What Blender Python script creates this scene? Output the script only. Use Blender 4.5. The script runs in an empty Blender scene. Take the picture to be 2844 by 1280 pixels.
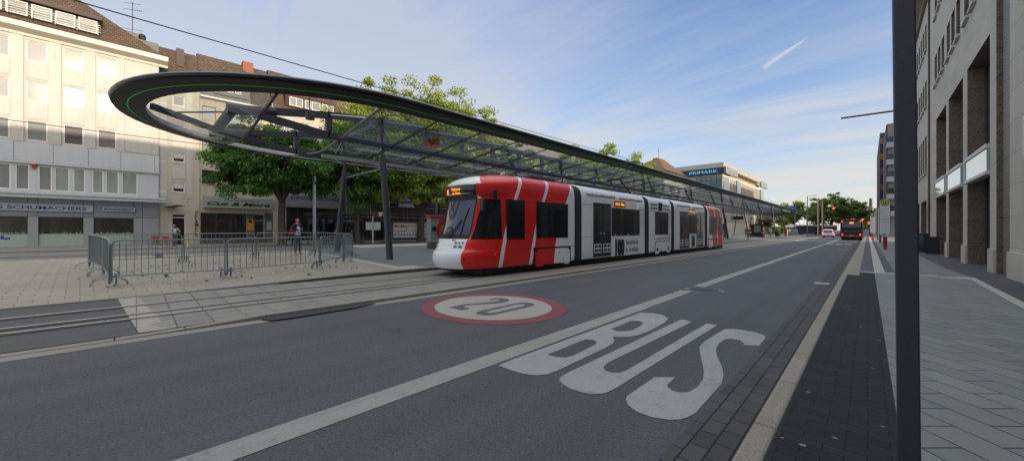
import bpy, bmesh, math, random
from math import sin, cos, pi, radians, atan2, sqrt, hypot
from mathutils import Vector, Matrix
random.seed(7)
SC = bpy.context.scene
COL = SC.collection

# ------------------------------------------------------------------ camera, sky, sun, exposure
FPX = 1015.0
YAW = math.atan(988.0 / FPX)
cam_d = bpy.data.cameras.new('camera'); cam = bpy.data.objects.new('camera', cam_d); COL.objects.link(cam)
cam_d.sensor_width = 36.0; cam_d.lens = 36.0 * FPX / 2844.0
cam_d.clip_start = 0.05; cam_d.clip_end = 6000
cam.location = (0, 0, 1.45); cam.rotation_euler = (radians(90), 0, YAW)
SC.camera = cam
SUN_DIR = Vector((46.0, -2.15, 10.9)).normalized()
SUN_EL = math.asin(SUN_DIR.z)
sun_d = bpy.data.lights.new('sun', 'SUN'); sun = bpy.data.objects.new('sun', sun_d); COL.objects.link(sun)
sun_d.energy = 2.3; sun_d.angle = radians(0.5); sun_d.color = (1.0, 0.82, 0.62)
sun.rotation_euler = SUN_DIR.to_track_quat('Z', 'Y').to_euler()
SC.view_settings.view_transform = 'Standard'; SC.view_settings.look = 'None'
SC.view_settings.exposure = 0.84; SC.view_settings.gamma = 1.0
SC.view_settings.use_curve_mapping = False

class NT:
    """tiny helper for shader expressions"""
    def __init__(s, tree): s.t = tree; s.n = tree.nodes; s.l = tree.links
    def new(s, typ, **kw):
        n = s.n.new(typ)
        for k, v in kw.items():
            if k.startswith('i_'): s.put(n.inputs[k[2:].replace('_', ' ')], v)
            else: setattr(n, k, v)
        return n
    def put(s, sock, v):
        if hasattr(v, 'links') or isinstance(v, bpy.types.NodeSocket): s.l.new(v, sock)
        else: sock.default_value = v
    def m(s, op, a, b=None, c=None):
        n = s.n.new('ShaderNodeMath'); n.operation = op
        s.put(n.inputs[0], a)
        if b is not None: s.put(n.inputs[1], b)
        if c is not None: s.put(n.inputs[2], c)
        return n.outputs[0]
    def mix(s, f, a, b, mode='MIX'):
        n = s.n.new('ShaderNodeMix'); n.data_type = 'RGBA'; n.blend_type = mode
        s.put(n.inputs[0], f)
        for i, v in ((6, a), (7, b)):
            if isinstance(v, (tuple, list)): v = tuple(v)[:3] + (1,)
            s.put(n.inputs[i], v)
        return n.outputs[2]
    def ramp(s, f, stops):
        n = s.n.new('ShaderNodeValToRGB'); s.put(n.inputs[0], f)
        e = n.color_ramp.elements
        while len(e) < len(stops): e.new(0.5)
        for i, (p, c) in enumerate(stops):
            e[i].position = p; e[i].color = (c, c, c, 1) if not isinstance(c, tuple) else tuple(c)[:3] + (1,)
        return n.outputs[0]
    def noise(s, vec, scale, detail=3, rough=0.55, dist=0.0):
        n = s.n.new('ShaderNodeTexNoise'); s.put(n.inputs['Vector'], vec)
        n.inputs['Scale'].default_value = scale; n.inputs['Detail'].default_value = detail
        n.inputs['Roughness'].default_value = rough; n.inputs['Distortion'].default_value = dist
        return n.outputs[0]
    def mapping(s, vec, scale=(1, 1, 1), rot=(0, 0, 0), loc=(0, 0, 0)):
        n = s.n.new('ShaderNodeMapping'); s.put(n.inputs['Vector'], vec)
        n.inputs['Scale'].default_value = scale; n.inputs['Rotation'].default_value = rot; n.inputs['Location'].default_value = loc
        return n.outputs[0]
    def sep(s, vec):
        n = s.n.new('ShaderNodeSeparateXYZ'); s.put(n.inputs[0], vec); return n.outputs
    def comb(s, x, y, z):
        n = s.n.new('ShaderNodeCombineXYZ')
        for i, v in enumerate((x, y, z)): s.put(n.inputs[i], v)
        return n.outputs[0]

world = bpy.data.worlds.new('World'); SC.world = world; world.use_nodes = True
W = NT(world.node_tree); W.n.clear()
sky = W.new('ShaderNodeTexSky'); sky.sky_type = 'NISHITA'; sky.sun_disc = False
sky.sun_elevation = SUN_EL; sky.sun_rotation = math.atan2(SUN_DIR.x, SUN_DIR.y)
sky.air_density = 1.0; sky.dust_density = 0.9; sky.ozone_density = 1.6; sky.altitude = 40
tc = W.new('ShaderNodeTexCoord')
dx, dy, dz = W.sep(tc.outputs['Generated'])
zz = W.m('MAXIMUM', dz, 0.0); den = W.m('ADD', zz, 0.13)
px = W.m('DIVIDE', dx, den); py = W.m('DIVIDE', dy, den)
pv = W.comb(px, py, 0.0)
# thin cirrus drawn out in long bands
band = W.noise(W.mapping(pv, (0.30, 1.25, 1), (0, 0, radians(52)), (0.35, 0.1, 0)), 1.15, 7, 0.60, 0.55)
fine = W.noise(W.mapping(pv, (0.7, 6.0, 1), (0, 0, radians(50))), 1.5, 6, 0.66, 0.4)
broad = W.noise(W.mapping(pv, (0.5, 0.5, 1), (0, 0, 0), (3.1, 0.7, 0)), 0.55, 2, 0.5)
c1 = W.ramp(W.m('ADD', W.m('MULTIPLY', band, 0.86), W.m('MULTIPLY', fine, 0.14)), [(0.40, 0.0), (0.64, 1.0)])
c2 = W.ramp(broad, [(0.36, 0.35), (0.56, 1.0)])
cl = W.m('MULTIPLY', c1, c2)
low = W.ramp(dz, [(0.0, 0.85), (0.22, 0.42), (0.5, 0.0)])
left = W.ramp(W.m('MULTIPLY_ADD', dx, -0.5, 0.5), [(0.66, 0.0), (0.93, 0.55)])
cl = W.m('MINIMUM', W.m('ADD', W.m('MULTIPLY', cl, 0.92), W.m('MAXIMUM', W.m('MULTIPLY', low, 0.75), left)), 0.86)
ccol = W.mix(W.ramp(dz, [(0.0, 0.0), (0.45, 1.0)]), (5.4, 5.2, 4.7), (3.7, 4.0, 4.7))
base = W.mix(1.0, sky.outputs[0], (1.10, 1.36, 1.74), 'MULTIPLY')
skyc = W.mix(cl, base, ccol)
# the veil is brighter round the sun
ds = W.new('ShaderNodeVectorMath', operation='DOT_PRODUCT'); W.l.new(tc.outputs['Generated'], ds.inputs[0]); ds.inputs[1].default_value = SUN_DIR
glow = W.m('POWER', W.m('MAXIMUM', ds.outputs['Value'], 0.0), 5.0)
skyc = W.mix(W.m('MULTIPLY', glow, 0.8), skyc, (17.0, 14.5, 11.5))
halo = W.m('POWER', W.m('MAXIMUM', ds.outputs['Value'], 0.0), 1400.0)
skyc = W.mix(W.m('MINIMUM', halo, 1.0), skyc, (420.0, 330.0, 210.0))
over = W.m('MULTIPLY', W.ramp(dz, [(0.56, 0.0), (0.80, 1.0)]), W.m('MULTIPLY_ADD', broad, 0.5, 0.6))  # unseen bright cloud overhead, added as fill light for the ground
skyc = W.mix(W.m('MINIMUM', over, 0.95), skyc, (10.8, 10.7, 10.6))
# one old vapour trail high over the street
t0 = Vector((-0.1615, 0.9258, 0.3418)); t1 = Vector((-0.0824, 0.9209, 0.3810))
nrm = t0.cross(t1).normalized(); ax = (t1 - t0).normalized()
dn = W.new('ShaderNodeVectorMath', operation='DOT_PRODUCT'); W.l.new(tc.outputs['Generated'], dn.inputs[0]); dn.inputs[1].default_value = nrm
da = W.new('ShaderNodeVectorMath', operation='DOT_PRODUCT'); W.l.new(tc.outputs['Generated'], da.inputs[0]); da.inputs[1].default_value = ax
wob = W.m('MULTIPLY', W.m('SUBTRACT', W.noise(tc.outputs['Generated'], 22, 3), 0.5), 0.006)
dist = W.m('ABSOLUTE', W.m('ADD', dn.outputs['Value'], wob))
along = W.m('DIVIDE', W.m('SUBTRACT', da.outputs['Value'], t0.dot(ax)), (t1 - t0).length)
wid = W.m('MULTIPLY_ADD', along, -0.0045, 0.0078)
trail = W.m('MULTIPLY', W.ramp(W.m('DIVIDE', dist, wid), [(0.1, 0.62), (1.0, 0.0)]),
            W.m('MULTIPLY', W.ramp(along, [(0.0, 0.0), (0.10, 1.0)]), W.ramp(along, [(0.8, 1.0), (1.0, 0.0)])))
skyc = W.mix(trail, skyc, (4.6, 4.9, 5.4))
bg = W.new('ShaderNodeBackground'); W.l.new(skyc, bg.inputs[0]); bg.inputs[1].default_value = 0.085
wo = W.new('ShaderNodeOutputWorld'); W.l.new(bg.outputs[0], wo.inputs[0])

# ------------------------------------------------------------------ materials
MATS = {}
def mat(name, col, rough=0.6, metal=0.0, var=0.12, vs=2.0, fine=0.0, fs=60.0, bump=0.0, bs=40.0, spec=0.5, coat=0.0, coatr=0.03, emit=None, es=0.0, streak=0.0):
    if name in MATS: return MATS[name]
    m = bpy.data.materials.new(name); m.use_nodes = True; T = NT(m.node_tree)
    b = T.n['Principled BSDF']
    co = T.new('ShaderNodeTexCoord').outputs['Object']
    c = tuple(col)[:3] + (1,)
    if var > 0:
        n1 = T.noise(co, vs, 4, 0.6)
        f = T.m('MULTIPLY_ADD', n1, 2 * var, 1 - var)
        if fine > 0:
            n2 = T.noise(co, fs, 2, 0.7)
            f = T.m('MULTIPLY', f, T.m('MULTIPLY_ADD', n2, 2 * fine, 1 - fine))
        if streak > 0:
            n3 = T.noise(T.mapping(co, (3, 3, 0.25)), 1.4, 4, 0.6)
            f = T.m('MULTIPLY', f, T.m('MULTIPLY_ADD', T.ramp(n3, [(0.45, 0.0), (0.75, 1.0)]), -streak, 1.0))
        T.put(b.inputs['Base Color'], T.mix(1.0, c, T.comb(f, f, f), 'MULTIPLY'))
    else: b.inputs['Base Color'].default_value = c
    b.inputs['Roughness'].default_value = rough; b.inputs['Metallic'].default_value = metal
    b.inputs['Specular IOR Level'].default_value = spec
    b.inputs['Coat Weight'].default_value = coat; b.inputs['Coat Roughness'].default_value = coatr
    if emit: b.inputs['Emission Color'].default_value = tuple(emit)[:3] + (1,); b.inputs['Emission Strength'].default_value = es
    if bump > 0:
        bn = T.new('ShaderNodeBump'); bn.inputs['Strength'].default_value = bump; bn.inputs['Distance'].default_value = 0.01
        T.l.new(T.noise(co, bs, 3, 0.6), bn.inputs['Height']); T.l.new(bn.outputs[0], b.inputs['Normal'])
    MATS[name] = m; return m

def paving(name, ca, cb, cm, bw, bh, mortar, rot=0.0, rough=0.75, stain=0.18, off=0.5, spots=0.0, spec=0.3):
    m = bpy.data.materials.new(name); m.use_nodes = True; T = NT(m.node_tree); b = T.n['Principled BSDF']
    co = T.new('ShaderNodeTexCoord').outputs['Object']
    v = T.mapping(co, (1, 1, 1), (0, 0, rot))
    br = T.new('ShaderNodeTexBrick', offset=off); T.l.new(v, br.inputs['Vector'])
    br.inputs['Color1'].default_value = ca + (1,); br.inputs['Color2'].default_value = cb + (1,); br.inputs['Mortar'].default_value = cm + (1,)
    br.inputs['Scale'].default_value = 1.0; br.inputs['Mortar Size'].default_value = mortar; br.inputs['Brick Width'].default_value = bw; br.inputs['Row Height'].default_value = bh
    br.inputs['Mortar Smooth'].default_value = 0.2; br.inputs['Bias'].default_value = 0.0
    n1 = T.noise(co, 0.55, 5, 0.65); n2 = T.noise(co, 45, 3, 0.7)
    f = T.m('MULTIPLY', T.m('MULTIPLY_ADD', n1, 2 * stain, 1 - stain), T.m('MULTIPLY_ADD', n2, 0.36, 0.82))
    col = T.mix(1.0, br.outputs[0], T.comb(f, f, f), 'MULTIPLY')
    if spots:
        vo = T.new('ShaderNodeTexVoronoi'); T.l.new(co, vo.inputs['Vector']); vo.inputs['Scale'].default_value = 2.6
        sp = T.m('MULTIPLY', T.ramp(vo.outputs['Distance'], [(0.055, 1.0), (0.085, 0.0)]), spots)
        col = T.mix(sp, col, (0.30, 0.30, 0.29))
    T.l.new(col, b.inputs['Base Color']); b.inputs['Roughness'].default_value = rough; b.inputs['Specular IOR Level'].default_value = spec
    bn = T.new('ShaderNodeBump'); bn.inputs['Strength'].default_value = 0.5; bn.inputs['Distance'].default_value = 0.008
    h = T.m('ADD', T.m('MULTIPLY', br.outputs['Fac'], -1.0), T.m('MULTIPLY', n2, 0.3))
    T.l.new(h, bn.inputs['Height']); T.l.new(bn.outputs[0], b.inputs['Normal'])
    MATS[name] = m; return m

def coat_ior(names, v):
    for n in names: MATS[n].node_tree.nodes['Principled BSDF'].inputs['Coat IOR'].default_value = v
def paint(name, col, wear=0.5, under=(0.075, 0.078, 0.088), rough=0.72):
    """road paint worn through to the asphalt in small chips and long scuffs"""
    m = bpy.data.materials.new(name); m.use_nodes = True; T = NT(m.node_tree); b = T.n['Principled BSDF']
    co = T.new('ShaderNodeTexCoord').outputs['Object']
    n1 = T.noise(co, 1.1, 5, 0.65); n2 = T.noise(co, 42, 4, 0.8); n3 = T.noise(T.mapping(co, (9, 0.8, 1)), 1.2, 5, 0.7); n4 = T.noise(co, 7, 5, 0.75)
    f = T.m('MULTIPLY', T.m('MULTIPLY_ADD', n1, 0.5, 0.75), T.m('MULTIPLY_ADD', T.ramp(n2, [(0.35, 0.0), (0.65, 1.0)]), 0.26, 0.87))
    chip = T.m('MULTIPLY', T.ramp(n4, [(0.56, 0.0), (0.66, 1.0)]), T.ramp(n2, [(0.46, 0.0), (0.56, 1.0)]))
    scuff = T.m('MULTIPLY', T.ramp(n3, [(0.54, 0.0), (0.72, 0.55)]), T.ramp(n2, [(0.42, 0.2), (0.58, 1.0)]))
    k = T.m('MULTIPLY', T.m('MAXIMUM', chip, scuff), wear)
    c = T.mix(1.0, tuple(col) + (1,), T.comb(f, f, f), 'MULTIPLY'); c = T.mix(T.m('MINIMUM', k, 1.0), c, under)
    T.l.new(c, b.inputs['Base Color']); b.inputs['Roughness'].default_value = rough; b.inputs['Specular IOR Level'].default_value = 0.3
    bn = T.new('ShaderNodeBump'); bn.inputs['Strength'].default_value = 0.4; bn.inputs['Distance'].default_value = 0.005; T.l.new(n2, bn.inputs['Height']); T.l.new(bn.outputs[0], b.inputs['Normal'])
    MATS[name] = m; return m

def thin_glass(name, tint=(0.86, 0.91, 0.90), refl=1.0, dirt_haze=0.06, rough=0.02):
    m = bpy.data.materials.new(name); m.use_nodes = True; T = NT(m.node_tree); T.n.clear()
    out = T.new('ShaderNodeOutputMaterial')
    tr = T.new('ShaderNodeBsdfTransparent'); tr.inputs[0].default_value = tint + (1,)
    gl = T.new('ShaderNodeBsdfGlossy'); gl.inputs['Roughness'].default_value = rough; gl.inputs['Color'].default_value = (0.9, 0.95, 1.0, 1)
    df = T.new('ShaderNodeBsdfDiffuse'); df.inputs[0].default_value = (0.20, 0.27, 0.29, 1)  # teal film: slight dirt, with reflected haze put into its colour
    fr = T.new('ShaderNodeFresnel'); fr.inputs[0].default_value = 1.5
    co = T.new('ShaderNodeTexCoord').outputs['Object']
    ns = T.ramp(T.noise(co, 1.1, 5, 0.65), [(0.35, 0.3), (0.75, 1.0)])
    m1 = T.new('ShaderNodeMixShader'); T.l.new(T.m('MULTIPLY', ns, dirt_haze), m1.inputs[0]); T.l.new(tr.outputs[0], m1.inputs[1]); T.l.new(df.outputs[0], m1.inputs[2])
    m2 = T.new('ShaderNodeMixShader'); T.l.new(T.m('MINIMUM', T.m('MULTIPLY', fr.outputs[0], refl), 1.0), m2.inputs[0]); T.l.new(m1.outputs[0], m2.inputs[1]); T.l.new(gl.outputs[0], m2.inputs[2])
    T.l.new(m2.outputs[0], out.inputs[0]); MATS[name] = m; return m

# ------------------------------------------------------------------ mesh builder
ORG = {}
class MB:
    def __init__(s): s.v = []; s.f = []; s.mi = []; s.k = 0
    def p(s, *pts):
        i = len(s.v); s.v += [tuple(q) for q in pts]; return i
    def poly(s, pts):
        i = s.p(*pts); s.f.append(tuple(range(i, i + len(pts)))); s.mi.append(s.k); return s
    def grid(s, rows, closed=False, flip=False):
        n = len(rows[0]); i = len(s.v)
        for r in rows: s.v += [tuple(q) for q in r]
        for a in range(len(rows) - 1):
            for b in range(n if closed else n - 1):
                c = (b + 1) % n
                q = (i + a * n + b, i + a * n + c, i + (a + 1) * n + c, i + (a + 1) * n + b)
                s.f.append(q[::-1] if flip else q); s.mi.append(s.k)
        return s
    def box(s, x0, x1, y0, y1, z0, z1):
        if x0 > x1: x0, x1 = x1, x0
        if y0 > y1: y0, y1 = y1, y0
        if z0 > z1: z0, z1 = z1, z0
        i = s.p((x0, y0, z0), (x1, y0, z0), (x1, y1, z0), (x0, y1, z0), (x0, y0, z1), (x1, y0, z1), (x1, y1, z1), (x0, y1, z1))
        for q in ((0, 3, 2, 1), (4, 5, 6, 7), (0, 1, 5, 4), (1, 2, 6, 5), (2, 3, 7, 6), (3, 0, 4, 7)):
            s.f.append(tuple(i + a for a in q)); s.mi.append(s.k)
        return s
    def obox(s, c, a, b, d):
        c = Vector(c); a = Vector(a); b = Vector(b); d = Vector(d)
        pts = [c + sa * a + sb * b + sd * d for sd in (-1, 1) for sa, sb in ((-1, -1), (1, -1), (1, 1), (-1, 1))]
        i = s.p(*pts)
        for q in ((0, 3, 2, 1), (4, 5, 6, 7), (0, 1, 5, 4), (1, 2, 6, 5), (2, 3, 7, 6), (3, 0, 4, 7)):
            s.f.append(tuple(i + k for k in q)); s.mi.append(s.k)
        return s
    def bar(s, p0, p1, w, h, up=(0, 0, 1)):
        p0 = Vector(p0); p1 = Vector(p1); d = (p1 - p0); L = d.length; d.normalize()
        u = Vector(up); r = d.cross(u)
        if r.length < 1e-4: r = d.cross(Vector((1, 0, 0)))
        r.normalize(); u = r.cross(d)
        return s.obox((p0 + p1) / 2, d * L / 2, r * w / 2, u * h / 2)
    def tube(s, pts, r, n=8, caps=True):
        pts = [Vector(q) for q in pts]; m = len(pts)
        rr = r if isinstance(r, (list, tuple)) else [r] * m
        rows = []; ref = Vector((0.03, 0.07, 1)).normalized(); prev = None
        for i in range(m):
            d = (pts[min(i + 1, m - 1)] - pts[max(i - 1, 0)])
            if d.length < 1e-9: d = Vector((0, 0, 1))
            d.normalize()
            if prev is None:
                a = ref.cross(d)
                if a.length < 0.2: a = Vector((1, 0.1, 0)).cross(d)
            else: a = prev - d * prev.dot(d)
            a.normalize(); prev = a; b = d.cross(a)
            rows.append([pts[i] + (a * cos(2 * pi * k / n) + b * sin(2 * pi * k / n)) * rr[i] for k in range(n)])
        i = len(s.v); s.grid(rows, closed=True, flip=True)
        if caps:
            s.f.append(tuple(i + k for k in range(n))); s.mi.append(s.k)
            s.f.append(tuple(i + (m - 1) * n + k for k in reversed(range(n)))); s.mi.append(s.k)
        return s
    def lathe(s, c, prof, n=16):
        rows = [[(c[0] + r * cos(2 * pi * k / n), c[1] + r * sin(2 * pi * k / n), c[2] + z) for k in range(n)] for r, z in prof]
        i = len(s.v); s.grid(rows, closed=True)
        s.f.append(tuple(i + k for k in reversed(range(n)))); s.mi.append(s.k)
        m = len(prof)
        s.f.append(tuple(i + (m - 1) * n + k for k in range(n))); s.mi.append(s.k)
        return s
    def prism(s, pts, d):
        """extrude a planar polygon by vector d"""
        d = Vector(d); n = len(pts); i = s.p(*pts, *[Vector(q) + d for q in pts])
        s.f.append(tuple(i + k for k in reversed(range(n)))); s.mi.append(s.k)
        s.f.append(tuple(i + n + k for k in range(n))); s.mi.append(s.k)
        for k in range(n):
            s.f.append((i + k, i + (k + 1) % n, i + n + (k + 1) % n, i + n + k)); s.mi.append(s.k)
        return s
    def build(s, name, mats, parent=None, smooth=False, bevel=0.0, fixn=True):
        o3 = ORG.get(parent.name, Vector()) if parent else Vector()
        me = bpy.data.meshes.new(name)
        me.from_pydata([(q[0] - o3.x, q[1] - o3.y, q[2] - o3.z) for q in s.v], [], s.f)
        if not isinstance(mats, (list, tuple)): mats = [mats]
        for m in mats: me.materials.append(m)
        me.polygons.foreach_set('material_index', s.mi)
        if fixn:
            bm = bmesh.new(); bm.from_mesh(me); bmesh.ops.recalc_face_normals(bm, faces=bm.faces); bm.to_mesh(me); bm.free()
        if smooth:
            me.polygons.foreach_set('use_smooth', [True] * len(me.polygons))
            if hasattr(me, 'set_sharp_from_angle'): me.set_sharp_from_angle(angle=radians(38))
        me.update()
        o = bpy.data.objects.new(name, me); COL.objects.link(o)
        if parent: o.parent = parent
        ORG[o.name] = o3
        if bevel > 0:
            b = o.modifiers.new('bevel', 'BEVEL'); b.width = bevel; b.segments = 2; b.limit_method = 'ANGLE'
        return o

def tag(o, label=None, cat=None, group=None, kind=None):
    if label: o['label'] = label
    if cat: o['category'] = cat
    if group: o['group'] = group
    if kind: o['kind'] = kind
    return o
def root(name, loc, label, cat, group=None, rz=0.0, local=False):
    o = bpy.data.objects.new(name, None); COL.objects.link(o); o.location = loc; o.rotation_euler = (0, 0, rz); o.empty_display_size = 0.2
    ORG[o.name] = Vector() if local else Vector(loc)
    return tag(o, label, cat, group)
def copy_tree(o, parent=None):
    c = o.copy(); COL.objects.link(c); c.parent = parent
    for ch in list(o.children): copy_tree(ch, c)
    return c
def struct(o): o['kind'] = 'structure'; return o

def text(name, s, org, ux, uz, h, m, parent, width=None, depth=0.012, align='LEFT', shear=0.0, bold=0.0, gap=1.0, spacing=1.0):
    """real extruded lettering; org = baseline start, ux = reading direction, uz = up"""
    cu = bpy.data.curves.new('t', 'FONT'); cu.body = s; cu.size = 1.0; cu.extrude = 0.5; cu.shear = shear; cu.offset = bold
    cu.align_x = 'LEFT'; cu.resolution_u = 3; cu.space_line = gap; cu.space_character = spacing
    to = bpy.data.objects.new('t', cu)
    me = bpy.data.meshes.new_from_object(to); bpy.data.objects.remove(to); bpy.data.curves.remove(cu)
    xs = [v.co.x for v in me.vertices]; x0, x1 = min(xs), max(xs)
    hh = h / 0.72; sx = hh if width is None else width / (x1 - x0)
    offx = {'LEFT': 0, 'CENTER': -(x1 - x0) / 2 * sx, 'RIGHT': -(x1 - x0) * sx}[align]
    ux = Vector(ux).normalized(); uz = Vector(uz).normalized(); nn = ux.cross(uz)
    o3 = ORG.get(parent.name, Vector()) if parent else Vector()
    for v in me.vertices:
        c = v.co.copy()
        v.co = Vector(org) - o3 + ux * ((c.x - x0) * sx + offx) + uz * (c.y * hh) + nn * (c.z * depth)
    me.name = name; me.materials.append(m)
    o = bpy.data.objects.new(name, me); COL.objects.link(o)
    if parent: o.parent = parent
    ORG[o.name] = o3
    return o

PLA = 0.12
def gz(x, y=0.0):
    if x > -12: return PLA
    t = min(1.0, (-12 - x) / 7.0)
    z = PLA + 0.15 * t
    if x < -24: z -= 0.15 * min(1.0, (-24 - x) / 4.0)
    return z
# ------------------------------------------------------------------ ground surfaces
def asphalt(name, col, spk=0.35, patch=0.2, rough=0.78):
    m = bpy.data.materials.new(name); m.use_nodes = True; T = NT(m.node_tree); b = T.n['Principled BSDF']
    co = T.new('ShaderNodeTexCoord').outputs['Object']
    n1 = T.noise(co, 0.35, 5, 0.6); n2 = T.noise(co, 48, 3, 0.8); n3 = T.noise(co, 24, 4, 0.8)
    tr = T.noise(T.mapping(co, (2.2, 0.05, 1)), 1.0, 4, 0.6)
    f = T.m('MULTIPLY', T.m('MULTIPLY_ADD', n1, 2 * patch, 1 - patch), T.m('MULTIPLY_ADD', T.m('ADD', T.m('MULTIPLY', T.ramp(n2, [(0.3, 0.0), (0.7, 1.0)]), 0.65), T.m('MULTIPLY', T.ramp(n3, [(0.36, 0.0), (0.64, 1.0)]), 0.35)), 2.0 * spk, 1 - spk))
    f = T.m('MULTIPLY', f, T.m('MULTIPLY_ADD', T.ramp(tr, [(0.35, 0.0), (0.65, 1.0)]), 0.22, 0.89))
    st = T.m('MULTIPLY', T.ramp(T.noise(co, 1.7, 6, 0.7), [(0.60, 0.0), (0.70, 1.0)]), T.ramp(T.noise(co, 0.21, 2), [(0.45, 0.0), (0.6, 1.0)]))
    f = T.m('MULTIPLY', f, T.m('MULTIPLY_ADD', st, -0.30, 1.0))
    c = T.mix(1.0, col + (1,), T.comb(f, f, f), 'MULTIPLY')
    vo = T.new('ShaderNodeTexVoronoi'); T.l.new(co, vo.inputs['Vector']); vo.inputs['Scale'].default_value = 60
    chip = T.ramp(vo.outputs['Distance'], [(0.10, 1.0), (0.2, 0.0)])
    c = T.mix(T.m('MULTIPLY', chip, 0.25), c, (0.30, 0.30, 0.30))
    T.l.new(c, b.inputs['Base Color']); b.inputs['Roughness'].default_value = rough; b.inputs['Specular IOR Level'].default_value = 0.35
    bn = T.new('ShaderNodeBump'); bn.inputs['Strength'].default_value = 0.6; bn.inputs['Distance'].default_value = 0.006
    T.l.new(n2, bn.inputs['Height']); T.l.new(bn.outputs[0], b.inputs['Normal'])
    MATS[name] = m; return m
M_ROAD = asphalt('asphalt', (0.078, 0.084, 0.097), 0.52, 0.28)
M_ASPH2 = asphalt('asphalt_dark', (0.085, 0.088, 0.094), 0.3, 0.25)
M_ASPH3 = asphalt('asphalt_grey', (0.17, 0.17, 0.165), 0.18, 0.15)
M_PLAT = asphalt('platform_grey', (0.17, 0.178, 0.178), 0.15, 0.12)
M_PAINT = paint('road_paint', (0.30, 0.30, 0.285), 0.8)
M_RED = paint('road_paint_red', (0.21, 0.062, 0.075), 0.7)
M_DIG = mat('road_paint_dark', (0.085, 0.092, 0.11), 0.75, var=0.12, fine=0.25, fs=50)
M_BLACKPAVE = paving('black_pavers', (0.015, 0.017, 0.021), (0.024, 0.026, 0.031), (0.004, 0.004, 0.005), 0.2, 0.1, 0.004, 0, 0.8, 0.3, 0.5, 0.12)
M_GUT = paving('gutter_blocks', (0.060, 0.062, 0.064), (0.088, 0.089, 0.088), (0.012, 0.012, 0.014), 0.22, 0.125, 0.006, radians(90), 0.8, 0.22, 0.5, 0.15)
M_SLAB = paving('grey_slabs', (0.18, 0.195, 0.19), (0.225, 0.238, 0.232), (0.035, 0.04, 0.04), 0.5, 0.25, 0.0065, radians(46), 0.75, 0.2, 0.5)
M_GREYPAVE = paving('small_grey_pavers', (0.095, 0.10, 0.108), (0.12, 0.124, 0.13), (0.05, 0.05, 0.055), 0.2, 0.1, 0.006, 0, 0.8)
M_BEIGE = paving('beige_slabs', (0.30, 0.275, 0.225), (0.35, 0.32, 0.265), (0.18, 0.165, 0.135), 0.40, 0.30, 0.009, radians(86), 0.75, 0.2, 0.5)
M_TRACKPAVE = paving('trackbed_slabs', (0.215, 0.215, 0.20), (0.26, 0.255, 0.235), (0.085, 0.085, 0.08), 0.5, 0.42, 0.009, 0, 0.75, 0.2, 0.0)
M_KERB = mat('kerb_stone', (0.255, 0.24, 0.20), 0.8, var=0.2, vs=1.5, fine=0.8, fs=75, bump=0.4, bs=70)
M_KERB2 = mat('kerb_stone_grey', (0.25, 0.24, 0.21), 0.8, var=0.2, vs=1.2, fine=0.2, fs=50, bump=0.3)
M_TACT = paving('white_tactile', (0.50, 0.50, 0.46), (0.56, 0.56, 0.53), (0.28, 0.28, 0.27), 0.3, 0.05, 0.012, radians(90), 0.75)
M_LIGHTSTRIP = paving('light_strip', (0.33, 0.31, 0.27), (0.40, 0.37, 0.33), (0.15, 0.14, 0.12), 0.3, 0.3, 0.008, 0, 0.7)
M_RAIL = mat('rail_steel', (0.62, 0.60, 0.56), 0.25, 0.7, var=0.2, vs=6)
M_GROOVE = mat('rail_groove', (0.012, 0.011, 0.010), 0.9, var=0.0)
M_TRKDARK = mat('rail_asphalt', (0.12, 0.115, 0.105), 0.85, var=0.2, fine=0.2, fs=50)

def pz(x, y):
    e = 0.035 + (PLA - 0.035) * min(1, max(0, (y - 0.3) / 4.5))
    k = min(1, max(0, (-11.2 - x) / 1.5)); k = k * k * (3 - 2 * k)
    return e * (1 - k) + gz(x, y) * k
def steps(a, b, n):
    return [a + (b - a) * i / n for i in range(n + 1)]
def sheet(name, x0, x1, y0, y1, dz, m, nx=1, ny=1, conform=True, z=0.0):
    mb = MB()
    xs = sorted(set(steps(x0, x1, nx) + ([v for v in (-24, -19, -12.7, -12, -28, -15.5, -22) if min(x0, x1) < v < max(x0, x1)] if conform else [])))
    ys = sorted(set(steps(y0, y1, ny) + ([v for v in (0.3, 4.8) if min(y0, y1) < v < max(y0, y1)] if conform else [])))
    mb.grid([[(x, y, (pz(x, y) if conform else z) + dz) for x in xs] for y in ys], flip=False)
    o = mb.build(name, m, None, fixn=False)
    return struct(o)
def flat(name, loops, z, m, th=0.003):
    cu = bpy.data.curves.new('c', 'CURVE'); cu.dimensions = '2D'; cu.fill_mode = 'FRONT'
    for L in loops:
        sp = cu.splines.new('POLY'); sp.points.add(len(L) - 1); sp.use_cyclic_u = True
        for i, (x, y) in enumerate(L): sp.points[i].co = (x, y, 0, 1)
    to = bpy.data.objects.new('c', cu); me = bpy.data.meshes.new_from_object(to)
    bpy.data.objects.remove(to); bpy.data.curves.remove(cu)
    bm = bmesh.new(); bm.from_mesh(me)
    for f in bm.faces:
        f.normal_update()
        if f.normal.z < 0: f.normal_flip()
    bm.to_mesh(me); bm.free()
    for v in me.vertices: v.co.z = z
    me.name = name; me.materials.clear(); me.materials.append(m)
    o = bpy.data.objects.new(name, me); COL.objects.link(o); return struct(o)

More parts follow.
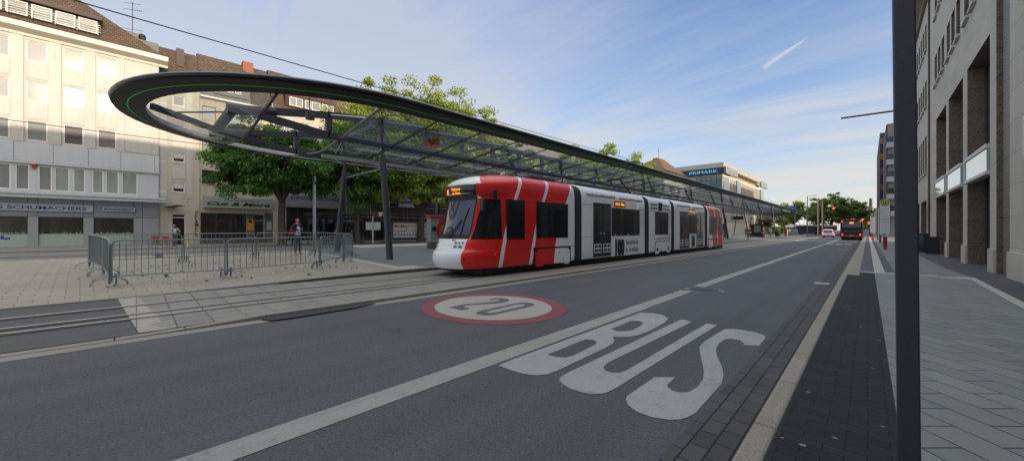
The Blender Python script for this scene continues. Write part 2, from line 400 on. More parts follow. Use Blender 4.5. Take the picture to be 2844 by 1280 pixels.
g = sheet('ground', -900, 900, -300, 1500, 0, M_ASPH3, 4, 4, False, -0.30)
sheet('road', -7.1, -0.57, -16, 104, 0, M_ROAD, 1, 1, False, 0.0)
sheet('crossing_street', -60, 30, 104, 172, 0, M_ROAD, 1, 1, False, 0.0)
sheet('far_road', -10, -0.57, 172, 420, 0, M_ROAD, 1, 1, False, 0.0)
sheet('far_pavement', -0.56, 12, 104, 420, 0, M_SLAB, 1, 1, False, 0.02)
sheet('park_lawn', -60, -10.2, 172, 420, 0, mat('park_lawn_green', (0.05, 0.09, 0.025), 0.9, var=0.3), 1, 1, False, 0.0)
sheet('road_gutter', -0.95, -0.575, -16, 104, 0, M_GUT, 1, 1, False, 0.004)
# lane line (broken by the manhole) and the paint further up
def strip(mb, x, w, y0, y1, z): mb.poly([(x[0] - w, y0, z), (x[0] + w, y0, z), (x[1] + w, y1, z), (x[1] - w, y1, z)])
mb = MB(); strip(mb, (-2.93, -3.12), 0.135, -5, 9.22, 0.004); strip(mb, (-3.13, -3.42), 0.135, 10.14, 96, 0.004)
struct(mb.build('lane_line', M_PAINT, None, fixn=False))
mb = MB()
for x0, x1, y in ((-0.97, -0.56, 26.3), (-1.6, -0.75, 36.2)): mb.box(x0, x1, y, y + 0.22, 0.001, 0.006)
for x0, x1 in ((-3.15, -2.62), (-2.45, -1.9), (-1.75, -1.15)): mb.box(x0, x1, 50.2, 53.6, 0.001, 0.006)
for x0, x1 in ((-6.3, -4.6),): mb.box(x0, x1, 84, 85.2, 0.001, 0.006)
for x0, x1 in ((-6.2, -5.5),): mb.box(x0, x1, 70, 71, 0.001, 0.006)
struct(mb.build('stop_line_paint', M_PAINT, None))
Bo = [(-2.84, 2.71), (-2.86, 2.94), (-2.87, 6.21), (-2.66, 6.33), (-2.49, 6.28), (-2.35, 6.09), (-2.29, 5.79), (-2.26, 5.24), (-2.27, 4.9), (-2.33, 4.69), (-2.49, 4.53), (-2.38, 4.37), (-2.34, 4.24), (-2.32, 4.05), (-2.3, 3.07), (-2.31, 2.9), (-2.37, 2.79), (-2.49, 2.73), (-2.63, 2.71)]
B1 = [(-2.7, 4.85), (-2.72, 5.55), (-2.61, 5.61), (-2.51, 5.52), (-2.47, 5.34), (-2.45, 5.05), (-2.49, 4.91), (-2.57, 4.83)]
B2 = [(-2.68, 3.34), (-2.69, 4.18), (-2.6, 4.22), (-2.52, 4.17), (-2.48, 4.05), (-2.44, 3.51), (-2.47, 3.42), (-2.55, 3.36)]
Uo = [(-2.18, 6.2), (-2.01, 6.16), (-2.0, 5.94), (-2.04, 3.6), (-2.01, 3.46), (-1.96, 3.39), (-1.88, 3.37), (-1.81, 3.43), (-1.79, 3.53), (-1.8, 6.2), (-1.65, 6.2), (-1.66, 3.07), (-1.67, 2.95), (-1.69, 2.88), (-1.76, 2.8), (-1.84, 2.78), (-1.95, 2.77), (-2.06, 2.8), (-2.15, 2.86), (-2.18, 2.94), (-2.19, 3.09)]
So = [(-1.5, 6.06), (-1.42, 6.12), (-1.32, 6.15), (-1.15, 6.15), (-1.04, 6.07), (-0.99, 5.94), (-0.98, 5.46), (-1.13, 5.36), (-1.15, 5.47), (-1.21, 5.55), (-1.31, 5.55), (-1.36, 5.46), (-1.37, 5.22), (-1.33, 4.94), (-1.25, 4.68), (-1.11, 4.34), (-1.03, 4.08), (-0.99, 3.86), (-0.98, 3.1), (-1.0, 2.99), (-1.03, 2.91), (-1.09, 2.84), (-1.2, 2.79), (-1.33, 2.79), (-1.43, 2.85), (-1.49, 2.93), (-1.51, 3.0), (-1.51, 3.57), (-1.36, 3.71), (-1.35, 3.48), (-1.32, 3.42), (-1.26, 3.38), (-1.2, 3.39), (-1.15, 3.45), (-1.13, 3.63), (-1.15, 3.85), (-1.2, 4.05), (-1.28, 4.27), (-1.42, 4.65), (-1.5, 4.87), (-1.53, 5.19), (-1.52, 5.7)]
M_LETTER = paint('letter_paint', (0.33, 0.335, 0.35), 0.7)
flat('bus_lettering', [Bo, B1, B2], 0.0045, M_LETTER); flat('bus_lettering', [Uo], 0.0045, M_LETTER); flat('bus_lettering', [So], 0.0045, M_LETTER)
def ell(cx, cy, a, b, n=64): return [(cx + a * cos(2 * pi * k / n), cy + b * sin(2 * pi * k / n)) for k in range(n)]
flat('speed_marking_ring', [ell(-5.14, 4.77, 1.44, 1.32), ell(-5.165, 4.775, 1.172, 1.064)], 0.0045, M_RED)
flat('speed_marking_disc', [ell(-5.165, 4.775, 1.170, 1.062)], 0.0042, paint('disc_paint', (0.34, 0.335, 0.30), 0.6))
n2 = [(-5.65, 4.1), (-5.65, 4.24), (-5.67, 4.47), (-5.55, 4.75), (-5.45, 4.96), (-5.44, 5.14), (-5.48, 5.27), (-5.54, 5.31), (-5.59, 5.27), (-5.6, 5.18), (-5.65, 5.12), (-5.71, 5.22), (-5.7, 5.35), (-5.62, 5.44), (-5.48, 5.47), (-5.34, 5.42), (-5.27, 5.3), (-5.26, 5.09), (-5.33, 4.87), (-5.5, 4.55), (-5.56, 4.42), (-5.54, 4.34), (-5.47, 4.32), (-5.29, 4.33), (-5.28, 4.11)]
n0 = [(-4.9, 4.14), (-4.97, 4.2), (-5.0, 4.35), (-5.02, 5.25), (-4.99, 5.38), (-4.94, 5.45), (-4.8, 5.48), (-4.67, 5.43), (-4.6, 5.29), (-4.59, 5.1), (-4.6, 4.31), (-4.64, 4.18), (-4.72, 4.12), (-4.82, 4.11)]
n0i = [(-4.83, 4.31), (-4.87, 4.35), (-4.89, 4.45), (-4.92, 5.18), (-4.89, 5.27), (-4.83, 5.3), (-4.77, 5.28), (-4.74, 5.2), (-4.71, 4.44), (-4.74, 4.34), (-4.78, 4.31)]
flat('speed_marking_digit', [n2], 0.0072, M_DIG); flat('speed_marking_digit', [n0, n0i], 0.0072, M_DIG)
# dark repair patch along the tram kerb
flat('asphalt_patch', [[(-7.02, 1.4), (-7.16, 1.45), (-7.12, 1.9), (-7.13, 2.6), (-7.11, 3.1), (-6.95, 3.3), (-6.88, 3.18), (-6.80, 2.8), (-6.78, 2.3), (-6.76, 1.75), (-6.80, 1.5)]], 0.024, asphalt('patch_asphalt', (0.045, 0.048, 0.060), 0.3, 0.2))

# right-hand kerb and pavement
mb = MB()
y = -6.0
while y < 14.8:
    mb.box(-0.57, -0.435, y, y + 0.993, -0.02, PLA + 0.004); y += 1.0
y = 15.0
while y < 104:
    mb.box(-0.57, -0.175, y, y + 0.993, -0.02, PLA + 0.006); y += 1.0
struct(mb.build('kerb', M_KERB, None, bevel=0.018))
sheet('pavement_base', -0.44, 9, -16, 104, 0, M_SLAB, 1, 1, False, PLA - 0.006)
sheet('black_paving', -0.435, 0.15, -16, 14.96, 0, M_BLACKPAVE, 1, 1, False, PLA)
sheet('black_paving', -0.17, 0.15, 14.96, 16.1, 0, M_BLACKPAVE, 1, 1, False, PLA)
sheet('dark_paving', -0.17, 0.15, 16.5, 104, 0, M_GREYPAVE, 1, 1, False, PLA)
sheet('tactile_strip', -0.17, 1.47, 16.1, 16.5, 0, M_TACT, 1, 1, False, PLA + 0.004)
sheet('tactile_strip', 0.15, 0.39, 16.5, 104, 0, M_TACT, 1, 1, False, PLA + 0.002)
sheet('dark_paving', 0.39, 0.62, 16.5, 104, 0, M_GREYPAVE, 1, 1, False, PLA)
sheet('grey_paving', 0.15, 2.6, -16, 16.1, 0, M_SLAB, 1, 1, False, PLA)
sheet('grey_paving', 0.62, 2.6, 16.5, 104, 0, M_SLAB, 1, 1, False, PLA)
M_DKSTRIP = paving('dark_edge_setts', (0.075, 0.08, 0.09), (0.10, 0.105, 0.115), (0.03, 0.03, 0.032), 0.2, 0.1, 0.006, 0, 0.8)
mb = MB(); z = PLA + 0.003
mb.poly([(2.05, -16, z), (3.2, -16, z), (3.2, 40, z), (1.95, 40, z), (1.95, 20, z), (2.14, 16.3, z), (2.05, 11, z)])
struct(mb.build('dark_edge_paving', M_DKSTRIP, None, fixn=False))
mb = MB(); z = PLA + 0.007
mb.poly([(1.47, 15.75, z), (2.0, 15.75, z), (2.14, 16.5, z), (1.47, 16.1, z)]); mb.poly([(1.86, -16, z), (2.03, -16, z), (2.06, 11, z), (1.89, 11, z)])
mb.poly([(1.89, 11, z), (2.06, 11, z), (2.15, 16.5, z), (2.0, 15.75, z)])
for xx, yy in ((0.9, 36.3), (0.7, 24.0)): mb.poly([(xx - 0.1, yy, z), (1.6, yy, z), (1.6, yy + 0.35, z), (xx - 0.1, yy + 0.35, z)])
struct(mb.build('white_guide_strip', M_TACT, None, fixn=False))
# pale trodden gum spots on the dark paving and paint chips on the road
mb = MB(); R = random.Random(5)
for k in range(46):
    x = R.uniform(-0.4, 0.13) if k < 26 else R.uniform(-4.5, -0.6); y = R.uniform(1.2, 9) if k < 26 else R.uniform(1, 22)
    r = R.uniform(0.006, 0.016); a = R.uniform(0, 3); z = (PLA if k < 26 else 0.004) + 0.003
    mb.poly([(x + r * cos(a + t) * (1.7 if t_ % 2 else 1), y + r * sin(a + t), z) for t_, t in enumerate([2 * pi * i / 7 for i in range(7)])])
struct(mb.build('gum_spots', mat('gum_grey', (0.22, 0.23, 0.23), 0.9, var=0), None, fixn=False))

# tram bed on the left: edge strip, kerb, paving, rails
TZ = 0.03
sheet('edge_strip', -7.06, -6.82, -16, 104, 0, M_KERB2, 1, 1, False, 0.004)
mb = MB(); ys = [-16, -0.2, 0.5, 1.5] + steps(2.5, 104, 100)
def kz(y): return 0.012 + 0.055 * min(1, max(0, (y - 0.1) / 1.4))
rows = []
for a, b in zip(ys[:-1], ys[1:]):
    za, zb = kz(a), kz(b); b2 = b - 0.008
    i = mb.p((-7.08, a, -0.02), (-7.24, a, -0.02), (-7.24, b2, -0.02), (-7.08, b2, -0.02), (-7.09, a, za), (-7.24, a, za), (-7.24, b2, zb), (-7.09, b2, zb))
    for q in ((4, 5, 6, 7), (0, 4, 7, 3), (0, 1, 5, 4), (2, 3, 7, 6)): mb.f.append(tuple(i + k for k in q)); mb.mi.append(0)
struct(mb.build('tram_kerb', M_KERB2, None, bevel=0.01))
def quad_(name, pts, z, m):
    mb = MB(); mb.poly([(x, y, z) for x, y in pts]); return struct(mb.build(name, m, None, fixn=False))
quad_('trackbed_asphalt', [(-11.6, -16), (-7.24, -16), (-7.24, 0.02), (-11.6, -0.30)], TZ - 0.01, M_ASPH2)
quad_('light_cross_strip', [(-11.3, -0.285), (-7.24, 0.02), (-7.24, 0.32), (-11.3, 0.015)], TZ + 0.0025, M_LIGHTSTRIP)
mb = MB(); mb.grid([[(x, y if y > 0 else -0.30 + (x + 11.6) * 0.0765, z) for x, z in ((-11.6, TZ), (-7.9, TZ), (-7.24, 0.062 if y > 1 else TZ - 0.004))] for y in (-0.30, 1.6, 104)])
struct(mb.build('trackbed_paving', M_TRACKPAVE, None, fixn=False))
for x in (-9.9, -8.9, -8.465):
    mb = MB(); mb.box(x - 0.085, x + 0.085, -16, 104, TZ - 0.02, TZ + 0.0055); struct(mb.build('rail_bedding', M_TRKDARK, None))
    mb = MB(); mb.box(x - 0.046, x - 0.004, -16, 104, TZ - 0.01, TZ + 0.014); struct(mb.build('rail', M_RAIL, None, bevel=0.006))
    mb = MB(); mb.box(x + 0.002, x + 0.032, -16, 104, TZ - 0.01, TZ + 0.0085); struct(mb.build('rail_flangeway', M_GROOVE, None))
# plaza and platform
sheet('plaza_paving', -24.3, -11.5, -40, 6.3, 0, M_BEIGE, 14, 24)
sheet('plaza_paving', -11.5, -11.18, -40, 2.62, 0, M_BEIGE, 2, 12)
sheet('platform_surface', -24.3, -11.5, 6.7, 170, 0, M_PLAT, 10, 24)
sheet('platform_surface', -11.5, -11.2, 2.62, 170, 0, M_PLAT, 2, 24)
sheet('platform_guide_strip', -24.3, -12.3, 6.3, 6.7, 0.004, M_TACT, 10, 1)
sheet('platform_guide_strip', -12.3, -11.5, 6.3, 7.3, 0.003, M_TACT, 2, 1)
mb = MB(); mb.k = 0
ys = steps(2.62, 170, 112)
for a, b in zip(ys[:-1], ys[1:]):
    b2 = b - 0.01; za, zb = pz(-11.2, a) + 0.005, pz(-11.2, b) + 0.005
    i = mb.p((-11.14, a, 0), (-11.5, a, 0), (-11.5, b2, 0), (-11.14, b2, 0), (-11.14, a, za), (-11.5, a, za), (-11.5, b2, zb), (-11.14, b2, zb))
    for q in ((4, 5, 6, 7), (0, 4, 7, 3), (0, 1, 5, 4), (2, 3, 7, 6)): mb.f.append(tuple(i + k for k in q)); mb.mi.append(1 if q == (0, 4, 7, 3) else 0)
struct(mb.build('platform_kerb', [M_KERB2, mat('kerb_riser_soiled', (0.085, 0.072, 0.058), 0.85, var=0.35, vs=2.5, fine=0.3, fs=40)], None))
mb = MB(); ys = steps(-16, 2.62, 10)
for a, b in zip(ys[:-1], ys[1:]):
    x0 = -11.18
    i = mb.p((x0, a, 0), (x0 - 0.14, a, 0), (x0 - 0.14, b, 0), (x0, b, 0), (x0, a, pz(-11.3, a) + 0.006), (x0 - 0.14, a, pz(-11.3, a) + 0.006), (x0 - 0.14, b, pz(-11.3, b) + 0.006), (x0, b, pz(-11.3, b) + 0.006))
    for q in ((4, 5, 6, 7), (0, 4, 7, 3), (0, 1, 5, 4), (2, 3, 7, 6)): mb.f.append(tuple(i + k for k in q)); mb.mi.append(0)
struct(mb.build('plaza_kerb', M_KERB2, None, bevel=0.008))
# far tracks and the pavement in front of the shops
sheet('far_tram_street', -38.5, -24.3, -40, 170, 0, M_ASPH3, 8, 6)
sheet('shop_pavement', -60, -38.5, -40, 170, 0.02, paving('shop_slabs', (0.235, 0.225, 0.205), (0.27, 0.26, 0.235), (0.15, 0.14, 0.13), 0.6, 0.4, 0.012, 0, 0.75), 4, 2)
M_PALE = mat('pale_kerb', (0.42, 0.41, 0.38), 0.8, var=0.1, fine=0.1)
for x, w in ((-38.45, 0.22), (-34.9, 0.16), (-25.6, 0.14), (-24.4, 0.22)):
    mb = MB(); mb.grid([[(xx, y, gz(xx) + 0.03) for xx in (x - w / 2, x + w / 2)] for y in (-40, 170)]); struct(mb.build('pale_kerb_line', M_PALE, None, fixn=False))
for x in (-36.9, -35.9, -30.4, -29.4, -27.9):
    mb = MB(); mb.box(x - 0.04, x + 0.04, -40, 170, gz(x) - 0.01, gz(x) + 0.012); struct(mb.build('rail', M_GROOVE, None))
sheet('far_pale_paving', -33, -27.5, 12, 40, 0.02, M_PALE, 3, 2)
# weeds in the joints inside the barriers
mb = MB(); R = random.Random(11)
for k in range(110):
    x = R.uniform(-17.5, -12.0); y = R.uniform(-1.2, 5.6); z = pz(x, y); n = R.choice((2, 3, 5, 7)); h = R.uniform(0.015, 0.06) * (2.6 if R.random() < 0.05 else 1)
    for j in range(n * 2):
        a = R.uniform(0, 2 * pi); r = h * R.uniform(0.4, 1.2); w = h * 0.25
        b = Vector((x, y, z)); t = b + Vector((cos(a) * r, sin(a) * r, h * R.uniform(0.3, 1.0))); s_ = Vector((-sin(a), cos(a), 0)) * w
        m_ = (b + t) / 2 + Vector((0, 0, h * 0.1)); mb.poly([b, m_ + s_, t, m_ - s_])
tag(mb.build('weeds', mat('weed_green', (0.14, 0.17, 0.07), 0.8, var=0.4, vs=6), None, fixn=False), 'small green weeds growing in the joints of the beige slabs inside the barriers', 'weeds', kind='stuff')
# manhole covers
def manhole(x, y, r, label):
    t = root('manhole_cover', (x, y, 0.004), label, 'manhole cover')
    mb = MB(); mb.lathe((x, y, 0), [(r, -0.01), (r, 0.006), (r * 0.86, 0.007)], 36); mb.build('rim', mat('cast_iron_pale', (0.15, 0.16, 0.16), 0.5, 0.3, var=0.2, vs=8, fine=0.2), t)
    mb = MB()
    mb.lathe((x, y, 0), [(r * 0.8, -0.01), (r * 0.8, 0.010)], 32)
    for i in range(-4, 5):
        for j in range(-4, 5):
            if hypot(i, j) < 4.4: mb.box(x + i * r * 0.16 - r * 0.05, x + i * r * 0.16 + r * 0.05, y + j * r * 0.16 - r * 0.05, y + j * r * 0.16 + r * 0.05, 0.009, 0.015)
    mb.build('lid', mat('cast_iron', (0.06, 0.065, 0.07), 0.45, 0.4, var=0.25, vs=8, fine=0.2), t)
    return t
manhole(-2.84, 9.62, 0.44, 'round cast iron manhole cover interrupting the white lane line')
t = root('drain_cap', (-0.9, 13.1, 0.004), 'small pale round valve cap set in the gutter paving', 'valve cap')
mb = MB(); mb.lathe((-0.9, 13.1, 0), [(0.17, -0.01), (0.17, 0.008), (0.15, 0.010)], 24); mb.build('rim', mat('cap_pale', (0.5, 0.5, 0.48), 0.6), t)
mb = MB(); mb.lathe((-0.9, 13.1, 0.002), [(0.09, 0.0), (0.09, 0.012)], 20); mb.build('lid', mat('cap_grey', (0.32, 0.32, 0.31), 0.6), t)
# ------------------------------------------------------------------ the long oval stop canopy
CX = -17.85; CA = 6.3; CB = 7.1; CY0 = -0.22; CY1 = 121.6
M_RIM = mat('rim_dark_steel', (0.013, 0.010, 0.011), 0.36, 0.0, var=0.15, vs=1.5, spec=0.16)
M_RIMTOP = mat('rim_blue_steel', (0.075, 0.09, 0.105), 0.3, 0.8, var=0.1, vs=1.5)
M_TRUSS = mat('truss_slate_paint', (0.028, 0.035, 0.052), 0.5, 0.1, var=0.12)
M_POLE = mat('pole_slate_paint', (0.030, 0.033, 0.042), 0.42, 0.1, var=0.15, coat=0.2, coatr=0.3)
M_RIB = mat('rib_black', (0.018, 0.018, 0.022), 0.45, 0.1, var=0.1)
M_ROD = mat('rod_steel', (0.42, 0.43, 0.44), 0.35, 0.8, var=0.05)
M_GREEN = mat('green_light', (0.01, 0.35, 0.03), 0.5, var=0, emit=(0.02, 0.85, 0.06), es=0.07)
M_CGLASS = thin_glass('canopy_glass', (0.86, 0.93, 0.93), 1.35, 0.11)
def ringpath(n=40, step=2.26):
    pts = []
    ya = CY0 + CB; yb = CY1 - CB
    for k in range(n + 1):
        t = pi * k / n                                     # near end, from the far side round the tip to the near side
        pts.append((CX - CA * cos(t), ya - CB * sin(t), -cos(t) / CA, -sin(t) / CB))
    m = int((yb - ya) / 2.26)
    for k in range(1, m): pts.append((CX + CA, ya + (yb - ya) * k / m, 1, 0))
    for k in range(n + 1):
        t = pi * k / n
        pts.append((CX + CA * cos(t), yb + CB * sin(t), cos(t) / CA, sin(t) / CB))
    for k in range(1, m): pts.append((CX - CA, yb - (yb - ya) * k / m, -1, 0))
    out = []
    for x, y, a, b in pts:
        l = hypot(a, b); out.append((x, y, a / l, b / l))
    return out
RP = ringpath()
can = root('stop_canopy', (CX, 40, 0.2), 'long oval steel and glass tram stop canopy with a green light line under its rim', 'canopy')
def ringmesh(name, prof, m, smooth=True, closed=True):
    mb = MB(); rows = [[(x + a * d, y + b * d, z) for d, z in prof] for x, y, a, b in RP]; rows.append(rows[0])
    mb.grid(rows, closed=closed); return mb.build(name, m, can, smooth=smooth)
ringmesh('rim', [(-0.43, 5.84), (-0.44, 5.665), (-0.2, 5.69), (0.1, 5.715), (0.39, 5.745), (0.42, 5.80), (0.20, 5.93), (-0.3, 5.93)], M_RIM, False)
ringmesh('rim_cap', [(0.41, 5.80), (0.43, 5.83), (0.44, 5.87), (0.41, 5.92), (0.32, 5.955), (0.18, 5.98), (0.0, 5.985), (-0.2, 5.95)], M_RIMTOP, True, False)
ringmesh('inner_trim', [(-0.442, 5.668), (-0.452, 5.72), (-0.45, 5.82), (-0.42, 5.85)], mat('trim_alu', (0.42, 0.42, 0.41), 0.35, 0.3), False, False)
# light line, in lengths with small gaps
mb = MB(); L = len(RP)
for i in range(L):
    x, y, a, b = RP[i]; x2, y2, a2, b2 = RP[(i + 1) % L]
    if x < -20.6 or y > 32: continue
    g0 = 0.02 if (i % 3 == 0 and abs(y2 - y) > 0.5) else 0.0
    p = lambda d, z, t: ((x + a * d) * (1 - t) + (x2 + a2 * d) * t, (y + b * d) * (1 - t) + (y2 + b2 * d) * t, z)
    mb.poly([p(0.016, 5.699, g0), p(-0.016, 5.697, g0), p(-0.016, 5.697, 1 - g0), p(0.016, 5.699, 1 - g0)])
mb.build('light_line', M_GREEN, can, fixn=False)
for i in range(6, L, 5):
    mb = MB()
    x, y, a, b = RP[i]; x2, y2, a2, b2 = RP[(i + 1) % L]; d = Vector((x2 - x, y2 - y, 0)).normalized() * 0.006
    mb.poly([(x + a * 0.35 - d.x, y + b * 0.35 - d.y, 5.736), (x + a * 0.35 + d.x, y + b * 0.35 + d.y, 5.736), (x - a * 0.42 + d.x, y - b * 0.42 + d.y, 5.660), (x - a * 0.42 - d.x, y - b * 0.42 - d.y, 5.660)])
    mb.build('panel_seam', mat('seam_black', (0.004, 0.004, 0.004), 0.9, var=0), can, fixn=False)
HW0 = CA - 0.43
def hw(y):
    ya = CY0 + CB; yb = CY1 - CB
    if ya <= y <= yb: return HW0
    t = (ya - y) if y < ya else (y - yb)
    t = min(1, t / (CB - 0.43)); return HW0 * sqrt(max(0, 1 - t * t))
def zg(x, y):
    w = max(hw(y), 0.01); d = min(y - (CY0 + 0.6), (CY1 - 0.6) - y)
    k = min(1, max(0, d / 3.4)) ** 0.7
    u = min(1, abs(x - CX) / w)
    return 5.70 - 0.71 * k * (1 - sqrt(u * u + 0.02 * k))
# glass: tip pane, open bay, then one pane per bay
RY = [5.88 + 2.26 * k for k in range(49)]
def pane(y0, y1, n=4):
    mb = MB(); rows = []
    for k in range(n + 1):
        y = y0 + (y1 - y0) * k / n; w = hw(y)
        rows.append([(CX + w * t, y, zg(CX + w * t, y)) for t in (1, 0.8, 0.6, 0.4, 0.25, 0.12, 0, -0.12, -0.25, -0.4, -0.6, -0.8, -1)])
    mb.grid(rows); return mb.build('glass_pane', M_CGLASS, can, smooth=True, fixn=False)
pane(CY0 + 0.45, 3.0, 10)
for a, b in zip(RY[:-1], RY[1:]): pane(a + 0.03, b - 0.03, 1)
pane(RY[-1] + 0.03, CY1 - 0.64, 10)
def rib(y, r=0.032, m=M_RIB, name='rib'):
    w = hw(y); mb = MB(); ts = [1, 0.8, 0.6, 0.4, 0.25, 0.15, 0.07, 0, -0.07, -0.15, -0.25, -0.4, -0.6, -0.8, -1]
    pts = [Vector((CX + w * t, y, zg(CX + w * t, y) - 0.03)) for t in ts]
    for a, b in zip(pts[:-1], pts[1:]): mb.bar(a, b, r * 2, 0.05 if y < 9 else 0.035)
    return mb.build(name, m, can)
rib(3.02, 0.04)
for k, y in enumerate(RY): rib(y, 0.045 if k == 0 else 0.032, mat('rib_grey', (0.22, 0.21, 0.20), 0.5) if k == 0 else M_RIB)
# gutter bar along the valley
mb = MB(); mb.bar((CX, 5.9, 4.86), (CX, 116, 4.86), 0.14, 0.16); mb.build('gutter', mat('gutter_steel', (0.42, 0.42, 0.42), 0.35, 0.4, var=0.2), can)  # pale tone puts the sky reflected in the glass into the gutter colour
# twin truss
TRX = (-15.7, -20.0)
for tx in TRX:
    t = None
    mb = MB()
    mb.tube([(tx, 2.15, 5.62), (tx, 2.6, 5.66), (tx, 3.6, 5.84)], [0.19, 0.19, 0.15], 12)
    mb.bar((tx, 3.2, 5.78), (tx, 5.45, 6.12), 0.2, 0.24); mb.bar((tx, 5.40, 6.12), (tx, 7.7, 6.35), 0.2, 0.25); mb.bar((tx, 7.66, 6.35), (tx, 116.5, 6.35), 0.2, 0.26)
    chord = mb.build('top_chord', M_TRUSS, can)
    mb = MB(); mb.bar((tx, 2.9, 5.62), (tx, 5.45, 5.30), 0.2, 0.25); mb.bar((tx, 5.40, 5.31), (tx, 116.5, 5.35), 0.2, 0.25); mb.build('bottom_chord', M_TRUSS, can)
    y = 5.45; mb = MB(); n = 0
    while y < 116:
        zt = 6.12 if y < 6 else 6.35
        mb = MB(); mb.box(tx - 0.095, tx + 0.095, y - 0.11, y + 0.11, 5.3, zt); mb.build('truss_post', M_TRUSS, can); y += 2.26; n += 1
mb = MB(); y = 7.71
mb.tube([(-15.7, 2.3, 5.60), (-20.0, 2.3, 5.60)], 0.17, 12); mb.build('end_beam', M_TRUSS, can)
while y < 116:
    for z_ in ((6.36, 5.34) if y < 24 else (6.36,)):
        mb = MB(); mb.bar((-15.7, y, z_), (-20.0, y, z_), 0.11, 0.13); mb.build('cross_beam', M_TRUSS, can)
    y += 2.26
mb = MB()
mb.bar((-17.4, 0.35, 5.66), (-18.9, 2.5, 5.45), 0.14, 0.2); mb.bar((-18.9, 2.5, 5.45), (-20.0, 4.2, 5.40), 0.14, 0.2)
mb.tube([(-17.6, 0.9, 5.62), (-16.2, 2.2, 5.62)], 0.03, 6)
mb.build('nose_strut', M_RIB, can)
nrod = 0
for k in range(0, 48):
    y = 7.71 + 2.26 * k
    for s_, tx in ((1, TRX[0]), (-1, TRX[1])):
        xa = CX + s_ * 5.0
        for a_, b_, r_ in (((tx, y, 6.38), (xa, y + 0.4, zg(xa, y) + 0.02), 0.016), ((tx, y, 5.45), (CX + s_ * 0.7, y + 1.1, 5.08), 0.011)):
            if nrod % 98 == 0 or nrod < 98: mb = MB()
            mb.tube([a_, b_], r_, 5); nrod += 1
            if nrod <= 98: mb.build('tie_rod', M_ROD, can)
tag(mb.build('tie_rods_far', M_ROD, can), kind='stuff')
mb = MB(); mb.tube([(TRX[0], 5.45, 6.15), (CX + 4.6, 5.9, zg(CX + 4.6, 5.9) + 0.03)], 0.035, 6); mb.build('stay', M_ROD, can)
for k in range(9):
    y = 7.76 + 13.56 * k
    for bx, dy, tx in ((-15.04, 0.0, -15.72), (-20.4, -0.25, -20.0)):
        zb = pz(bx, y); mb = MB()
        mb.tube([(bx, y + dy, zb - 0.02), (bx, y + dy, zb + 0.05), (tx * 0.5 + bx * 0.5, y + dy / 2, 2.5), (tx, y, 4.55), (tx, y, 5.02), (tx, y, 5.4)], [0.17, 0.145, 0.15, 0.14, 0.04, 0.04], 14)
        mb.build('pole', M_POLE, can, smooth=True)
    mb = MB(); mb.tube([(-15.6, y, 4.25), (-20.1, y, 4.25)], 0.03, 6); mb.build('pole_tie', M_ROD, can)
mb = MB(); mb.lathe((-13.05, 3.95, 5.05), [(0.02, 0), (0.14, 0.02), (0.15, 0.12), (0.14, 0.24), (0.03, 0.27)], 8); mb.tube([(-13.05, 3.95, 5.3), (-12.95, 3.9, 5.75)], 0.02, 6)
mb.build('loudspeaker', mat('speaker_grey', (0.10, 0.11, 0.10), 0.6), can)

# overhead contact wires
def wire(pts, r, label, name='contact_wire'):
    mb = MB(); mb.tube(pts, r, 5, False); return tag(mb.build(name, mat('wire_black', (0.02, 0.02, 0.022), 0.5, var=0), None), label, 'wire')
wire([(-9.4, -16, 5.24), (-9.4, 0, 5.25), (-9.4, 30, 5.42), (-9.4, 104, 5.5)], 0.011, 'thick black contact wire over the near tram track, crossing in front of the canopy rim')
wire([(-30, -20, 6.8), (-30, 0, 6.84), (-30, 20, 6.95), (-30, 104, 7.0)], 0.018, 'thin black contact wire over the far tram track, crossing the pale facades')
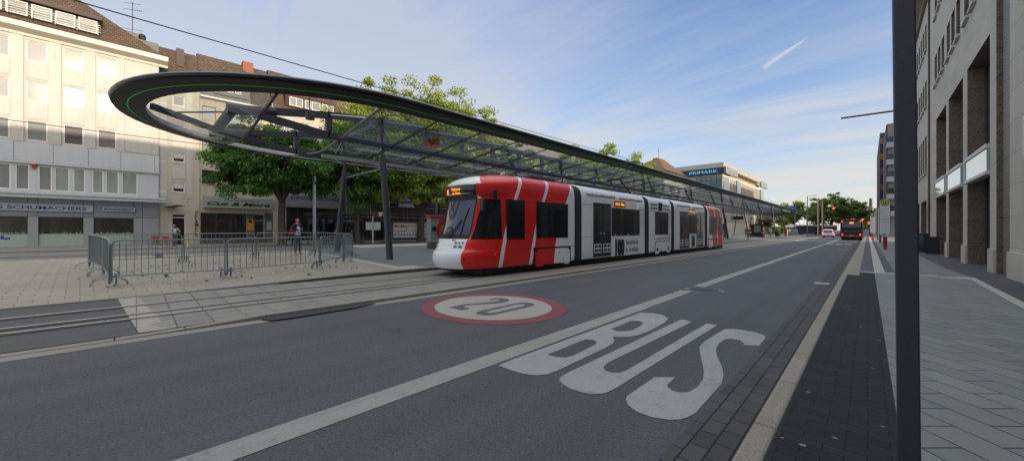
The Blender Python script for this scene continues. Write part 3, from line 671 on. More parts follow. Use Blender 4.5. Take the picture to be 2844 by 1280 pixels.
# ------------------------------------------------------------------ the tram
TX = -9.4
tram = root('tram', (TX, 20, 0.03), 'red and white low-floor articulated tram standing at the stop', 'tram')
def tram_paint(name):
    m = bpy.data.materials.new(name); m.use_nodes = True; T = NT(m.node_tree); b = T.n['Principled BSDF']
    co = T.new('ShaderNodeTexCoord').outputs['Object']; x, y0, z0 = T.sep(co)
    y = T.m('ADD', y0, 20.0); z = T.m('ADD', z0, 0.03)
    u = T.m('MINIMUM', y, T.m('SUBTRACT', 40.3, y))                    # same livery mirrored at the far end
    d = T.m('SUBTRACT', z, 0.3); d2 = T.m('MULTIPLY', d, d)
    q = T.m('ADD', T.m('MULTIPLY', d, 0.17), T.m('MULTIPLY', d2, 0.065))
    q2 = T.m('ADD', T.m('MULTIPLY', d, 0.10), T.m('MULTIPLY', d2, 0.11))
    A = T.m('ABSOLUTE', T.m('SUBTRACT', T.m('SUBTRACT', u, 7.92), q)); Bd = T.m('ABSOLUTE', T.m('SUBTRACT', T.m('SUBTRACT', u, 9.34), q))
    notA = T.m('GREATER_THAN', A, 0.078); notB = T.m('GREATER_THAN', Bd, 0.078)
    end = T.m('LESS_THAN', T.m('SUBTRACT', u, 10.60), q2)
    ax = T.m('ABSOLUTE', x)
    front_low = T.m('MULTIPLY', T.m('GREATER_THAN', ax, 0.73), T.m('LESS_THAN', z, 2.9))
    rr = T.m('ADD', T.m('SUBTRACT', u, 7.28), T.m('MULTIPLY', T.m('MULTIPLY', T.m('SUBTRACT', z, 3.12), T.m('SUBTRACT', z, 3.12)), -2.2))
    roof_red = T.m('MULTIPLY', T.m('GREATER_THAN', rr, T.m('MULTIPLY', T.m('MAXIMUM', T.m('SUBTRACT', 0.9, ax), 0.0), 1.0)), T.m('GREATER_THAN', z, 2.85))
    dashed = T.m('MULTIPLY', T.m('LESS_THAN', z, 2.99), T.m('LESS_THAN', u, T.m('SUBTRACT', 10.25, T.m('MULTIPLY', z, 1.14))))
    upw = T.m('MULTIPLY', dashed, T.m('GREATER_THAN', z, 2.44))
    red = T.m('MULTIPLY', T.m('MULTIPLY', notA, notB), T.m('MULTIPLY', end, T.m('MAXIMUM', front_low, roof_red)))
    red = T.m('MULTIPLY', red, T.m('SUBTRACT', 1.0, T.m('MULTIPLY', upw, T.m('LESS_THAN', ax, 1.05))))
    seam = T.m('MULTIPLY', T.m('LESS_THAN', T.m('ABSOLUTE', T.m('SUBTRACT', u, 9.26)), 0.006), 1.0)
    seam2 = T.m('LESS_THAN', T.m('ABSOLUTE', T.m('SUBTRACT', z, 2.80)), 0.006)
    seam3 = T.m('LESS_THAN', T.m('ABSOLUTE', T.m('SUBTRACT', z, 0.84)), 0.006)
    dark = T.m('MAXIMUM', seam, T.m('MAXIMUM', seam2, seam3))
    n = T.m('MULTIPLY_ADD', T.noise(co, 1.5, 4), 0.12, 0.94)
    grime = T.m('MULTIPLY_ADD', T.ramp(z, [(0.0, 1.0), (0.35, 0.0)]), -0.25, 1.0)
    col = T.mix(red, (0.86, 0.87, 0.90), (0.74, 0.012, 0.008)); f = T.m('MULTIPLY', n, grime)
    col = T.mix(1.0, col, T.comb(f, f, f), 'MULTIPLY'); col = T.mix(T.m('MULTIPLY', dark, 0.75), col, (0.03, 0.03, 0.03))
    T.l.new(col, b.inputs['Base Color']); b.inputs['Roughness'].default_value = 0.32; b.inputs['Coat Weight'].default_value = 0.45; b.inputs['Coat Roughness'].default_value = 0.06
    b.inputs['Specular IOR Level'].default_value = 0.5
    MATS[name] = m; return m
M_LIV = tram_paint('tram_livery')
M_WHT = mat('tram_white', (0.86, 0.87, 0.90), 0.32, var=0.05, vs=1.5, coat=0.5, coatr=0.06)
M_TGL = mat('tram_window', (0.008, 0.009, 0.011), 0.25, var=0.5, vs=0.8, spec=0.35, coat=0.35, coatr=0.02)
M_BLK = mat('black_rubber', (0.012, 0.012, 0.013), 0.6, var=0.1)
M_BEL = mat('bellows_grey', (0.045, 0.052, 0.06), 0.75, var=0.15)
M_LED = mat('led_orange', (0.5, 0.1, 0.0), 0.5, var=0, emit=(1.0, 0.24, 0.01), es=1.1)
M_LEDR = mat('lamp_red', (0.5, 0.02, 0.01), 0.4, var=0, emit=(1.0, 0.05, 0.03), es=1.5)
M_TROOF = mat('roof_kit', (0.06, 0.065, 0.07), 0.6, var=0.2)
PROF = [(0.29, 1.17), (0.36, 1.195), (0.84, 1.2), (1.2, 1.2), (2.5, 1.2), (2.75, 1.195), (2.9, 1.18), (3.02, 1.15), (3.12, 1.10), (3.2, 1.02), (3.26, 0.92), (3.32, 0.7), (3.36, 0.4), (3.37, 0.0)]
def ynose(z):
    K = [(0.28, 6.58), (0.5, 6.46), (0.71, 6.48), (0.82, 6.52), (0.84, 6.57), (0.88, 6.60), (1.2, 6.72), (1.26, 6.80), (2.52, 7.10), (2.56, 7.04), (2.86, 7.03), (2.95, 7.06), (3.05, 7.2), (3.15, 7.42), (3.22, 7.7), (3.3, 8.2), (3.36, 8.8), (3.40, 9.5)]
    for (a, ya), (b, yb) in zip(K[:-1], K[1:]):
        if z <= b: return ya + (yb - ya) * (z - a) / (b - a)
    return K[-1][1]
def hwz(z):
    for (a, wa), (b, wb) in zip(PROF[:-1], PROF[1:]):
        if z <= b: return wa + (wb - wa) * max(0, z - a) / (b - a)
    return 0
LT = 1.6; NE = 2 / 2.3
def cabpt(th, z, off=0.0, mir=False):
    """th: 0 = right side where the taper starts, pi/2 = nose, pi = left side"""
    w = hwz(z) + off; y0 = ynose(z)
    c, s = cos(th), sin(th)
    x = w * math.copysign(abs(c) ** NE, c); y = y0 + LT - (LT + off) * abs(s) ** NE
    return (TX + x, (40.3 - y) if mir else y, z)
def thx(xo, z):                                                       # angle where the lateral offset is xo
    w = hwz(z); return math.acos(math.copysign(min(1, abs(xo) / w) ** (1 / NE), xo))
def thy(y, z): return math.asin(min(1, max(0, (ynose(z) + LT - y) / LT)) ** (1 / NE))
def cab(mir):
    R = lambda y: (40.3 - y) if mir else y
    zs = [0.29, 0.33, 0.5, 0.7, 0.8, 0.835, 0.845, 0.88, 1.0, 1.18, 1.26, 1.6, 2.0, 2.4, 2.52, 2.6, 2.75, 2.88, 2.95, 3.02, 3.08, 3.12, 3.16, 3.2, 3.23, 3.26, 3.29, 3.32, 3.34, 3.36]
    mb = MB(); rows = []
    for z in zs:
        w = hwz(z); ys = [11.92, 11.0, 10.2, 9.6, max(9.0, ynose(z) + LT + 0.01)]
        r = [(TX + w, R(y), z) for y in ys] + [cabpt(pi * k / 36, z, 0, mir) for k in range(0, 37)] + [(TX - w, R(y), z) for y in reversed(ys)]
        rows.append(r)
    mb.grid(rows); top = rows[-1]; n = len(top)
    for k in range(n // 2): mb.poly([top[k], top[k + 1], top[n - 2 - k], top[n - 1 - k]])
    bot = rows[0]
    for k in range(n // 2): mb.poly([bot[k], bot[k + 1], bot[n - 2 - k], bot[n - 1 - k]])
    body = mb.build('cab_body', M_LIV, tram, smooth=True)
    def patch(name, m, thf0, thf1, z0, z1, off, nt=14, nz=5, par=None, back=False):
        mb = MB(); rows = []
        for j in range(nz + 1):
            z = z0 + (z1 - z0) * j / nz; a, b = thf0(z), thf1(z)
            rows.append([cabpt(a + (b - a) * i / nt, z, off, mir) for i in range(nt + 1)])
        mb.grid(rows); return mb.build(name, m, par or tram, smooth=True, fixn=True)
    wsm = mat('windscreen', (0.035, 0.05, 0.075), 0.12, var=0.6, vs=1.3, spec=0.6, coat=1.0, coatr=0.015)
    ws = patch('windscreen', wsm, lambda z: thx(0.73, z), lambda z: pi - thx(0.73, z), 1.22, 2.50, 0.010, 18, 6)
    patch('screen_surround', M_BLK, lambda z: thx(0.755, z), lambda z: pi - thx(0.755, z), 1.20, 2.53, 0.005, 18, 6)
    patch('destination_display', mat('display_black', (0.010, 0.010, 0.012), 0.2, var=0.1, coat=0.8), lambda z: thx(0.74, z), lambda z: pi - thx(0.74, z), 2.52, 2.87, 0.014, 18, 3)
    for side in (0, 1):
        f = (lambda a: a) if side == 0 else (lambda a: pi - a)
        # slanted pillar: window foot reaches further forward than its head
        patch('cab_window', M_TGL, lambda z: f(thx(0.80 + (z - 1.19) * 0.06, z)), lambda z: f(thy(min(7.99, ynose(z) + LT - 0.001), z)), 1.19, 2.43, 0.009, 8, 5)
        sx = 1 if side == 0 else -1; X0 = TX + sx * 1.2
        mb = MB()
        for a, b, z0, z1, nm in ((8.18, 9.03, 1.16, 2.44, 'door_window'), (9.62, 11.48, 1.18, 2.45, 'saloon_window')):
            mb = MB(); mb.box(X0 - sx * 0.02, X0 + sx * 0.009, R(a), R(b), z0, z1)
            o = mb.build(nm, M_TGL, tram, bevel=0.004)
            if nm == 'saloon_window':
                mb = MB()
                for yy in (10.5,): mb.box(X0 + sx * 0.009, X0 + sx * 0.0115, R(yy - 0.012), R(yy + 0.012), z0 + 0.02, z1 - 0.02)
                mb.build('mullion', M_BLK, o)
        mb = MB(); mb.box(X0 - 0.001 * sx, X0 + sx * 0.003, R(9.48), R(11.63), 0.72, 0.86); mb.box(X0, X0 + sx * 0.003, R(9.48), R(9.55), 0.27, 0.86); mb.box(X0, X0 + sx * 0.003, R(11.60), R(11.66), 0.27, 0.86)
        bc = mb.build('bogie_cover_gap', M_BLK, tram)
        mb = MB(); pts = [(9.56, 0.27), (9.62, 0.20), (9.9, 0.20), (10.0, 0.26), (11.2, 0.25), (11.28, 0.19), (11.5, 0.19), (11.58, 0.28), (11.58, 0.6), (11.50, 0.78), (11.4, 0.80), (9.85, 0.80), (9.7, 0.76), (9.58, 0.62)]
        mb.prism([(X0 + sx * 0.004, R(a), b) for a, b in pts], (sx * 0.014, 0, 0)); mb.build('bogie_cover', M_LIV, tram)
        mb = MB()
        for a, b in ((10.9, 0.62), (11.0, 0.33), (11.15, 0.35)): mb.box(X0 + sx * 0.018, X0 + sx * 0.021, R(a), R(a + 0.035), b, b + 0.045)
        mb.build('cover_bolt', M_BLK, tram)
        mb = MB(); mb.box(X0, X0 + sx * 0.008, R(7.63), R(7.72), 0.70, 0.76); mb.build('marker_lamp', mat('amber', (0.7, 0.22, 0.02), 0.3, var=0), tram)
        # mirror with its arm
        my = 7.22; mb = MB(); mb.box(X0 - sx * 0.12, X0 + sx * 0.05, R(my - 0.07), R(my + 0.02), 2.02, 2.40); mi = mb.build('side_mirror', mat('mirror_black', (0.02, 0.02, 0.022), 0.4), tram, bevel=0.03)
        mb = MB(); mb.tube([(X0 - sx * 0.1, R(7.2), 2.38), (X0 + sx * 0.06, R(7.22), 2.50), (X0 + sx * 0.1, R(7.35), 2.58), (X0 + sx * 0.03, R(7.62), 2.60)], 0.012, 6); mb.tube([(X0 - sx * 0.08, R(7.25), 2.50), (X0 + sx * 0.02, R(7.62), 2.50)], 0.010, 6); mb.build('mirror_arm', M_BLK, mi)
        mb = MB(); mb.box(X0 - sx * 0.02, X0 + sx * 0.06, R(7.58), R(7.72), 2.42, 2.70); mb.build('camera_housing', M_BLK, tram, bevel=0.02)
        # lamps in the nose: small row above, big pair below
        for k, (xo, z, r, mm) in enumerate(((0.66, 1.07, 0.033, 'w'), (0.56, 1.07, 0.033, 'w'), (0.46, 1.07, 0.036, 'r'), (0.61, 0.945, 0.052, 'w'), (0.47, 0.945, 0.052, 'w'))):
            if side: xo = -xo
            th = thx(xo, z); p = Vector(cabpt(th, z, 0.0, mir)); q = Vector(cabpt(th, z, 0.03, mir)); n_ = (q - p).normalized()
            mb = MB(); mb.tube([p - n_ * 0.01, p + n_ * 0.006], r * 1.25, 14); hl = mb.build('headlight', mat('lamp_rim', (0.25, 0.26, 0.27), 0.3, 0.5, var=0), tram)
            mb = MB(); mb.tube([p, p + n_ * 0.010], r, 14); mb.build('lens', mat('lens_red', (0.5, 0.10, 0.09), 0.2, var=0, coat=0.8) if mm == 'r' else mat('lens_clear', (0.30, 0.36, 0.38), 0.1, var=0.2, vs=30, coat=1.0), hl)
    th = thx(0.80, 0.5); p = Vector(cabpt(th, 0.60, 0, mir)); q = Vector(cabpt(th, 0.60, 0.03, mir)); n_ = (q - p).normalized()
    mb = MB(); mb.tube([p - n_ * 0.02, p + n_ * 0.01], 0.035, 12); mb.build('tow_eye', M_BLK, tram)
    # wipers
    if not mir:
        mb = MB()
        def wp(xo, z): return cabpt(thx(xo, z), z, 0.035, mir)
        mb.tube([wp(0.05, 1.22), wp(0.25, 1.5), wp(0.44, 1.78)], 0.011, 5); mb.tube([wp(0.18, 1.22), wp(0.34, 1.5), wp(0.47, 1.74)], 0.009, 5)
        mb.tube([wp(0.50, 1.25), wp(0.53, 1.7), wp(0.60, 2.15)], 0.013, 5)
        mb.build('wiper', M_BLK, tram)
        # seat and driver's desk seen faintly through the glass are left dark; lettering of the display
        disp = None
        for s_, xo, w_, zz, hh in (('041', -0.38, 0.13, 2.60, 0.17), ('Tönisvorst', 0.10, 0.42, 2.70, 0.085), ('St. Tönis', 0.12, 0.36, 2.585, 0.07)):
            th = thx(xo, 2.7); p = Vector(cabpt(th, zz, 0.03, mir)); a = Vector(cabpt(thx(xo - 0.1, 2.7), zz, 0.03, mir)); b_ = Vector(cabpt(thx(xo + 0.1, 2.7), zz, 0.03, mir))
            text('display_text', s_, p, b_ - a, (0, 0, 1), hh, M_LED, tram, width=w_, depth=0.004, align='CENTER', bold=0.02)
        th = thx(-0.0, 1.16); text('fleet_number', '853', cabpt(thx(0.30, 1.14), 1.135, 0.006, mir), Vector(cabpt(thx(0.4, 1.14), 1.14, 0, mir)) - Vector(cabpt(thx(0.2, 1.14), 1.14, 0, mir)), (0, 0.3, 1), 0.045, M_BLK, tram, width=0.14, depth=0.004)
    return body
cab(False); cab(True)

def section(y0, y1, name='coach_body', m=None):
    mb = MB(); pr = [(w, z) for z, w in PROF]; full = pr + [(-w, z) for w, z in reversed(pr[:-1])]
    rows = [[(TX + x, y, z) for x, z in full] for y in (y0, y0 + 0.03, y1 - 0.03, y1)]
    rows[0] = [(TX + (x - TX * 0) * 0.985, y0, z if z < 3 else z - 0.02) for x, z in full]; rows[-1] = [(TX + x * 0.985, y1, z if z < 3 else z - 0.02) for x, z in full]
    mb.grid(rows); mb.poly([rows[0][k] for k in range(len(full))]); mb.poly(list(reversed(rows[-1])))
    return mb.build(name, m or M_WHT, tram, smooth=True)
def bellows(y0, y1):
    mb = MB(); pr = [(w, z) for z, w in PROF]; full = pr + [(-w, z) for w, z in reversed(pr[:-1])]
    n = 12; rows = []
    for k in range(n + 1):
        y = y0 + (y1 - y0) * k / n; s_ = 0.955 if k % 2 else 0.985
        rows.append([(TX + x * s_, y, 0.29 + (z - 0.29) * (s_ + 0.005)) for x, z in full])
    mb.grid(rows); return mb.build('bellows', M_BEL, tram, smooth=False)
for a, b in ((11.92, 12.44), (18.2, 18.72), (21.75, 22.22), (27.86, 28.38)): bellows(a, b)
section(12.44, 18.2); section(18.72, 21.75); section(22.22, 27.86)
def sidebox(name, m, y0, y1, z0, z1, t0=-0.02, t1=0.008, par=None, bevel=0.0, both=True):
    os_ = []
    for sx in ((1, -1) if both else (1,)):
        X0 = TX + sx * 1.2; mb = MB(); mb.box(X0 + sx * t0, X0 + sx * t1, y0, y1, z0, z1); os_.append(mb.build(name, m, par or tram, bevel=bevel))
    return os_[0]
M_DOOR = mat('tram_door', (0.010, 0.010, 0.012), 0.3, var=0.2, coat=0.25, coatr=0.02)
M_DGL = mat('door_glass', (0.020, 0.022, 0.025), 0.2, var=0.7, vs=1.2, coat=0.4, coatr=0.02)
def door(y0, y1, leaves=2):
    d = sidebox('door', M_DOOR, y0, y1, 0.34, 2.62, bevel=0.004)
    w = (y1 - y0) / leaves
    for k in range(leaves):
        a = y0 + w * k
        sidebox('door_glass', M_DGL, a + 0.07, a + w - 0.05, 1.0, 2.52, 0.0, 0.010, d, both=False)
        sidebox('door_button', mat('button_pale', (0.4, 0.42, 0.45), 0.4, var=0), a + (w - 0.16 if k == 0 else 0.08), a + (w - 0.09 if k == 0 else 0.15), 1.28, 1.38, 0.0, 0.014, d, both=False)
        mb = MB(); X0 = TX + 1.2                       # white four-pane signs low on each leaf
        c = a + w / 2; h0, h1 = (0.50, 0.88)
        q = min(0.29, w * 0.42)
        mb.box(X0 + 0.006, X0 + 0.0105, c - q, c + q, h0, h1); sg = mb.build('door_sign', M_WHT, d)
        mb = MB(); q2 = q * 0.42; g_ = q * 0.12
        for s1 in (0, 1):
            for s2 in (0, 1):
                ya = c - q + g_ * 1.4 + s1 * (q - g_ * 0.4); za = h0 + 0.045 + s2 * 0.175
                mb.box(X0 + 0.0100, X0 + 0.0125, ya, ya + q - 2.0 * g_, za, za + 0.115)
        mb.build('sign_square', M_BLK, sg)
    return d
door(13.28, 14.74, 2)
M_GREYW = M_TGL
w2 = sidebox('saloon_window', M_TGL, 14.79, 17.6, 1.2, 2.47, bevel=0.004)
for y in (15.1, 16.3, 17.45): sidebox('window_latch', mat('latch_pale', (0.5, 0.52, 0.55), 0.4, var=0), y, y + 0.07, 1.23, 1.30, 0.0, 0.012, w2, both=False)
sidebox('sill_reflection_rail', mat('rail_grey', (0.2, 0.21, 0.23), 0.4), 14.95, 17.5, 1.235, 1.245, 0.0, 0.011, w2, both=False)
sidebox('advert_panel', M_WHT, 14.82, 18.15, 0.29, 1.185, 0.0, 0.012)
sidebox('side_display', mat('display_black2', (0.012, 0.012, 0.014), 0.3, var=0), 15.05, 16.05, 2.53, 2.78, 0.0, 0.014)
sidebox('saloon_window', M_TGL, 19.45, 21.28, 1.22, 2.48, bevel=0.004)
d4 = door(23.07, 24.74, 2); d5 = door(26.05, 27.5, 2)
sidebox('saloon_window', M_TGL, 24.76, 26.03, 1.24, 2.52)
sidebox('advert_panel', M_WHT, 24.78, 26.02, 0.34, 1.24, 0.0, 0.014)
sidebox('display_surround', M_WHT, 24.5, 25.95, 2.5, 2.86, 0.0, 0.012); sidebox('side_display', MATS['display_black2'], 24.68, 25.75, 2.56, 2.80, 0.0, 0.016)
for y in (17.95, 18.82, 21.6, 22.34, 27.68, 28.42, 12.52):
    pass
for a, b in ((12.44, 13.26), (17.62, 18.2), (18.72, 19.43), (21.3, 21.75), (22.22, 23.05), (27.52, 27.86)):
    sidebox('panel_seam', MATS['seam_black'], a + 0.01, b - 0.01, 2.50, 2.512, 0.0, 0.003, both=False); sidebox('panel_seam', MATS['seam_black'], a + 0.01, b - 0.01, 1.19, 1.20, 0.0, 0.003, both=False)
# centre bogie cover
mb = MB(); X0 = TX + 1.2; pts = [(19.48, 0.30), (19.5, 0.18), (19.9, 0.18), (19.98, 0.30), (21.0, 0.30), (21.08, 0.2), (21.42, 0.2), (21.46, 0.32), (21.42, 0.76), (21.3, 0.83), (19.62, 0.83), (19.52, 0.76)]
mb.prism([(X0 + 0.001, a, b) for a, b in [(a + (0.05 if a > 20.5 else -0.05), b + (0.04 if b > 0.5 else 0)) for a, b in pts]], (0.004, 0, 0)); bg2 = mb.build('bogie_cover_gap', M_BLK, tram)
mb = MB(); mb.prism([(X0 + 0.006, a, b) for a, b in pts], (0.014, 0, 0)); mb.build('bogie_cover', M_WHT, tram)
mb = MB()
for a, b, w_, h_ in ((19.62, 0.34, 0.22, 0.16), (21.1, 0.36, 0.2, 0.16), (19.95, 0.6, 0.04, 0.05), (20.4, 0.62, 0.04, 0.05), (20.9, 0.6, 0.04, 0.05), (20.05, 0.36, 0.04, 0.05), (20.2, 0.36, 0.04, 0.05)): mb.box(X0 + 0.018, X0 + 0.023, a, a + w_, b, b + h_)
mb.build('cover_bolt', M_BLK, tram)
# under-frame shadow box and wheels
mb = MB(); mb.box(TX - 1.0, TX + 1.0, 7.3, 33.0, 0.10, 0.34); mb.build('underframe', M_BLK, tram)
for yc in (10.0, 11.1, 19.75, 21.2, 29.3, 30.4):
    for sx in (-1, 1):
        mb = MB(); mb.tube([(TX + sx * 0.46, yc, 0.34), (TX + sx * 0.56, yc, 0.34)], 0.29, 18); mb.build('wheel', mat('wheel_steel', (0.08, 0.08, 0.08), 0.5, 0.5), tram)
# roof equipment and pantograph
mb = MB()
for a, b in ((9.9, 11.3), (12.7, 17.2), (19.1, 21.4), (22.6, 27.2), (29.3, 30.6)): mb.box(TX - 0.72, TX + 0.72, a, b, 3.30, 3.46)
mb.build('roof_equipment', M_TROOF, tram, bevel=0.04)
pt = MB(); yb = 18.35
for sx in (-0.35, 0.35):
    pt.tube([(TX + sx, yb, 3.42), (TX + sx * 0.8, 17.25, 4.08)], 0.045, 6); pt.tube([(TX + sx * 0.8, 17.25, 4.08), (TX + sx * 0.9, 18.6, 4.95)], 0.028, 6)
pt.tube([(TX - 0.4, 17.25, 4.08), (TX + 0.4, 17.25, 4.08)], 0.05, 6)
pg = pt.build('pantograph', M_BLK, tram)
pt = MB()
for dy_ in (-0.15, 0.15):
    pt.tube([(TX - 0.85, 18.6 + dy_, 4.98), (TX - 0.6, 18.6 + dy_, 5.10), (TX + 0.6, 18.6 + dy_, 5.10), (TX + 0.85, 18.6 + dy_, 4.98)], 0.022, 6)
pt.build('collector_head', M_BLK, pg)
M_TXT = mat('tram_lettering', (0.015, 0.016, 0.02), 0.5, var=0); M_TXTG = mat('tram_lettering_grey', (0.30, 0.31, 0.33), 0.5, var=0)
X1 = TX + 1.2 + 0.004
UY = (0, 1, 0); UZ = (0, 0, 1)
text('lettering', 'www.bauhaus100-in-krefeld.de', (X1 - 0.014, 12.76, 2.90), UY, UZ, 0.10, M_TXTG, tram, width=2.4, depth=0.03)
text('lettering', 'www.bauhaus100-in-krefeld.de', (X1 - 0.014, 15.5, 2.90), UY, UZ, 0.09, M_TXTG, tram, width=2.45, depth=0.03)
text('lettering', 'bauhaus', (TX + 1.213, 16.13, 0.79), UY, UZ, 0.25, M_TXT, tram, width=1.3, depth=0.006, bold=0.01)
text('lettering', 'in krefeld', (TX + 1.213, 16.08, 0.42), UY, UZ, 0.25, M_TXT, tram, width=1.32, depth=0.006, bold=0.01)
text('lettering', '100', (TX + 1.213, 15.1, 0.36), UY, UZ, 0.66, M_TXT, tram, width=0.88, depth=0.006, bold=0.09)
text('lettering', '100', (TX + 1.215, 25.1, 0.44), UY, UZ, 0.66, M_TXT, tram, width=0.62, depth=0.006, bold=0.09)
for a in (18.9, 20.55):
    text('lettering', 'bauhaus', (X1, a, 2.80), UY, UZ, 0.10, M_TXT, tram, width=0.85, depth=0.010, bold=0.01); text('lettering', 'in krefeld', (X1, a, 2.60), UY, UZ, 0.10, M_TXT, tram, width=0.85, depth=0.010, bold=0.01)
text('lettering', '100', (X1 + 0.001, 19.9, 2.56), UY, UZ, 0.40, M_TXT, tram, width=0.52, depth=0.01, bold=0.09)
text('lettering', 'www.bauhaus100-in-krefeld.de', (X1, 19.3, 0.98), UY, UZ, 0.08, M_TXT, tram, width=2.2, depth=0.006)
for a in (22.7, 25.4): text('lettering', 'www.bauhaus100-in-krefeld.de', (X1 - 0.014, a, 2.93), UY, UZ, 0.09, M_TXT, tram, width=2.3, depth=0.03) if False else text('lettering', 'www.bauhaus100-in-krefeld.de', (X1 - 0.014, a, 2.93), UY, UZ, 0.09, M_TXTG, tram, width=2.3, depth=0.03)
text('display_text', '041 St. Tönis', (TX + 1.2145, 15.13, 2.59), UY, UZ, 0.14, M_LED, tram, width=0.84, depth=0.006, bold=0.02)
text('display_text', '041 St. Tönis', (TX + 1.2165, 24.76, 2.62), UY, UZ, 0.12, M_LED, tram, width=0.9, depth=0.006, bold=0.02)
# ------------------------------------------------------------------ buildings
M_CREAM = mat('cream_panel', (0.50, 0.475, 0.43), 0.55, var=0.06, vs=0.5, fine=0.03, fs=20, streak=0.10)
M_CREAM2 = mat('cream_render', (0.49, 0.45, 0.37), 0.8, var=0.08, vs=0.6, streak=0.14)
M_BEIGEW = mat('beige_render', (0.47, 0.42, 0.32), 0.85, var=0.1, vs=0.7, streak=0.2)
M_GREYPANEL = mat('grey_panel', (0.50, 0.52, 0.54), 0.5, var=0.05, vs=0.4, streak=0.08)
M_FASCIA = mat('slate_fascia', (0.19, 0.215, 0.24), 0.5, var=0.08, vs=0.6)
M_TILE = paving('roof_tiles', (0.145, 0.088, 0.05), (0.205, 0.13, 0.075), (0.045, 0.03, 0.02), 0.22, 0.3, 0.03, 0, 0.85)
M_TILE2 = mat('roof_tile_brown', (0.125, 0.07, 0.038), 0.85, var=0.3, vs=1.2, fine=0.3, fs=14, bump=0.5, bs=8)
M_SLATE = mat('mansard_slate', (0.16, 0.155, 0.145), 0.7, var=0.15, fine=0.15, fs=12)
M_FRAME = mat('window_frame_white', (0.72, 0.70, 0.65), 0.5, var=0.04)
M_FRAMED = mat('window_frame_dark', (0.05, 0.05, 0.055), 0.5, var=0.05)
M_PPALE = mat('pane_blind_pale', (0.17, 0.185, 0.175), 0.5, var=0.12, vs=1.5, coat=1.0, coatr=0.015, streak=0.15)
M_PSKY = mat('pane_clear', (0.06, 0.065, 0.062), 0.4, var=0.5, vs=1.2, coat=1.0, coatr=0.012)
M_PPURP = mat('pane_purple_blind', (0.055, 0.04, 0.06), 0.5, var=0.2, vs=1.5, coat=0.8, coatr=0.02)
M_PGREY = mat('pane_grey', (0.13, 0.125, 0.12), 0.5, var=0.4, vs=1.0, coat=0.8, coatr=0.02)
M_PGREEN = mat('pane_blind_green', (0.24, 0.28, 0.25), 0.5, var=0.08, vs=2, coat=0.9, coatr=0.02)
M_PDARK = mat('pane_dark', (0.016, 0.017, 0.018), 0.3, var=0.6, vs=1.0, spec=0.4, coat=0.6, coatr=0.02)
M_SHOPGL = mat('shop_window', (0.020, 0.020, 0.015), 0.3, var=0.7, vs=1.4, coat=0.7, coatr=0.015)
M_FROST = mat('frosted_film', (0.33, 0.40, 0.34), 0.5, var=0.08, vs=2, coat=0.5)
M_AWN = thin_glass('awning_glass', (0.66, 0.74, 0.72), 1.3, 0.28, 0.05)
M_BLUE = mat('sign_blue', (0.02, 0.03, 0.30), 0.45, var=0)
M_SIGNGREY = mat('sign_grey', (0.34, 0.36, 0.37), 0.5, var=0.04)
M_BRICK = mat('chimney_brick', (0.28, 0.105, 0.055), 0.85, var=0.2, fine=0.3, fs=12)
M_BLACKTXT = mat('sign_black', (0.010, 0.010, 0.011), 0.5, var=0)

coat_ior(['pane_blind_pale', 'pane_clear', 'pane_purple_blind', 'pane_grey', 'pane_blind_green'], 2.1)
def wall(mb, X, y0, y1, z0, z1, ops, nx, dep):
    ys = sorted({y0, y1, *[max(y0, o[0]) for o in ops], *[min(y1, o[1]) for o in ops]}); zs = sorted({z0, z1, *[o[2] for o in ops], *[o[3] for o in ops]})
    for a, b in zip(ys[:-1], ys[1:]):
        for c, d in zip(zs[:-1], zs[1:]):
            my, mz = (a + b) / 2, (c + d) / 2
            if any(o[0] < my < o[1] and o[2] < mz < o[3] for o in ops): continue
            q = [(X, a, c), (X, b, c), (X, b, d), (X, a, d)]
            mb.poly(q if nx > 0 else q[::-1])
    Xi = X - nx * dep
    for o in ops:
        a, b, c, d = o[:4]; k0 = mb.k
        if len(o) > 4: mb.k = o[4]
        for q in ([(X, a, c), (Xi, a, c), (Xi, b, c), (X, b, c)], [(X, a, d), (X, b, d), (Xi, b, d), (Xi, a, d)], [(X, a, c), (X, a, d), (Xi, a, d), (Xi, a, c)], [(X, b, c), (Xi, b, c), (Xi, b, d), (X, b, d)]):
            mb.poly(q if nx > 0 else q[::-1])
        mb.k = k0
def window(par, X, y0, y1, z0, z1, nx, dep, fm, pm, mull=(), tr=(), fw=0.06, sill=None, name='window'):
    Xi = X - nx * dep; a, b = Xi - nx * 0.03, Xi + nx * 0.05; mb = MB()
    mb.box(a, b, y0, y0 + fw, z0, z1); mb.box(a, b, y1 - fw, y1, z0, z1); mb.box(a, b, y0 + fw, y1 - fw, z0, z0 + fw); mb.box(a, b, y0 + fw, y1 - fw, z1 - fw, z1)
    for t in mull:
        yy = y0 + (y1 - y0) * t; mb.box(a, b - nx * 0.004, yy - fw * 0.5, yy + fw * 0.5, z0 + fw, z1 - fw)
    for t in tr:
        zz = z0 + (z1 - z0) * t; mb.box(a, b - nx * 0.008, y0 + fw, y1 - fw, zz - fw * 0.5, zz + fw * 0.5)
    f = mb.build(name, fm, par)
    mb = MB(); mb.box(Xi - nx * 0.02, Xi + nx * 0.012, y0 + fw * 0.6, y1 - fw * 0.6, z0 + fw * 0.6, z1 - fw * 0.6); mb.build('pane', pm, f)
    if sill:
        mb = MB(); mb.box(X - nx * dep, X + nx * 0.06, y0 - 0.04, y1 + 0.04, z0 - 0.07, z0 - 0.002); mb.build('sill', sill, f)
    return f
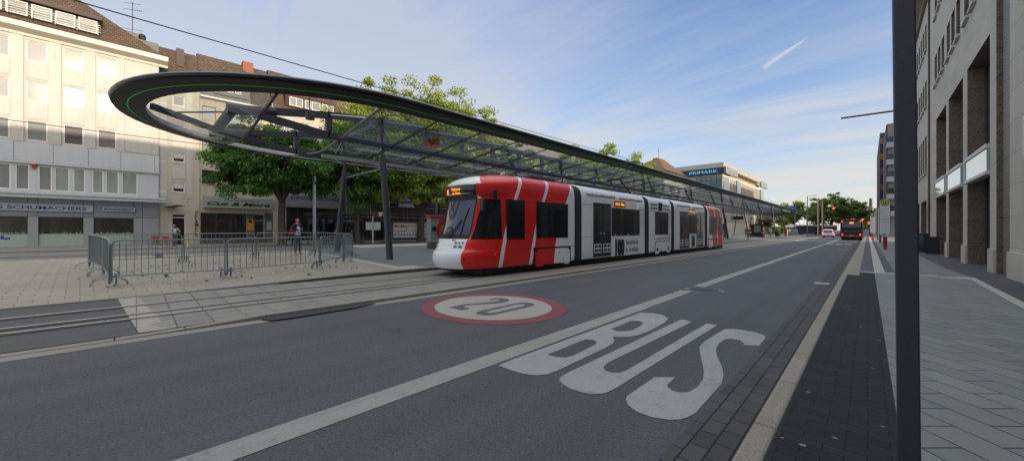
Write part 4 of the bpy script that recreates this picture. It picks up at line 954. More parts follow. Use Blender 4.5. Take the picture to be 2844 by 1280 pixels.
def shell(mb, X, Xb, y0, y1, z0, z1):
    """back, side and top faces of a block whose street wall is built separately"""
    mb.poly([(X, y0, z0), (X, y0, z1), (Xb, y0, z1), (Xb, y0, z0)]); mb.poly([(X, y1, z0), (Xb, y1, z0), (Xb, y1, z1), (X, y1, z1)])
    mb.poly([(Xb, y0, z0), (Xb, y0, z1), (Xb, y1, z1), (Xb, y1, z0)]); mb.poly([(X, y0, z1), (X, y1, z1), (Xb, y1, z1), (Xb, y0, z1)])

# --- 1 white corner building with the pawnshop
X = -46.0
b1 = root('panel_building', (X, -3, 0.1), 'pale panelled corner building with a slate shop front and white cornice', 'building')
cols = [(-16.4, -15.4), (-14.6, -13.55), (-12.8, -11.75), (-11.1, -10.05), (-9.4, -8.35), (-7.65, -6.63), (-5.88, -4.86), (-4.08, -3.02), (-2.28, -1.2)]
rows_ = [(8.36, 9.92), (11.40, 12.96), (14.46, 16.02)]
ops = [(a, b, c, d) for a, b in cols for c, d in rows_]
mb = MB(); wall(mb, X, -20, 1.4, 8.15, 16.3, ops, 1, 0.16); shell(mb, X, -60, -20, 1.4, 8.15, 16.3); mb.build('upper_wall', M_CREAM, b1, fixn=False)
mb = MB()
for i, (a, b) in enumerate(cols):
    p0 = b + 0.10; p1 = (cols[i + 1][0] - 0.10) if i < len(cols) - 1 else -0.72
    mb.box(X, X + 0.12, p0, p1, 8.2, 16.22)
for a, b in cols:
    for z0, z1 in ((10.06, 11.26), (13.12, 14.32)): mb.box(X, X + 0.05, a - 0.02, b + 0.02, z0, z1)
mb.box(X, X + 0.10, -0.70, 0.94, 8.24, 16.2); mb.box(X, X + 0.10, 0.96, 1.4, 8.22, 16.2)
mb.build('wall_pilaster', M_CREAM, b1)
kinds = {(6, 0): M_PPALE, (7, 0): M_PPURP, (8, 0): M_PGREY, (5, 0): M_PPALE, (7, 1): M_PSKY, (8, 1): M_PSKY, (8, 2): M_PSKY}
for i, (a, b) in enumerate(cols):
    for j, (c, d) in enumerate(rows_):
        window(b1, X, a, b, c, d, 1, 0.12, M_FRAME, kinds.get((i, j), M_PPALE if (i + j) % 2 else M_PSKY), fw=0.07)
mb = MB()
js = [-20, -17.2, -15.35, -13.5, -11.7, -9.9, -8.2, -6.42, -4.57, -2.76, -0.94, 1.14, 1.42]
for a, b in zip(js[:-1], js[1:]): mb.box(X, X + 0.14, a + 0.012, b - 0.012, 6.74, 8.14)
mb.build('wall_panel', M_GREYPANEL, b1)
mb = MB(); shell(mb, X, -60, -20, 1.4, 0.1, 8.15); mb.box(X - 0.03, X + 0.06, -20, 1.4, 8.12, 8.2); mb.box(X - 0.02, X + 0.20, -20, 1.44, 6.56, 6.72); mb.build('core_wall', M_GREYPANEL, b1)
f1 = [(-16.9, -16.1), (-15.9, -15.1), (-14.2, -13.4), (-13.2, -12.4), (-11.5, -10.7), (-10.5, -9.75), (-9.3, -8.4), (-8.2, -7.5), (-7.35, -6.57), (-6.38, -5.72), (-5.31, -4.64), (-4.53, -3.76), (-3.58, -2.93), (-2.57, -1.93), (-1.82, -1.06), (-0.89, 0.06)]
fops = [(a, b, 4.56, 6.46) for a, b in f1]
mb = MB(); wall(mb, X, -20, 1.4, 4.3, 6.58, fops, 1, 0.14); mb.build('first_floor_wall', M_GREYPANEL, b1, fixn=False)
for i, (a, b) in enumerate(f1): window(b1, X, a, b, 4.56, 6.46, 1, 0.08, M_FRAME, M_PPALE if i < 11 else M_PGREEN, fw=0.07, tr=())
mb = MB(); mb.lathe((X + 0.12, -5.5, 6.42), [(0.17, 0), (0.16, 0.08), (0.08, 0.15)], 12); mb.box(X + 0.0, X + 0.2, -5.58, -5.42, 6.2, 6.42); mb.build('alarm_box', mat('alarm_red', (0.45, 0.02, 0.02), 0.4, var=0), b1)
sops = [(-18.6, -16.2, 0.25, 2.5), (-15.6, -13.2, 0.25, 2.5), (-12.6, -10.2, 0.25, 2.5), (-8.3, -5.80, 0.25, 2.5), (-5.31, -3.03, 0.25, 2.5), (-2.49, -0.2, 0.25, 2.5)]
mb = MB(); wall(mb, X, -20, 1.4, 0.05, 2.52, sops, 1, 0.25); mb.build('shop_wall', mat('shop_pier_grey', (0.27, 0.285, 0.30), 0.5, var=0.06), b1, fixn=False)
mb = MB(); wall(mb, X + 0.002, -20, 1.4, 2.52, 4.3, [], 1, 0.1)
mb.build('fascia', M_FASCIA, b1, fixn=False)
mb = MB()
for y in (-10.0, -5.8, -5.32, -3.05, -2.5, -0.17, 0.37): mb.box(X, X + 0.008, y - 0.012, y + 0.012, 0.3 if y > -0.2 else 2.5, 4.2)
mb.box(X, X + 0.008, -20, 1.4, 2.52, 2.545); mb.build('panel_joint', M_BLACKTXT, b1)
for i, (a, b, c, d) in enumerate(sops):
    mb = MB(); mb.box(X - 0.24, X - 0.2, a, b, 1.18, d); p_ = mb.build('shop_pane', M_SHOPGL, b1)
    mb = MB(); mb.box(X - 0.235, X - 0.17, a, b, c, 1.17); fr = mb.build('window_film', M_FROST, b1)
    if i >= 3:
        rr = random.Random(i); zc = 0.98
        for line in range(3 if i > 3 else 1):
            words = ('GOLD · SILBER · SCHMUCK', 'UHREN · TECHNIK', 'ANKAUF · PFAND · VERKAUF')[line] if i > 3 else 'GELD gegen PFAND'
            text('film_lettering', words, (X - 0.169, a + 0.2, (0.98 - line * 0.22) if i > 3 else 0.42), (0, 1, 0), (0, 0, 1), 0.07 if i > 3 else 0.1, mat('film_green', (0.22, 0.30, 0.24), 0.5, var=0), fr, width=(b - a) - 0.5, depth=0.004)
mb = MB(); mb.box(X - 0.168, X - 0.164, -7.05, -6.9, 0.78, 1.08); mb.box(X - 0.168, X - 0.164, -6.9, -6.62, 0.78, 0.92); mb.build('film_emblem', M_BLUE, b1)
R = random.Random(3)
for i, (a, b, c, d) in enumerate(sops[3:]):
    mb = MB()
    for k in range(26):
        yy = R.uniform(a + 0.1, b - 0.15); w = R.uniform(0.03, 0.12); h = R.uniform(0.03, 0.13)
        mb.box(X - 0.197, X - 0.192, yy, yy + w, 1.2, 1.2 + h)
    mb.build('shop_display', mat('display_goods', (0.30, 0.28, 0.22), 0.4, var=0.9, vs=9), b1)
mb = MB(); mb.box(X, X + 0.16, -10.4, -2.50, 2.95, 3.50); s1 = mb.build('shop_sign', M_SIGNGREY, b1, bevel=0.01)
text('sign_lettering', 'PFANDHAUS SCHUMACHERS', (X + 0.165, -2.86, 3.08), (0, 1, 0), (0, 0, 1), 0.28, M_BLUE, s1, width=7.15, depth=0.02, align='RIGHT', bold=0.02)
mb = MB(); mb.box(X, X + 0.16, -2.0, -0.09, 3.06, 3.43); s2 = mb.build('shop_sign', M_SIGNGREY, b1, bevel=0.01)
text('sign_lettering', 'PFANDKREDIT', (X + 0.165, -1.9, 3.14), (0, 1, 0), (0, 0, 1), 0.20, M_BLUE, s2, width=1.7, depth=0.02, bold=0.03)
# glass awning running on over the house door next door
mb = MB(); mb.poly([(X + 0.05, -20, 4.30), (X + 1.1, -20, 4.0), (X + 1.1, 1.9, 4.0), (X + 0.05, 1.9, 4.30)]); aw = mb.build('glass_awning', M_AWN, b1, fixn=False)
mb = MB(); y = -19.0
while y < 1.9: mb.bar((X, y, 4.27), (X + 1.12, y, 3.96), 0.04, 0.06); y += 0.93
mb.box(X + 1.08, X + 1.16, -20, 2.0, 3.93, 4.03); mb.box(X, X + 0.1, -20, 1.9, 4.25, 4.42); mb.build('awning_frame', mat('awning_white', (0.5, 0.5, 0.48), 0.5), aw)
# cornice and roof
mb = MB(); pr = [(-0.1, 16.25), (0.12, 16.25), (0.16, 16.42), (0.72, 16.62), (0.80, 16.66), (0.82, 17.02), (0.74, 17.06), (-0.1, 17.06)]
mb.prism([(X + dx_, -20, z) for dx_, z in pr], (0, 22.0, 0)); mb.build('cornice', mat('cornice_cream', (0.70, 0.64, 0.53), 0.6, var=0.05), b1)
mb = MB()
mb.poly([(X + 0.62, -20, 17.08), (X + 0.62, 1.75, 17.08), (X - 2.0, -4.4, 21.6), (X - 2.0, -20, 21.6)]); mb.poly([(X + 0.62, 1.75, 17.08), (-60, 1.75, 17.08), (-60, -4.4, 21.6), (X - 2.0, -4.4, 21.6)]); mb.poly([(X - 2.0, -20, 21.6), (X - 2.0, -4.4, 21.6), (-60, -4.4, 21.6), (-60, -20, 21.6)])
# map tile courses along the slope: object space is rotated by a dedicated material
def roof_mat(name, rot):
    m = bpy.data.materials.new(name); m.use_nodes = True; T = NT(m.node_tree); b = T.n['Principled BSDF']
    co = T.new('ShaderNodeTexCoord').outputs['Object']; x, y, z = T.sep(co)
    v = T.comb(y, z, 0.0)
    br = T.new('ShaderNodeTexBrick'); T.l.new(v, br.inputs['Vector']); br.inputs['Scale'].default_value = 1.0
    br.inputs['Color1'].default_value = (0.082, 0.053, 0.032, 1); br.inputs['Color2'].default_value = (0.128, 0.083, 0.049, 1); br.inputs['Mortar'].default_value = (0.03, 0.02, 0.015, 1)
    br.inputs['Brick Width'].default_value = 0.24; br.inputs['Row Height'].default_value = 0.22; br.inputs['Mortar Size'].default_value = 0.018
    n = T.m('MULTIPLY_ADD', T.noise(co, 0.9, 4), 0.7, 0.65); T.l.new(T.mix(1.0, br.outputs[0], T.comb(n, n, n), 'MULTIPLY'), b.inputs['Base Color']); b.inputs['Roughness'].default_value = 0.8
    bn = T.new('ShaderNodeBump'); bn.inputs['Strength'].default_value = 0.8; bn.inputs['Distance'].default_value = 0.03; T.l.new(T.m('MULTIPLY', br.outputs['Fac'], -1), bn.inputs['Height']); T.l.new(bn.outputs[0], b.inputs['Normal'])
    return m
M_RT = roof_mat('tiled_roof_brown', 0)
rf = mb.build('roof', M_RT, b1, fixn=False)
def rx(z): return X + 0.62 - 2.62 * (z - 17.08) / 4.52
mb = MB(); mb.box(rx(18.9) - 0.4, rx(17.5) + 0.05, -20, -2.15, 17.55, 18.75); dm = mb.build('dormer', mat('dormer_dark', (0.06, 0.045, 0.035), 0.8), rf)
mb = MB(); mb.prism([(rx(18.7) - 0.3, -20, 19.35), (rx(17.5) + 0.35, -20, 18.72), (rx(17.5) + 0.35, -20, 18.86), (rx(18.7) - 0.3, -20, 19.5)], (0, 18.0, 0)); mb.build('dormer_roof', mat('dormer_cap', (0.09, 0.06, 0.045), 0.8), rf)
y = -19.5; xw = rx(17.5) + 0.14
while y < -2.6:
    w_ = 1.0; window(rf, xw, y, y + w_, 17.62, 18.62, 1, 0.06, M_FRAME, M_PPALE if int(y) % 3 else M_PDARK, fw=0.07); y += 1.16
mb = MB()
for z in (17.66, 17.84, 18.02, 18.2): mb.tube([(xw + 0.35, -19.8, z), (xw + 0.35, -2.05, z)], 0.02, 5)
y = -19.8
while y < -2: mb.tube([(xw + 0.35, y, 17.4), (xw + 0.35, y, 18.25)], 0.022, 5); y += 1.1
mb.build('balcony_rail', mat('rail_white', (0.65, 0.63, 0.58), 0.5), rf)
mb = MB(); mb.box(rx(20) - 0.1, rx(20) + 0.5, -8.5, -6.1, 20.3, 21.0); mb.build('skylight', M_FRAME, rf)
mb = MB(); mb.box(X - 1.6, X - 0.5, -0.95, 0.12, 17.0, 18.95); mb.box(X - 1.6, X - 0.4, 0.14, 1.4, 17.0, 18.45); mb.build('roof_box', mat('zinc_box', (0.13, 0.12, 0.11), 0.6, var=0.1), b1)
mb = MB(); mb.lathe((X - 0.9, 0.35, 18.45), [(0.20, 0), (0.20, 0.18), (0.24, 0.2), (0.26, 0.45), (0.2, 0.62), (0.05, 0.7)], 12); mb.build('roof_vent', M_BLK, b1)
mb = MB(); a = Vector((X - 1.0, -0.25, 18.9))
mb.tube([a, a + Vector((0, 0, 2.9))], 0.025, 5)
for z, L_ in ((2.2, 0.6), (0.45, 0.7), (2.75, 0.5)): mb.tube([a + Vector((0, -L_, z - 0.12)), a + Vector((0, L_, z + 0.12))], 0.015, 4)
for k in range(5): mb.tube([a + Vector((-0.2, 0.2 + k * 0.12, 2.24 + k * 0.02)), a + Vector((0.2, 0.2 + k * 0.12, 2.24 + k * 0.02))], 0.01, 4)
mb.build('antenna', M_BLK, b1)

# --- 2 narrow cream house
X = -46.25
b2 = root('cream_house', (X, 2.6, 0.1), 'narrow cream house with an open dark doorway, between the panelled building and the hairdresser', 'house')
ops = [(1.46, 1.86, z, z + 0.92) for z in (5.03, 7.84, 10.5, 13.1)] + [(2.33, 3.17, z, z + 0.92) for z in (5.03, 7.84, 10.5, 13.1)] + [(2.28, 3.22, 0.12, 2.92)]
mb = MB(); wall(mb, X, 1.42, 4.25, 0.05, 14.9, ops, 1, 0.2); shell(mb, X, -58, 1.42, 4.25, 0.05, 14.9); mb.build('wall', M_CREAM2, b2, fixn=False)
for i, (a, b, c, d) in enumerate(ops[:-1]): window(b2, X, a, b, c, d, 1, 0.1, M_FRAME, M_PDARK if c < 9 else M_PGREY, fw=0.07, sill=M_FRAME)
mb = MB()
for z0 in (5.03, 7.84): mb.box(X - 0.085, X - 0.08, 2.42, 3.08, z0 + 0.35, z0 + 0.85)
mb.build('net_curtain', mat('curtain_white', (0.55, 0.54, 0.5), 0.8, var=0.2, vs=12), b2)
mb = MB(); mb.box(X + 0.001, X + 0.05, 1.45, 1.95, 4.5, 14.6); mb.box(X + 0.001, X + 0.05, 3.3, 3.75, 4.5, 14.6)
for z in (6.3, 9.2, 12.0): mb.box(X + 0.001, X + 0.04, 2.3, 3.2, z, z + 1.1)
mb.build('wall_panel', M_CREAM, b2)
mb = MB(); mb.box(X - 0.2, X - 0.1, 2.28, 2.34, 0.12, 2.92); mb.box(X - 0.2, X - 0.1, 3.16, 3.22, 0.12, 2.92); mb.box(X - 0.2, X - 0.1, 2.34, 3.16, 2.62, 2.70); mb.build('door_frame', M_FRAME, b2)
mb = MB(); mb.poly([(X - 0.19, 2.28, 0.12), (X - 0.19, 3.22, 0.12), (X - 0.19, 3.22, 2.92), (X - 0.19, 2.28, 2.92)]); mb.build('door_opening', mat('dark_hall', (0.012, 0.006, 0.006), 0.8), b2, fixn=False)
mb = MB(); mb.box(X, X + 0.03, 1.75, 1.95, 1.75, 2.05); mb.box(X, X + 0.02, 1.75, 1.97, 2.35, 2.45); mb.build('bell_plate', mat('plate_grey', (0.35, 0.35, 0.33), 0.5), b2)
mb = MB(); mb.bar((X, 1.9, 3.55), (X + 1.0, 2.9, 3.75), 0.9, 0.03); mb.build('door_canopy', M_FRAMED, b2)
mb = MB(); mb.poly([(X + 0.1, 1.42, 14.9), (X + 0.1, 4.25, 14.9), (X - 2.2, 4.25, 19.0), (X - 2.2, 1.42, 19.0)]); mb.poly([(X - 2.2, 1.42, 19.0), (X - 2.2, 4.25, 19.0), (-58, 4.25, 18.9), (-58, 1.42, 18.9)]); mb.poly([(X + .1, 1.42, 14.9), (X - 2.2, 1.42, 19), (-58, 1.42, 18.9), (-58, 1.42, 14.9)]); r2 = mb.build('roof', M_RT, b2, fixn=False)
mb = MB(); mb.box(X - 1.8, X - 1.1, 2.65, 3.2, 17.2, 18.9); mb.build('chimney', mat('chimney_dark', (0.09, 0.075, 0.065), 0.8), r2)
text('wall_lettering', 'C\nu\nt\n&\nM\no\nr\ne', (X + 0.07, 3.86, 3.1), (0, 1, 0), (0, 0, 1), 0.24, M_BLACKTXT, b2, depth=0.02, shear=0.35, bold=0.03, gap=0.92)

# --- 3 beige house with the hairdresser
X = -46.3
b3 = root('hairdresser_house', (X, 7, 0.1), 'beige rendered house with grey mansard and a silver hair salon sign', 'house')
ops = [(4.42, 5.48, z, z + 1.35) for z in (6.0, 9.1, 12.25)] + [(6.5, 7.52, z, z + 1.35) for z in (6.0, 9.1, 12.25)] + [(8.3, 9.3, z, z + 1.35) for z in (6.0, 9.1, 12.25)] + [(4.32, 7.98, 0.65, 3.18), (8.62, 9.55, 0.15, 3.18)]
mb = MB(); wall(mb, X, 4.27, 10.3, 0.05, 14.4, ops, 1, 0.22); shell(mb, X, -58, 4.27, 10.3, 0.05, 14.4); mb.build('wall', M_BEIGEW, b3, fixn=False)
for i, (a, b, c, d) in enumerate(ops[:-2]): window(b3, X, a, b, c, d, 1, 0.12, mat('window_frame_brown', (0.12, 0.06, 0.05), 0.6), M_PPALE if c > 8 else M_PDARK, fw=0.05, sill=M_BEIGEW)
window(b3, X, 4.32, 7.98, 0.65, 3.18, 1, 0.15, M_FRAMED, M_SHOPGL, mull=(0.33, 0.66), name='shop_window')
dd = window(b3, X, 8.62, 9.55, 0.15, 3.18, 1, 0.15, mat('door_grey', (0.25, 0.25, 0.24), 0.5), M_PDARK, tr=(0.35, 0.78), fw=0.09, name='shop_door')
mb = MB(); mb.box(X + 0.001, X + 0.03, 3.9, 10.3, 0.1, 0.62); mb.box(X + 0.001, X + 0.03, 8.0, 8.6, 0.62, 3.2); mb.box(X + 0.001, X + 0.03, 9.57, 10.3, 0.62, 3.3); mb.build('stone_base', mat('dark_stone', (0.10, 0.10, 0.095), 0.6, var=0.15), b3)
mb = MB(); mb.box(X + 0.031, X + 0.045, 8.03, 8.58, 1.45, 2.6); po = mb.build('poster', mat('poster_orange', (0.55, 0.27, 0.03), 0.6, var=0.2, vs=5), b3)
mb = MB(); mb.box(X + 0.045, X + 0.05, 8.15, 8.45, 2.25, 2.52); mb.build('poster_picture', M_BLACKTXT, po)
mb = MB(); mb.box(X + 0.031, X + 0.05, 9.75, 10.2, 1.5, 2.4); mb.build('notice_board', mat('notice_white', (0.4, 0.4, 0.38), 0.6, var=0.3, vs=12), b3)
mb = MB(); mb.box(X, X + 0.75, 4.5, 10.15, 3.66, 4.78); sg = mb.build('shop_sign', mat('sign_silver', (0.30, 0.32, 0.32), 0.45, 0.1, var=0.12, vs=1), b3, bevel=0.02)
text('sign_lettering', 'Haarstudio', (X + 0.755, 6.05, 4.37), (0, 1, 0), (0, 0, 1), 0.24, mat('sign_dim', (0.09, 0.095, 0.09), 0.5, var=0), sg, width=2.9, depth=0.02)
text('sign_lettering', 'Cut & More', (X + 0.755, 4.72, 3.93), (0, 1, 0), (0, 0, 1), 0.33, M_BLACKTXT, sg, width=5.2, depth=0.03, shear=0.35, bold=0.03)
mb = MB(); pr = [(0.35, 14.4), (0.4, 14.55), (0.1, 14.65), (-0.75, 16.9), (-1.0, 16.9)]
mb.prism([(X + a, 4.27, z) for a, z in [(0.1, 14.3), (0.42, 14.36), (0.42, 14.5), (0.1, 14.6)]], (0, 6.03, 0)); mb.build('eaves', M_FRAME, b3)
mb = MB(); mb.poly([(X + 0.1, 4.27, 14.55), (X + 0.1, 8.3, 14.55), (X - 0.55, 8.3, 16.9), (X - 0.55, 4.27, 16.9)]); mb.poly([(X - 0.55, 4.27, 16.9), (X - 0.55, 8.3, 16.9), (-50, 8.3, 19.3), (-50, 4.27, 19.3)]); mb.build('roof', M_SLATE, b3, fixn=False)
mb = MB(); mb.box(X - 1.2, X + 0.15, 5.3, 8.2, 15.0, 16.6); dmm = mb.build('dormer', M_SLATE, b3)
for a in (5.75, 6.35, 7.0): window(dmm, X + 0.16, a, a + 0.5, 15.35, 16.25, 1, 0.02, M_FRAME, M_PPALE, fw=0.05)
mb = MB(); mb.poly([(X + 0.1, 8.32, 14.55), (X + 0.1, 10.3, 14.55), (X - 2.6, 10.3, 19.45), (X - 2.6, 8.32, 19.45)]); mb.poly([(X - 2.6, 4.27, 19.45), (X - 2.6, 10.3, 19.45), (-58, 10.3, 19.3), (-58, 4.27, 19.3)]); mb.poly([(X - 0.8, 4.27, 17.2), (X - 0.8, 8.32, 17.2), (X - 2.6, 8.32, 19.45), (X - 2.6, 4.27, 19.45)])
mb.build('roof', M_RT, b3, fixn=False)
mb = MB(); mb.box(X - 2.9, X - 2.0, 8.0, 8.95, 18.6, 19.75); mb.build('chimney', M_BRICK, b3)

# --- 4 pharmacy house with the brown roof and a row of white dormer windows
X = -46.3
b4 = root('pharmacy_house', (X, 14, 0.1), 'pale house with brown roof, white dormer windows and a pharmacy front with blue letters', 'house')
ops = [(y, y + 1.1, z, z + 1.45) for y in (10.9, 12.9, 14.9, 16.0) for z in (6.4, 9.4, 12.3)] + [(11.6, 17.4, 0.3, 4.05)]
mb = MB(); wall(mb, X, 10.32, 17.6, 0.05, 14.7, ops, 1, 0.2); shell(mb, X, -58, 10.32, 17.6, 0.05, 14.7); mb.build('wall', M_CREAM2, b4, fixn=False)
for i, (a, b, c, d) in enumerate(ops[:-1]): window(b4, X, a, b, c, d, 1, 0.12, M_FRAME, M_PSKY, mull=(0.5,), fw=0.06, sill=M_FRAME)
window(b4, X, 11.6, 17.4, 0.3, 4.05, 1, 0.15, M_FRAMED, M_SHOPGL, mull=(0.2, 0.4, 0.6, 0.8), tr=(0.68,), name='shop_window')
mb = MB(); mb.box(X, X + 0.2, 11.0, 17.5, 4.12, 5.45); fc = mb.build('fascia', mat('fascia_grey', (0.22, 0.22, 0.21), 0.6, var=0.1), b4)
text('sign_lettering', 'ALEXIANER-APOTHEKE', (X + 0.205, 11.9, 4.95), (0, 1, 0), (0, 0, 1), 0.36, M_BLUE, fc, width=5.4, depth=0.02, bold=0.02)
mb = MB(); mb.poly([(X + 0.2, 10.32, 14.75), (X + 0.2, 17.6, 14.75), (X - 2.4, 17.3, 19.6), (X - 2.4, 10.32, 19.6)]); mb.poly([(X - 2.4, 10.32, 19.6), (X - 2.4, 17.3, 19.6), (-58, 17.3, 19.4), (-58, 10.32, 19.4)]); mb.poly([(X + 0.2, 17.6, 14.75), (-58, 17.6, 14.75), (-58, 17.3, 19.4), (X - 2.4, 17.3, 19.6)]); r4 = mb.build('roof', M_RT, b4, fixn=False)
mb = MB(); mb.prism([(X - 1.6, 11.5, 17.35), (X + 0.05, 11.5, 16.5), (X + 0.05, 11.5, 15.3), (X - 0.9, 11.5, 15.3)], (0, 5.4, 0)); d4_ = mb.build('dormer', mat('dormer_brown', (0.05, 0.025, 0.02), 0.8), r4)
for a, b in ((11.9, 13.25), (13.45, 14.1), (14.18, 15.1), (15.25, 16.6)): window(d4_, X + 0.06, a, b, 15.42, 16.38, 1, 0.0, M_FRAME, M_PSKY, mull=(0.5,) if b - a > 1.2 else (), fw=0.07)
mb = MB(); mb.bar((X - 0.9, 15.2, 17.9), (X - 1.4, 15.2, 18.8), 0.8, 0.08, (0, 1, 0)); mb.build('skylight', M_PSKY, r4)

# --- 5 scaffolded house and the row behind the trees
X = -46.6
b5 = root('scaffolded_house', (X, 26, 0.1), 'dim grey house wrapped in scaffolding behind the large trees', 'house')
ops = [(y, y + 1.2, z, z + 1.6) for y in (19.2, 22.0, 24.8, 27.6, 30.4, 33.2) for z in (6.4, 9.6, 12.8)]
mb = MB(); wall(mb, X, 17.7, 36, 0.05, 15.6, ops, 1, 0.2); shell(mb, X, -58, 17.7, 36, 0.05, 15.6); mb.build('wall', mat('grey_render', (0.16, 0.15, 0.14), 0.9, var=0.2, streak=0.2), b5, fixn=False)
for i, (a, b, c, d) in enumerate(ops): window(b5, X, a, b, c, d, 1, 0.12, M_FRAME, M_PDARK, mull=(0.5,), fw=0.06)
mb = MB(); mb.poly([(X + 0.2, 17.7, 15.6), (X + 0.2, 36, 15.6), (X - 4, 36, 19.8), (X - 4, 17.7, 19.8)]); mb.poly([(X - 4, 17.7, 19.8), (X - 4, 36, 19.8), (-58, 36, 19), (-58, 17.7, 19)]); mb.build('roof', M_TILE2, b5, fixn=False)
sc = root('scaffolding', (-45.0, 27, 0.1), 'steel tube scaffolding with plank decks in front of the dim grey house', 'scaffolding')
mb = MB(); y = 18.0
while y < 36.1:
    for x in (-45.9, -44.9): mb.tube([(x, y, 0.1), (x, y, 18.4)], 0.035, 5)
    y += 2.57
for z in (2.6, 4.6, 6.6, 8.6, 10.6, 12.6, 14.6, 16.6):
    for dz_ in (0, 0.55, 1.05): mb.tube([(-44.9, 18, z + dz_), (-44.9, 36, z + dz_)], 0.025, 4)
mb.build('tube_frame', mat('scaffold_tube', (0.35, 0.34, 0.33), 0.5, 0.5), sc)
for z in (2.55, 4.55, 6.55, 8.55, 10.55, 12.55, 14.55, 16.55):
    mb = MB(); mb.box(-45.9, -44.92, 18, 36, z, z + 0.05); mb.build('deck', mat('scaffold_plank', (0.22, 0.12, 0.08), 0.8), sc)
bn = root('banner', (-44.7, 25.5, 5), 'blue and white advertising banner hung on the scaffolding behind the tree', 'banner')
mb = MB(); mb.box(-44.72, -44.68, 24.3, 27.6, 4.6, 7.6); mb.build('cloth', mat('banner_white', (0.55, 0.57, 0.6), 0.7, var=0.1), bn)
mb = MB()
for z, h in ((6.7, 0.8), (6.2, 0.2), (5.0, 0.3)): mb.prism([(-44.675, 24.3, z), (-44.675, 27.6, z + 0.25), (-44.675, 27.6, z + h + 0.25), (-44.675, 24.3, z + h)], (0.012, 0, 0))
mb.build('printed_stripe', mat('banner_blue', (0.03, 0.10, 0.42), 0.6, var=0), bn)

def block(name, X, y0, y1, ztop, roofz, wm, rm, label, cat='building', nfl=4, pitch=2.2, nx=1, depth=14, g0=3.4, pane=None, flat_roof=False):
    b = root(name, (X, (y0 + y1) / 2, 0.1), label, cat)
    ops = []; y = y0 + 0.9; fh = (ztop - g0 - 0.5) / nfl
    while y + 1.2 < y1 - 0.4:
        for k in range(nfl): ops.append((y, y + 1.15, g0 + 0.5 + k * fh, g0 + 0.5 + k * fh + fh * 0.52))
        y += pitch
    mb = MB(); wall(mb, X, y0, y1, 0.0, ztop, ops, nx, 0.2); Xb = X - nx * depth
    if nx > 0: shell(mb, X, Xb, y0, y1, 0.0, ztop)
    else:
        mb2 = MB(); shell(mb2, X, Xb, y0, y1, 0.0, ztop)
        i = len(mb.v); mb.v += mb2.v; mb.f += [tuple(i + q for q in f)[::-1] for f in mb2.f]; mb.mi += mb2.mi
    mb.build('wall', wm, b, fixn=False)
    for a, bb, c, d in ops: window(b, X, a, bb, c, d, nx, 0.12, M_FRAME, pane or M_PDARK, mull=(0.5,), fw=0.06)
    mb = MB()
    if flat_roof: mb.box(X + nx * 0.25, Xb, y0 - 0.1, y1 + 0.1, ztop, ztop + 0.5)
    else:
        xm = X - nx * depth * 0.5
        mb.poly([(X + nx * 0.4, y0, ztop), (X + nx * 0.4, y1, ztop), (xm, y1, roofz), (xm, y0, roofz)]); mb.poly([(xm, y0, roofz), (xm, y1, roofz), (Xb - nx * 0.4, y1, ztop), (Xb - nx * 0.4, y0, ztop)])
        for y in (y0, y1): mb.poly([(X + nx * 0.4, y, ztop), (xm, y, roofz), (Xb - nx * 0.4, y, ztop)])
    mb.build('roof', rm, b, fixn=False)
    mb = MB(); mb.box(X - nx * 0.02, X + nx * 0.3, y0 + 0.2, y1 - 0.2, 2.7, 3.3); mb.build('shop_fascia', mat('fascia_dark', (0.05, 0.05, 0.055), 0.5), b)
    mb = MB(); mb.box(X - nx * 0.1, X + nx * 0.006, y0 + 0.5, y1 - 0.5, 0.3, 2.68); mb.build('shop_window', M_SHOPGL, b)
    return b
M_TAUPE = mat('taupe_roof', (0.20, 0.165, 0.14), 0.85, var=0.12, vs=0.6)
block('apartment_block', -46.5, 36.2, 58, 15.5, 22, M_BEIGEW, M_TAUPE, 'beige apartment block with a taupe roof seen through the canopy glass', nfl=4)
block('apartment_block', -46.2, 58.2, 84, 14.5, 20.5, M_CREAM2, M_TAUPE, 'pale apartment block with sunlit upper windows right of the taupe roof', nfl=4, pane=M_PPALE)
# --- brown pointed house before the department store
bh = root('gabled_house', (-42, 104, 0), 'tall house with a steep orange brown roof and small dark chimney stack', 'house')
mb = MB(); mb.box(-54, -38.2, 96.1, 111.8, 0, 17.0); mb.build('wall', M_CREAM2, bh)
mb = MB(); mb.poly([(-37.6, 96, 17.0), (-37.6, 112, 17.0), (-43.4, 109.5, 22.4), (-43.4, 105, 22.4)]); mb.poly([(-43.4, 105, 22.4), (-43.4, 109.5, 22.4), (-54, 112, 17), (-54, 96, 17)]); mb.poly([(-37.6, 96, 17), (-43.4, 105, 22.4), (-54, 96, 17)]); mb.poly([(-37.6, 112, 17), (-43.4, 109.5, 22.4), (-54, 112, 17)])
mb.build('roof', M_TILE2, bh, fixn=False)
mb = MB(); mb.box(-44.9, -43.6, 105, 106.5, 19.8, 22.4); mb.box(-46.5, -45, 105.2, 106.2, 20, 21.6); mb.build('chimney', mat('chimney_soot', (0.035, 0.03, 0.028), 0.8), bh)
mb = MB(); mb.tube([(-44, 107, 22.3), (-44, 107, 25.6)], 0.05, 4); mb.tube([(-44, 106, 24.8), (-44, 108, 24.8)], 0.04, 4); mb.build('antenna', M_BLK, bh)
mb = MB(); mb.lathe((-43.9, 105.2, 21.5), [(0.0, 0), (0.5, 0.1), (0.5, 0.35), (0.3, 0.5)], 10); mb.build('satellite_dish', M_FRAME, bh)
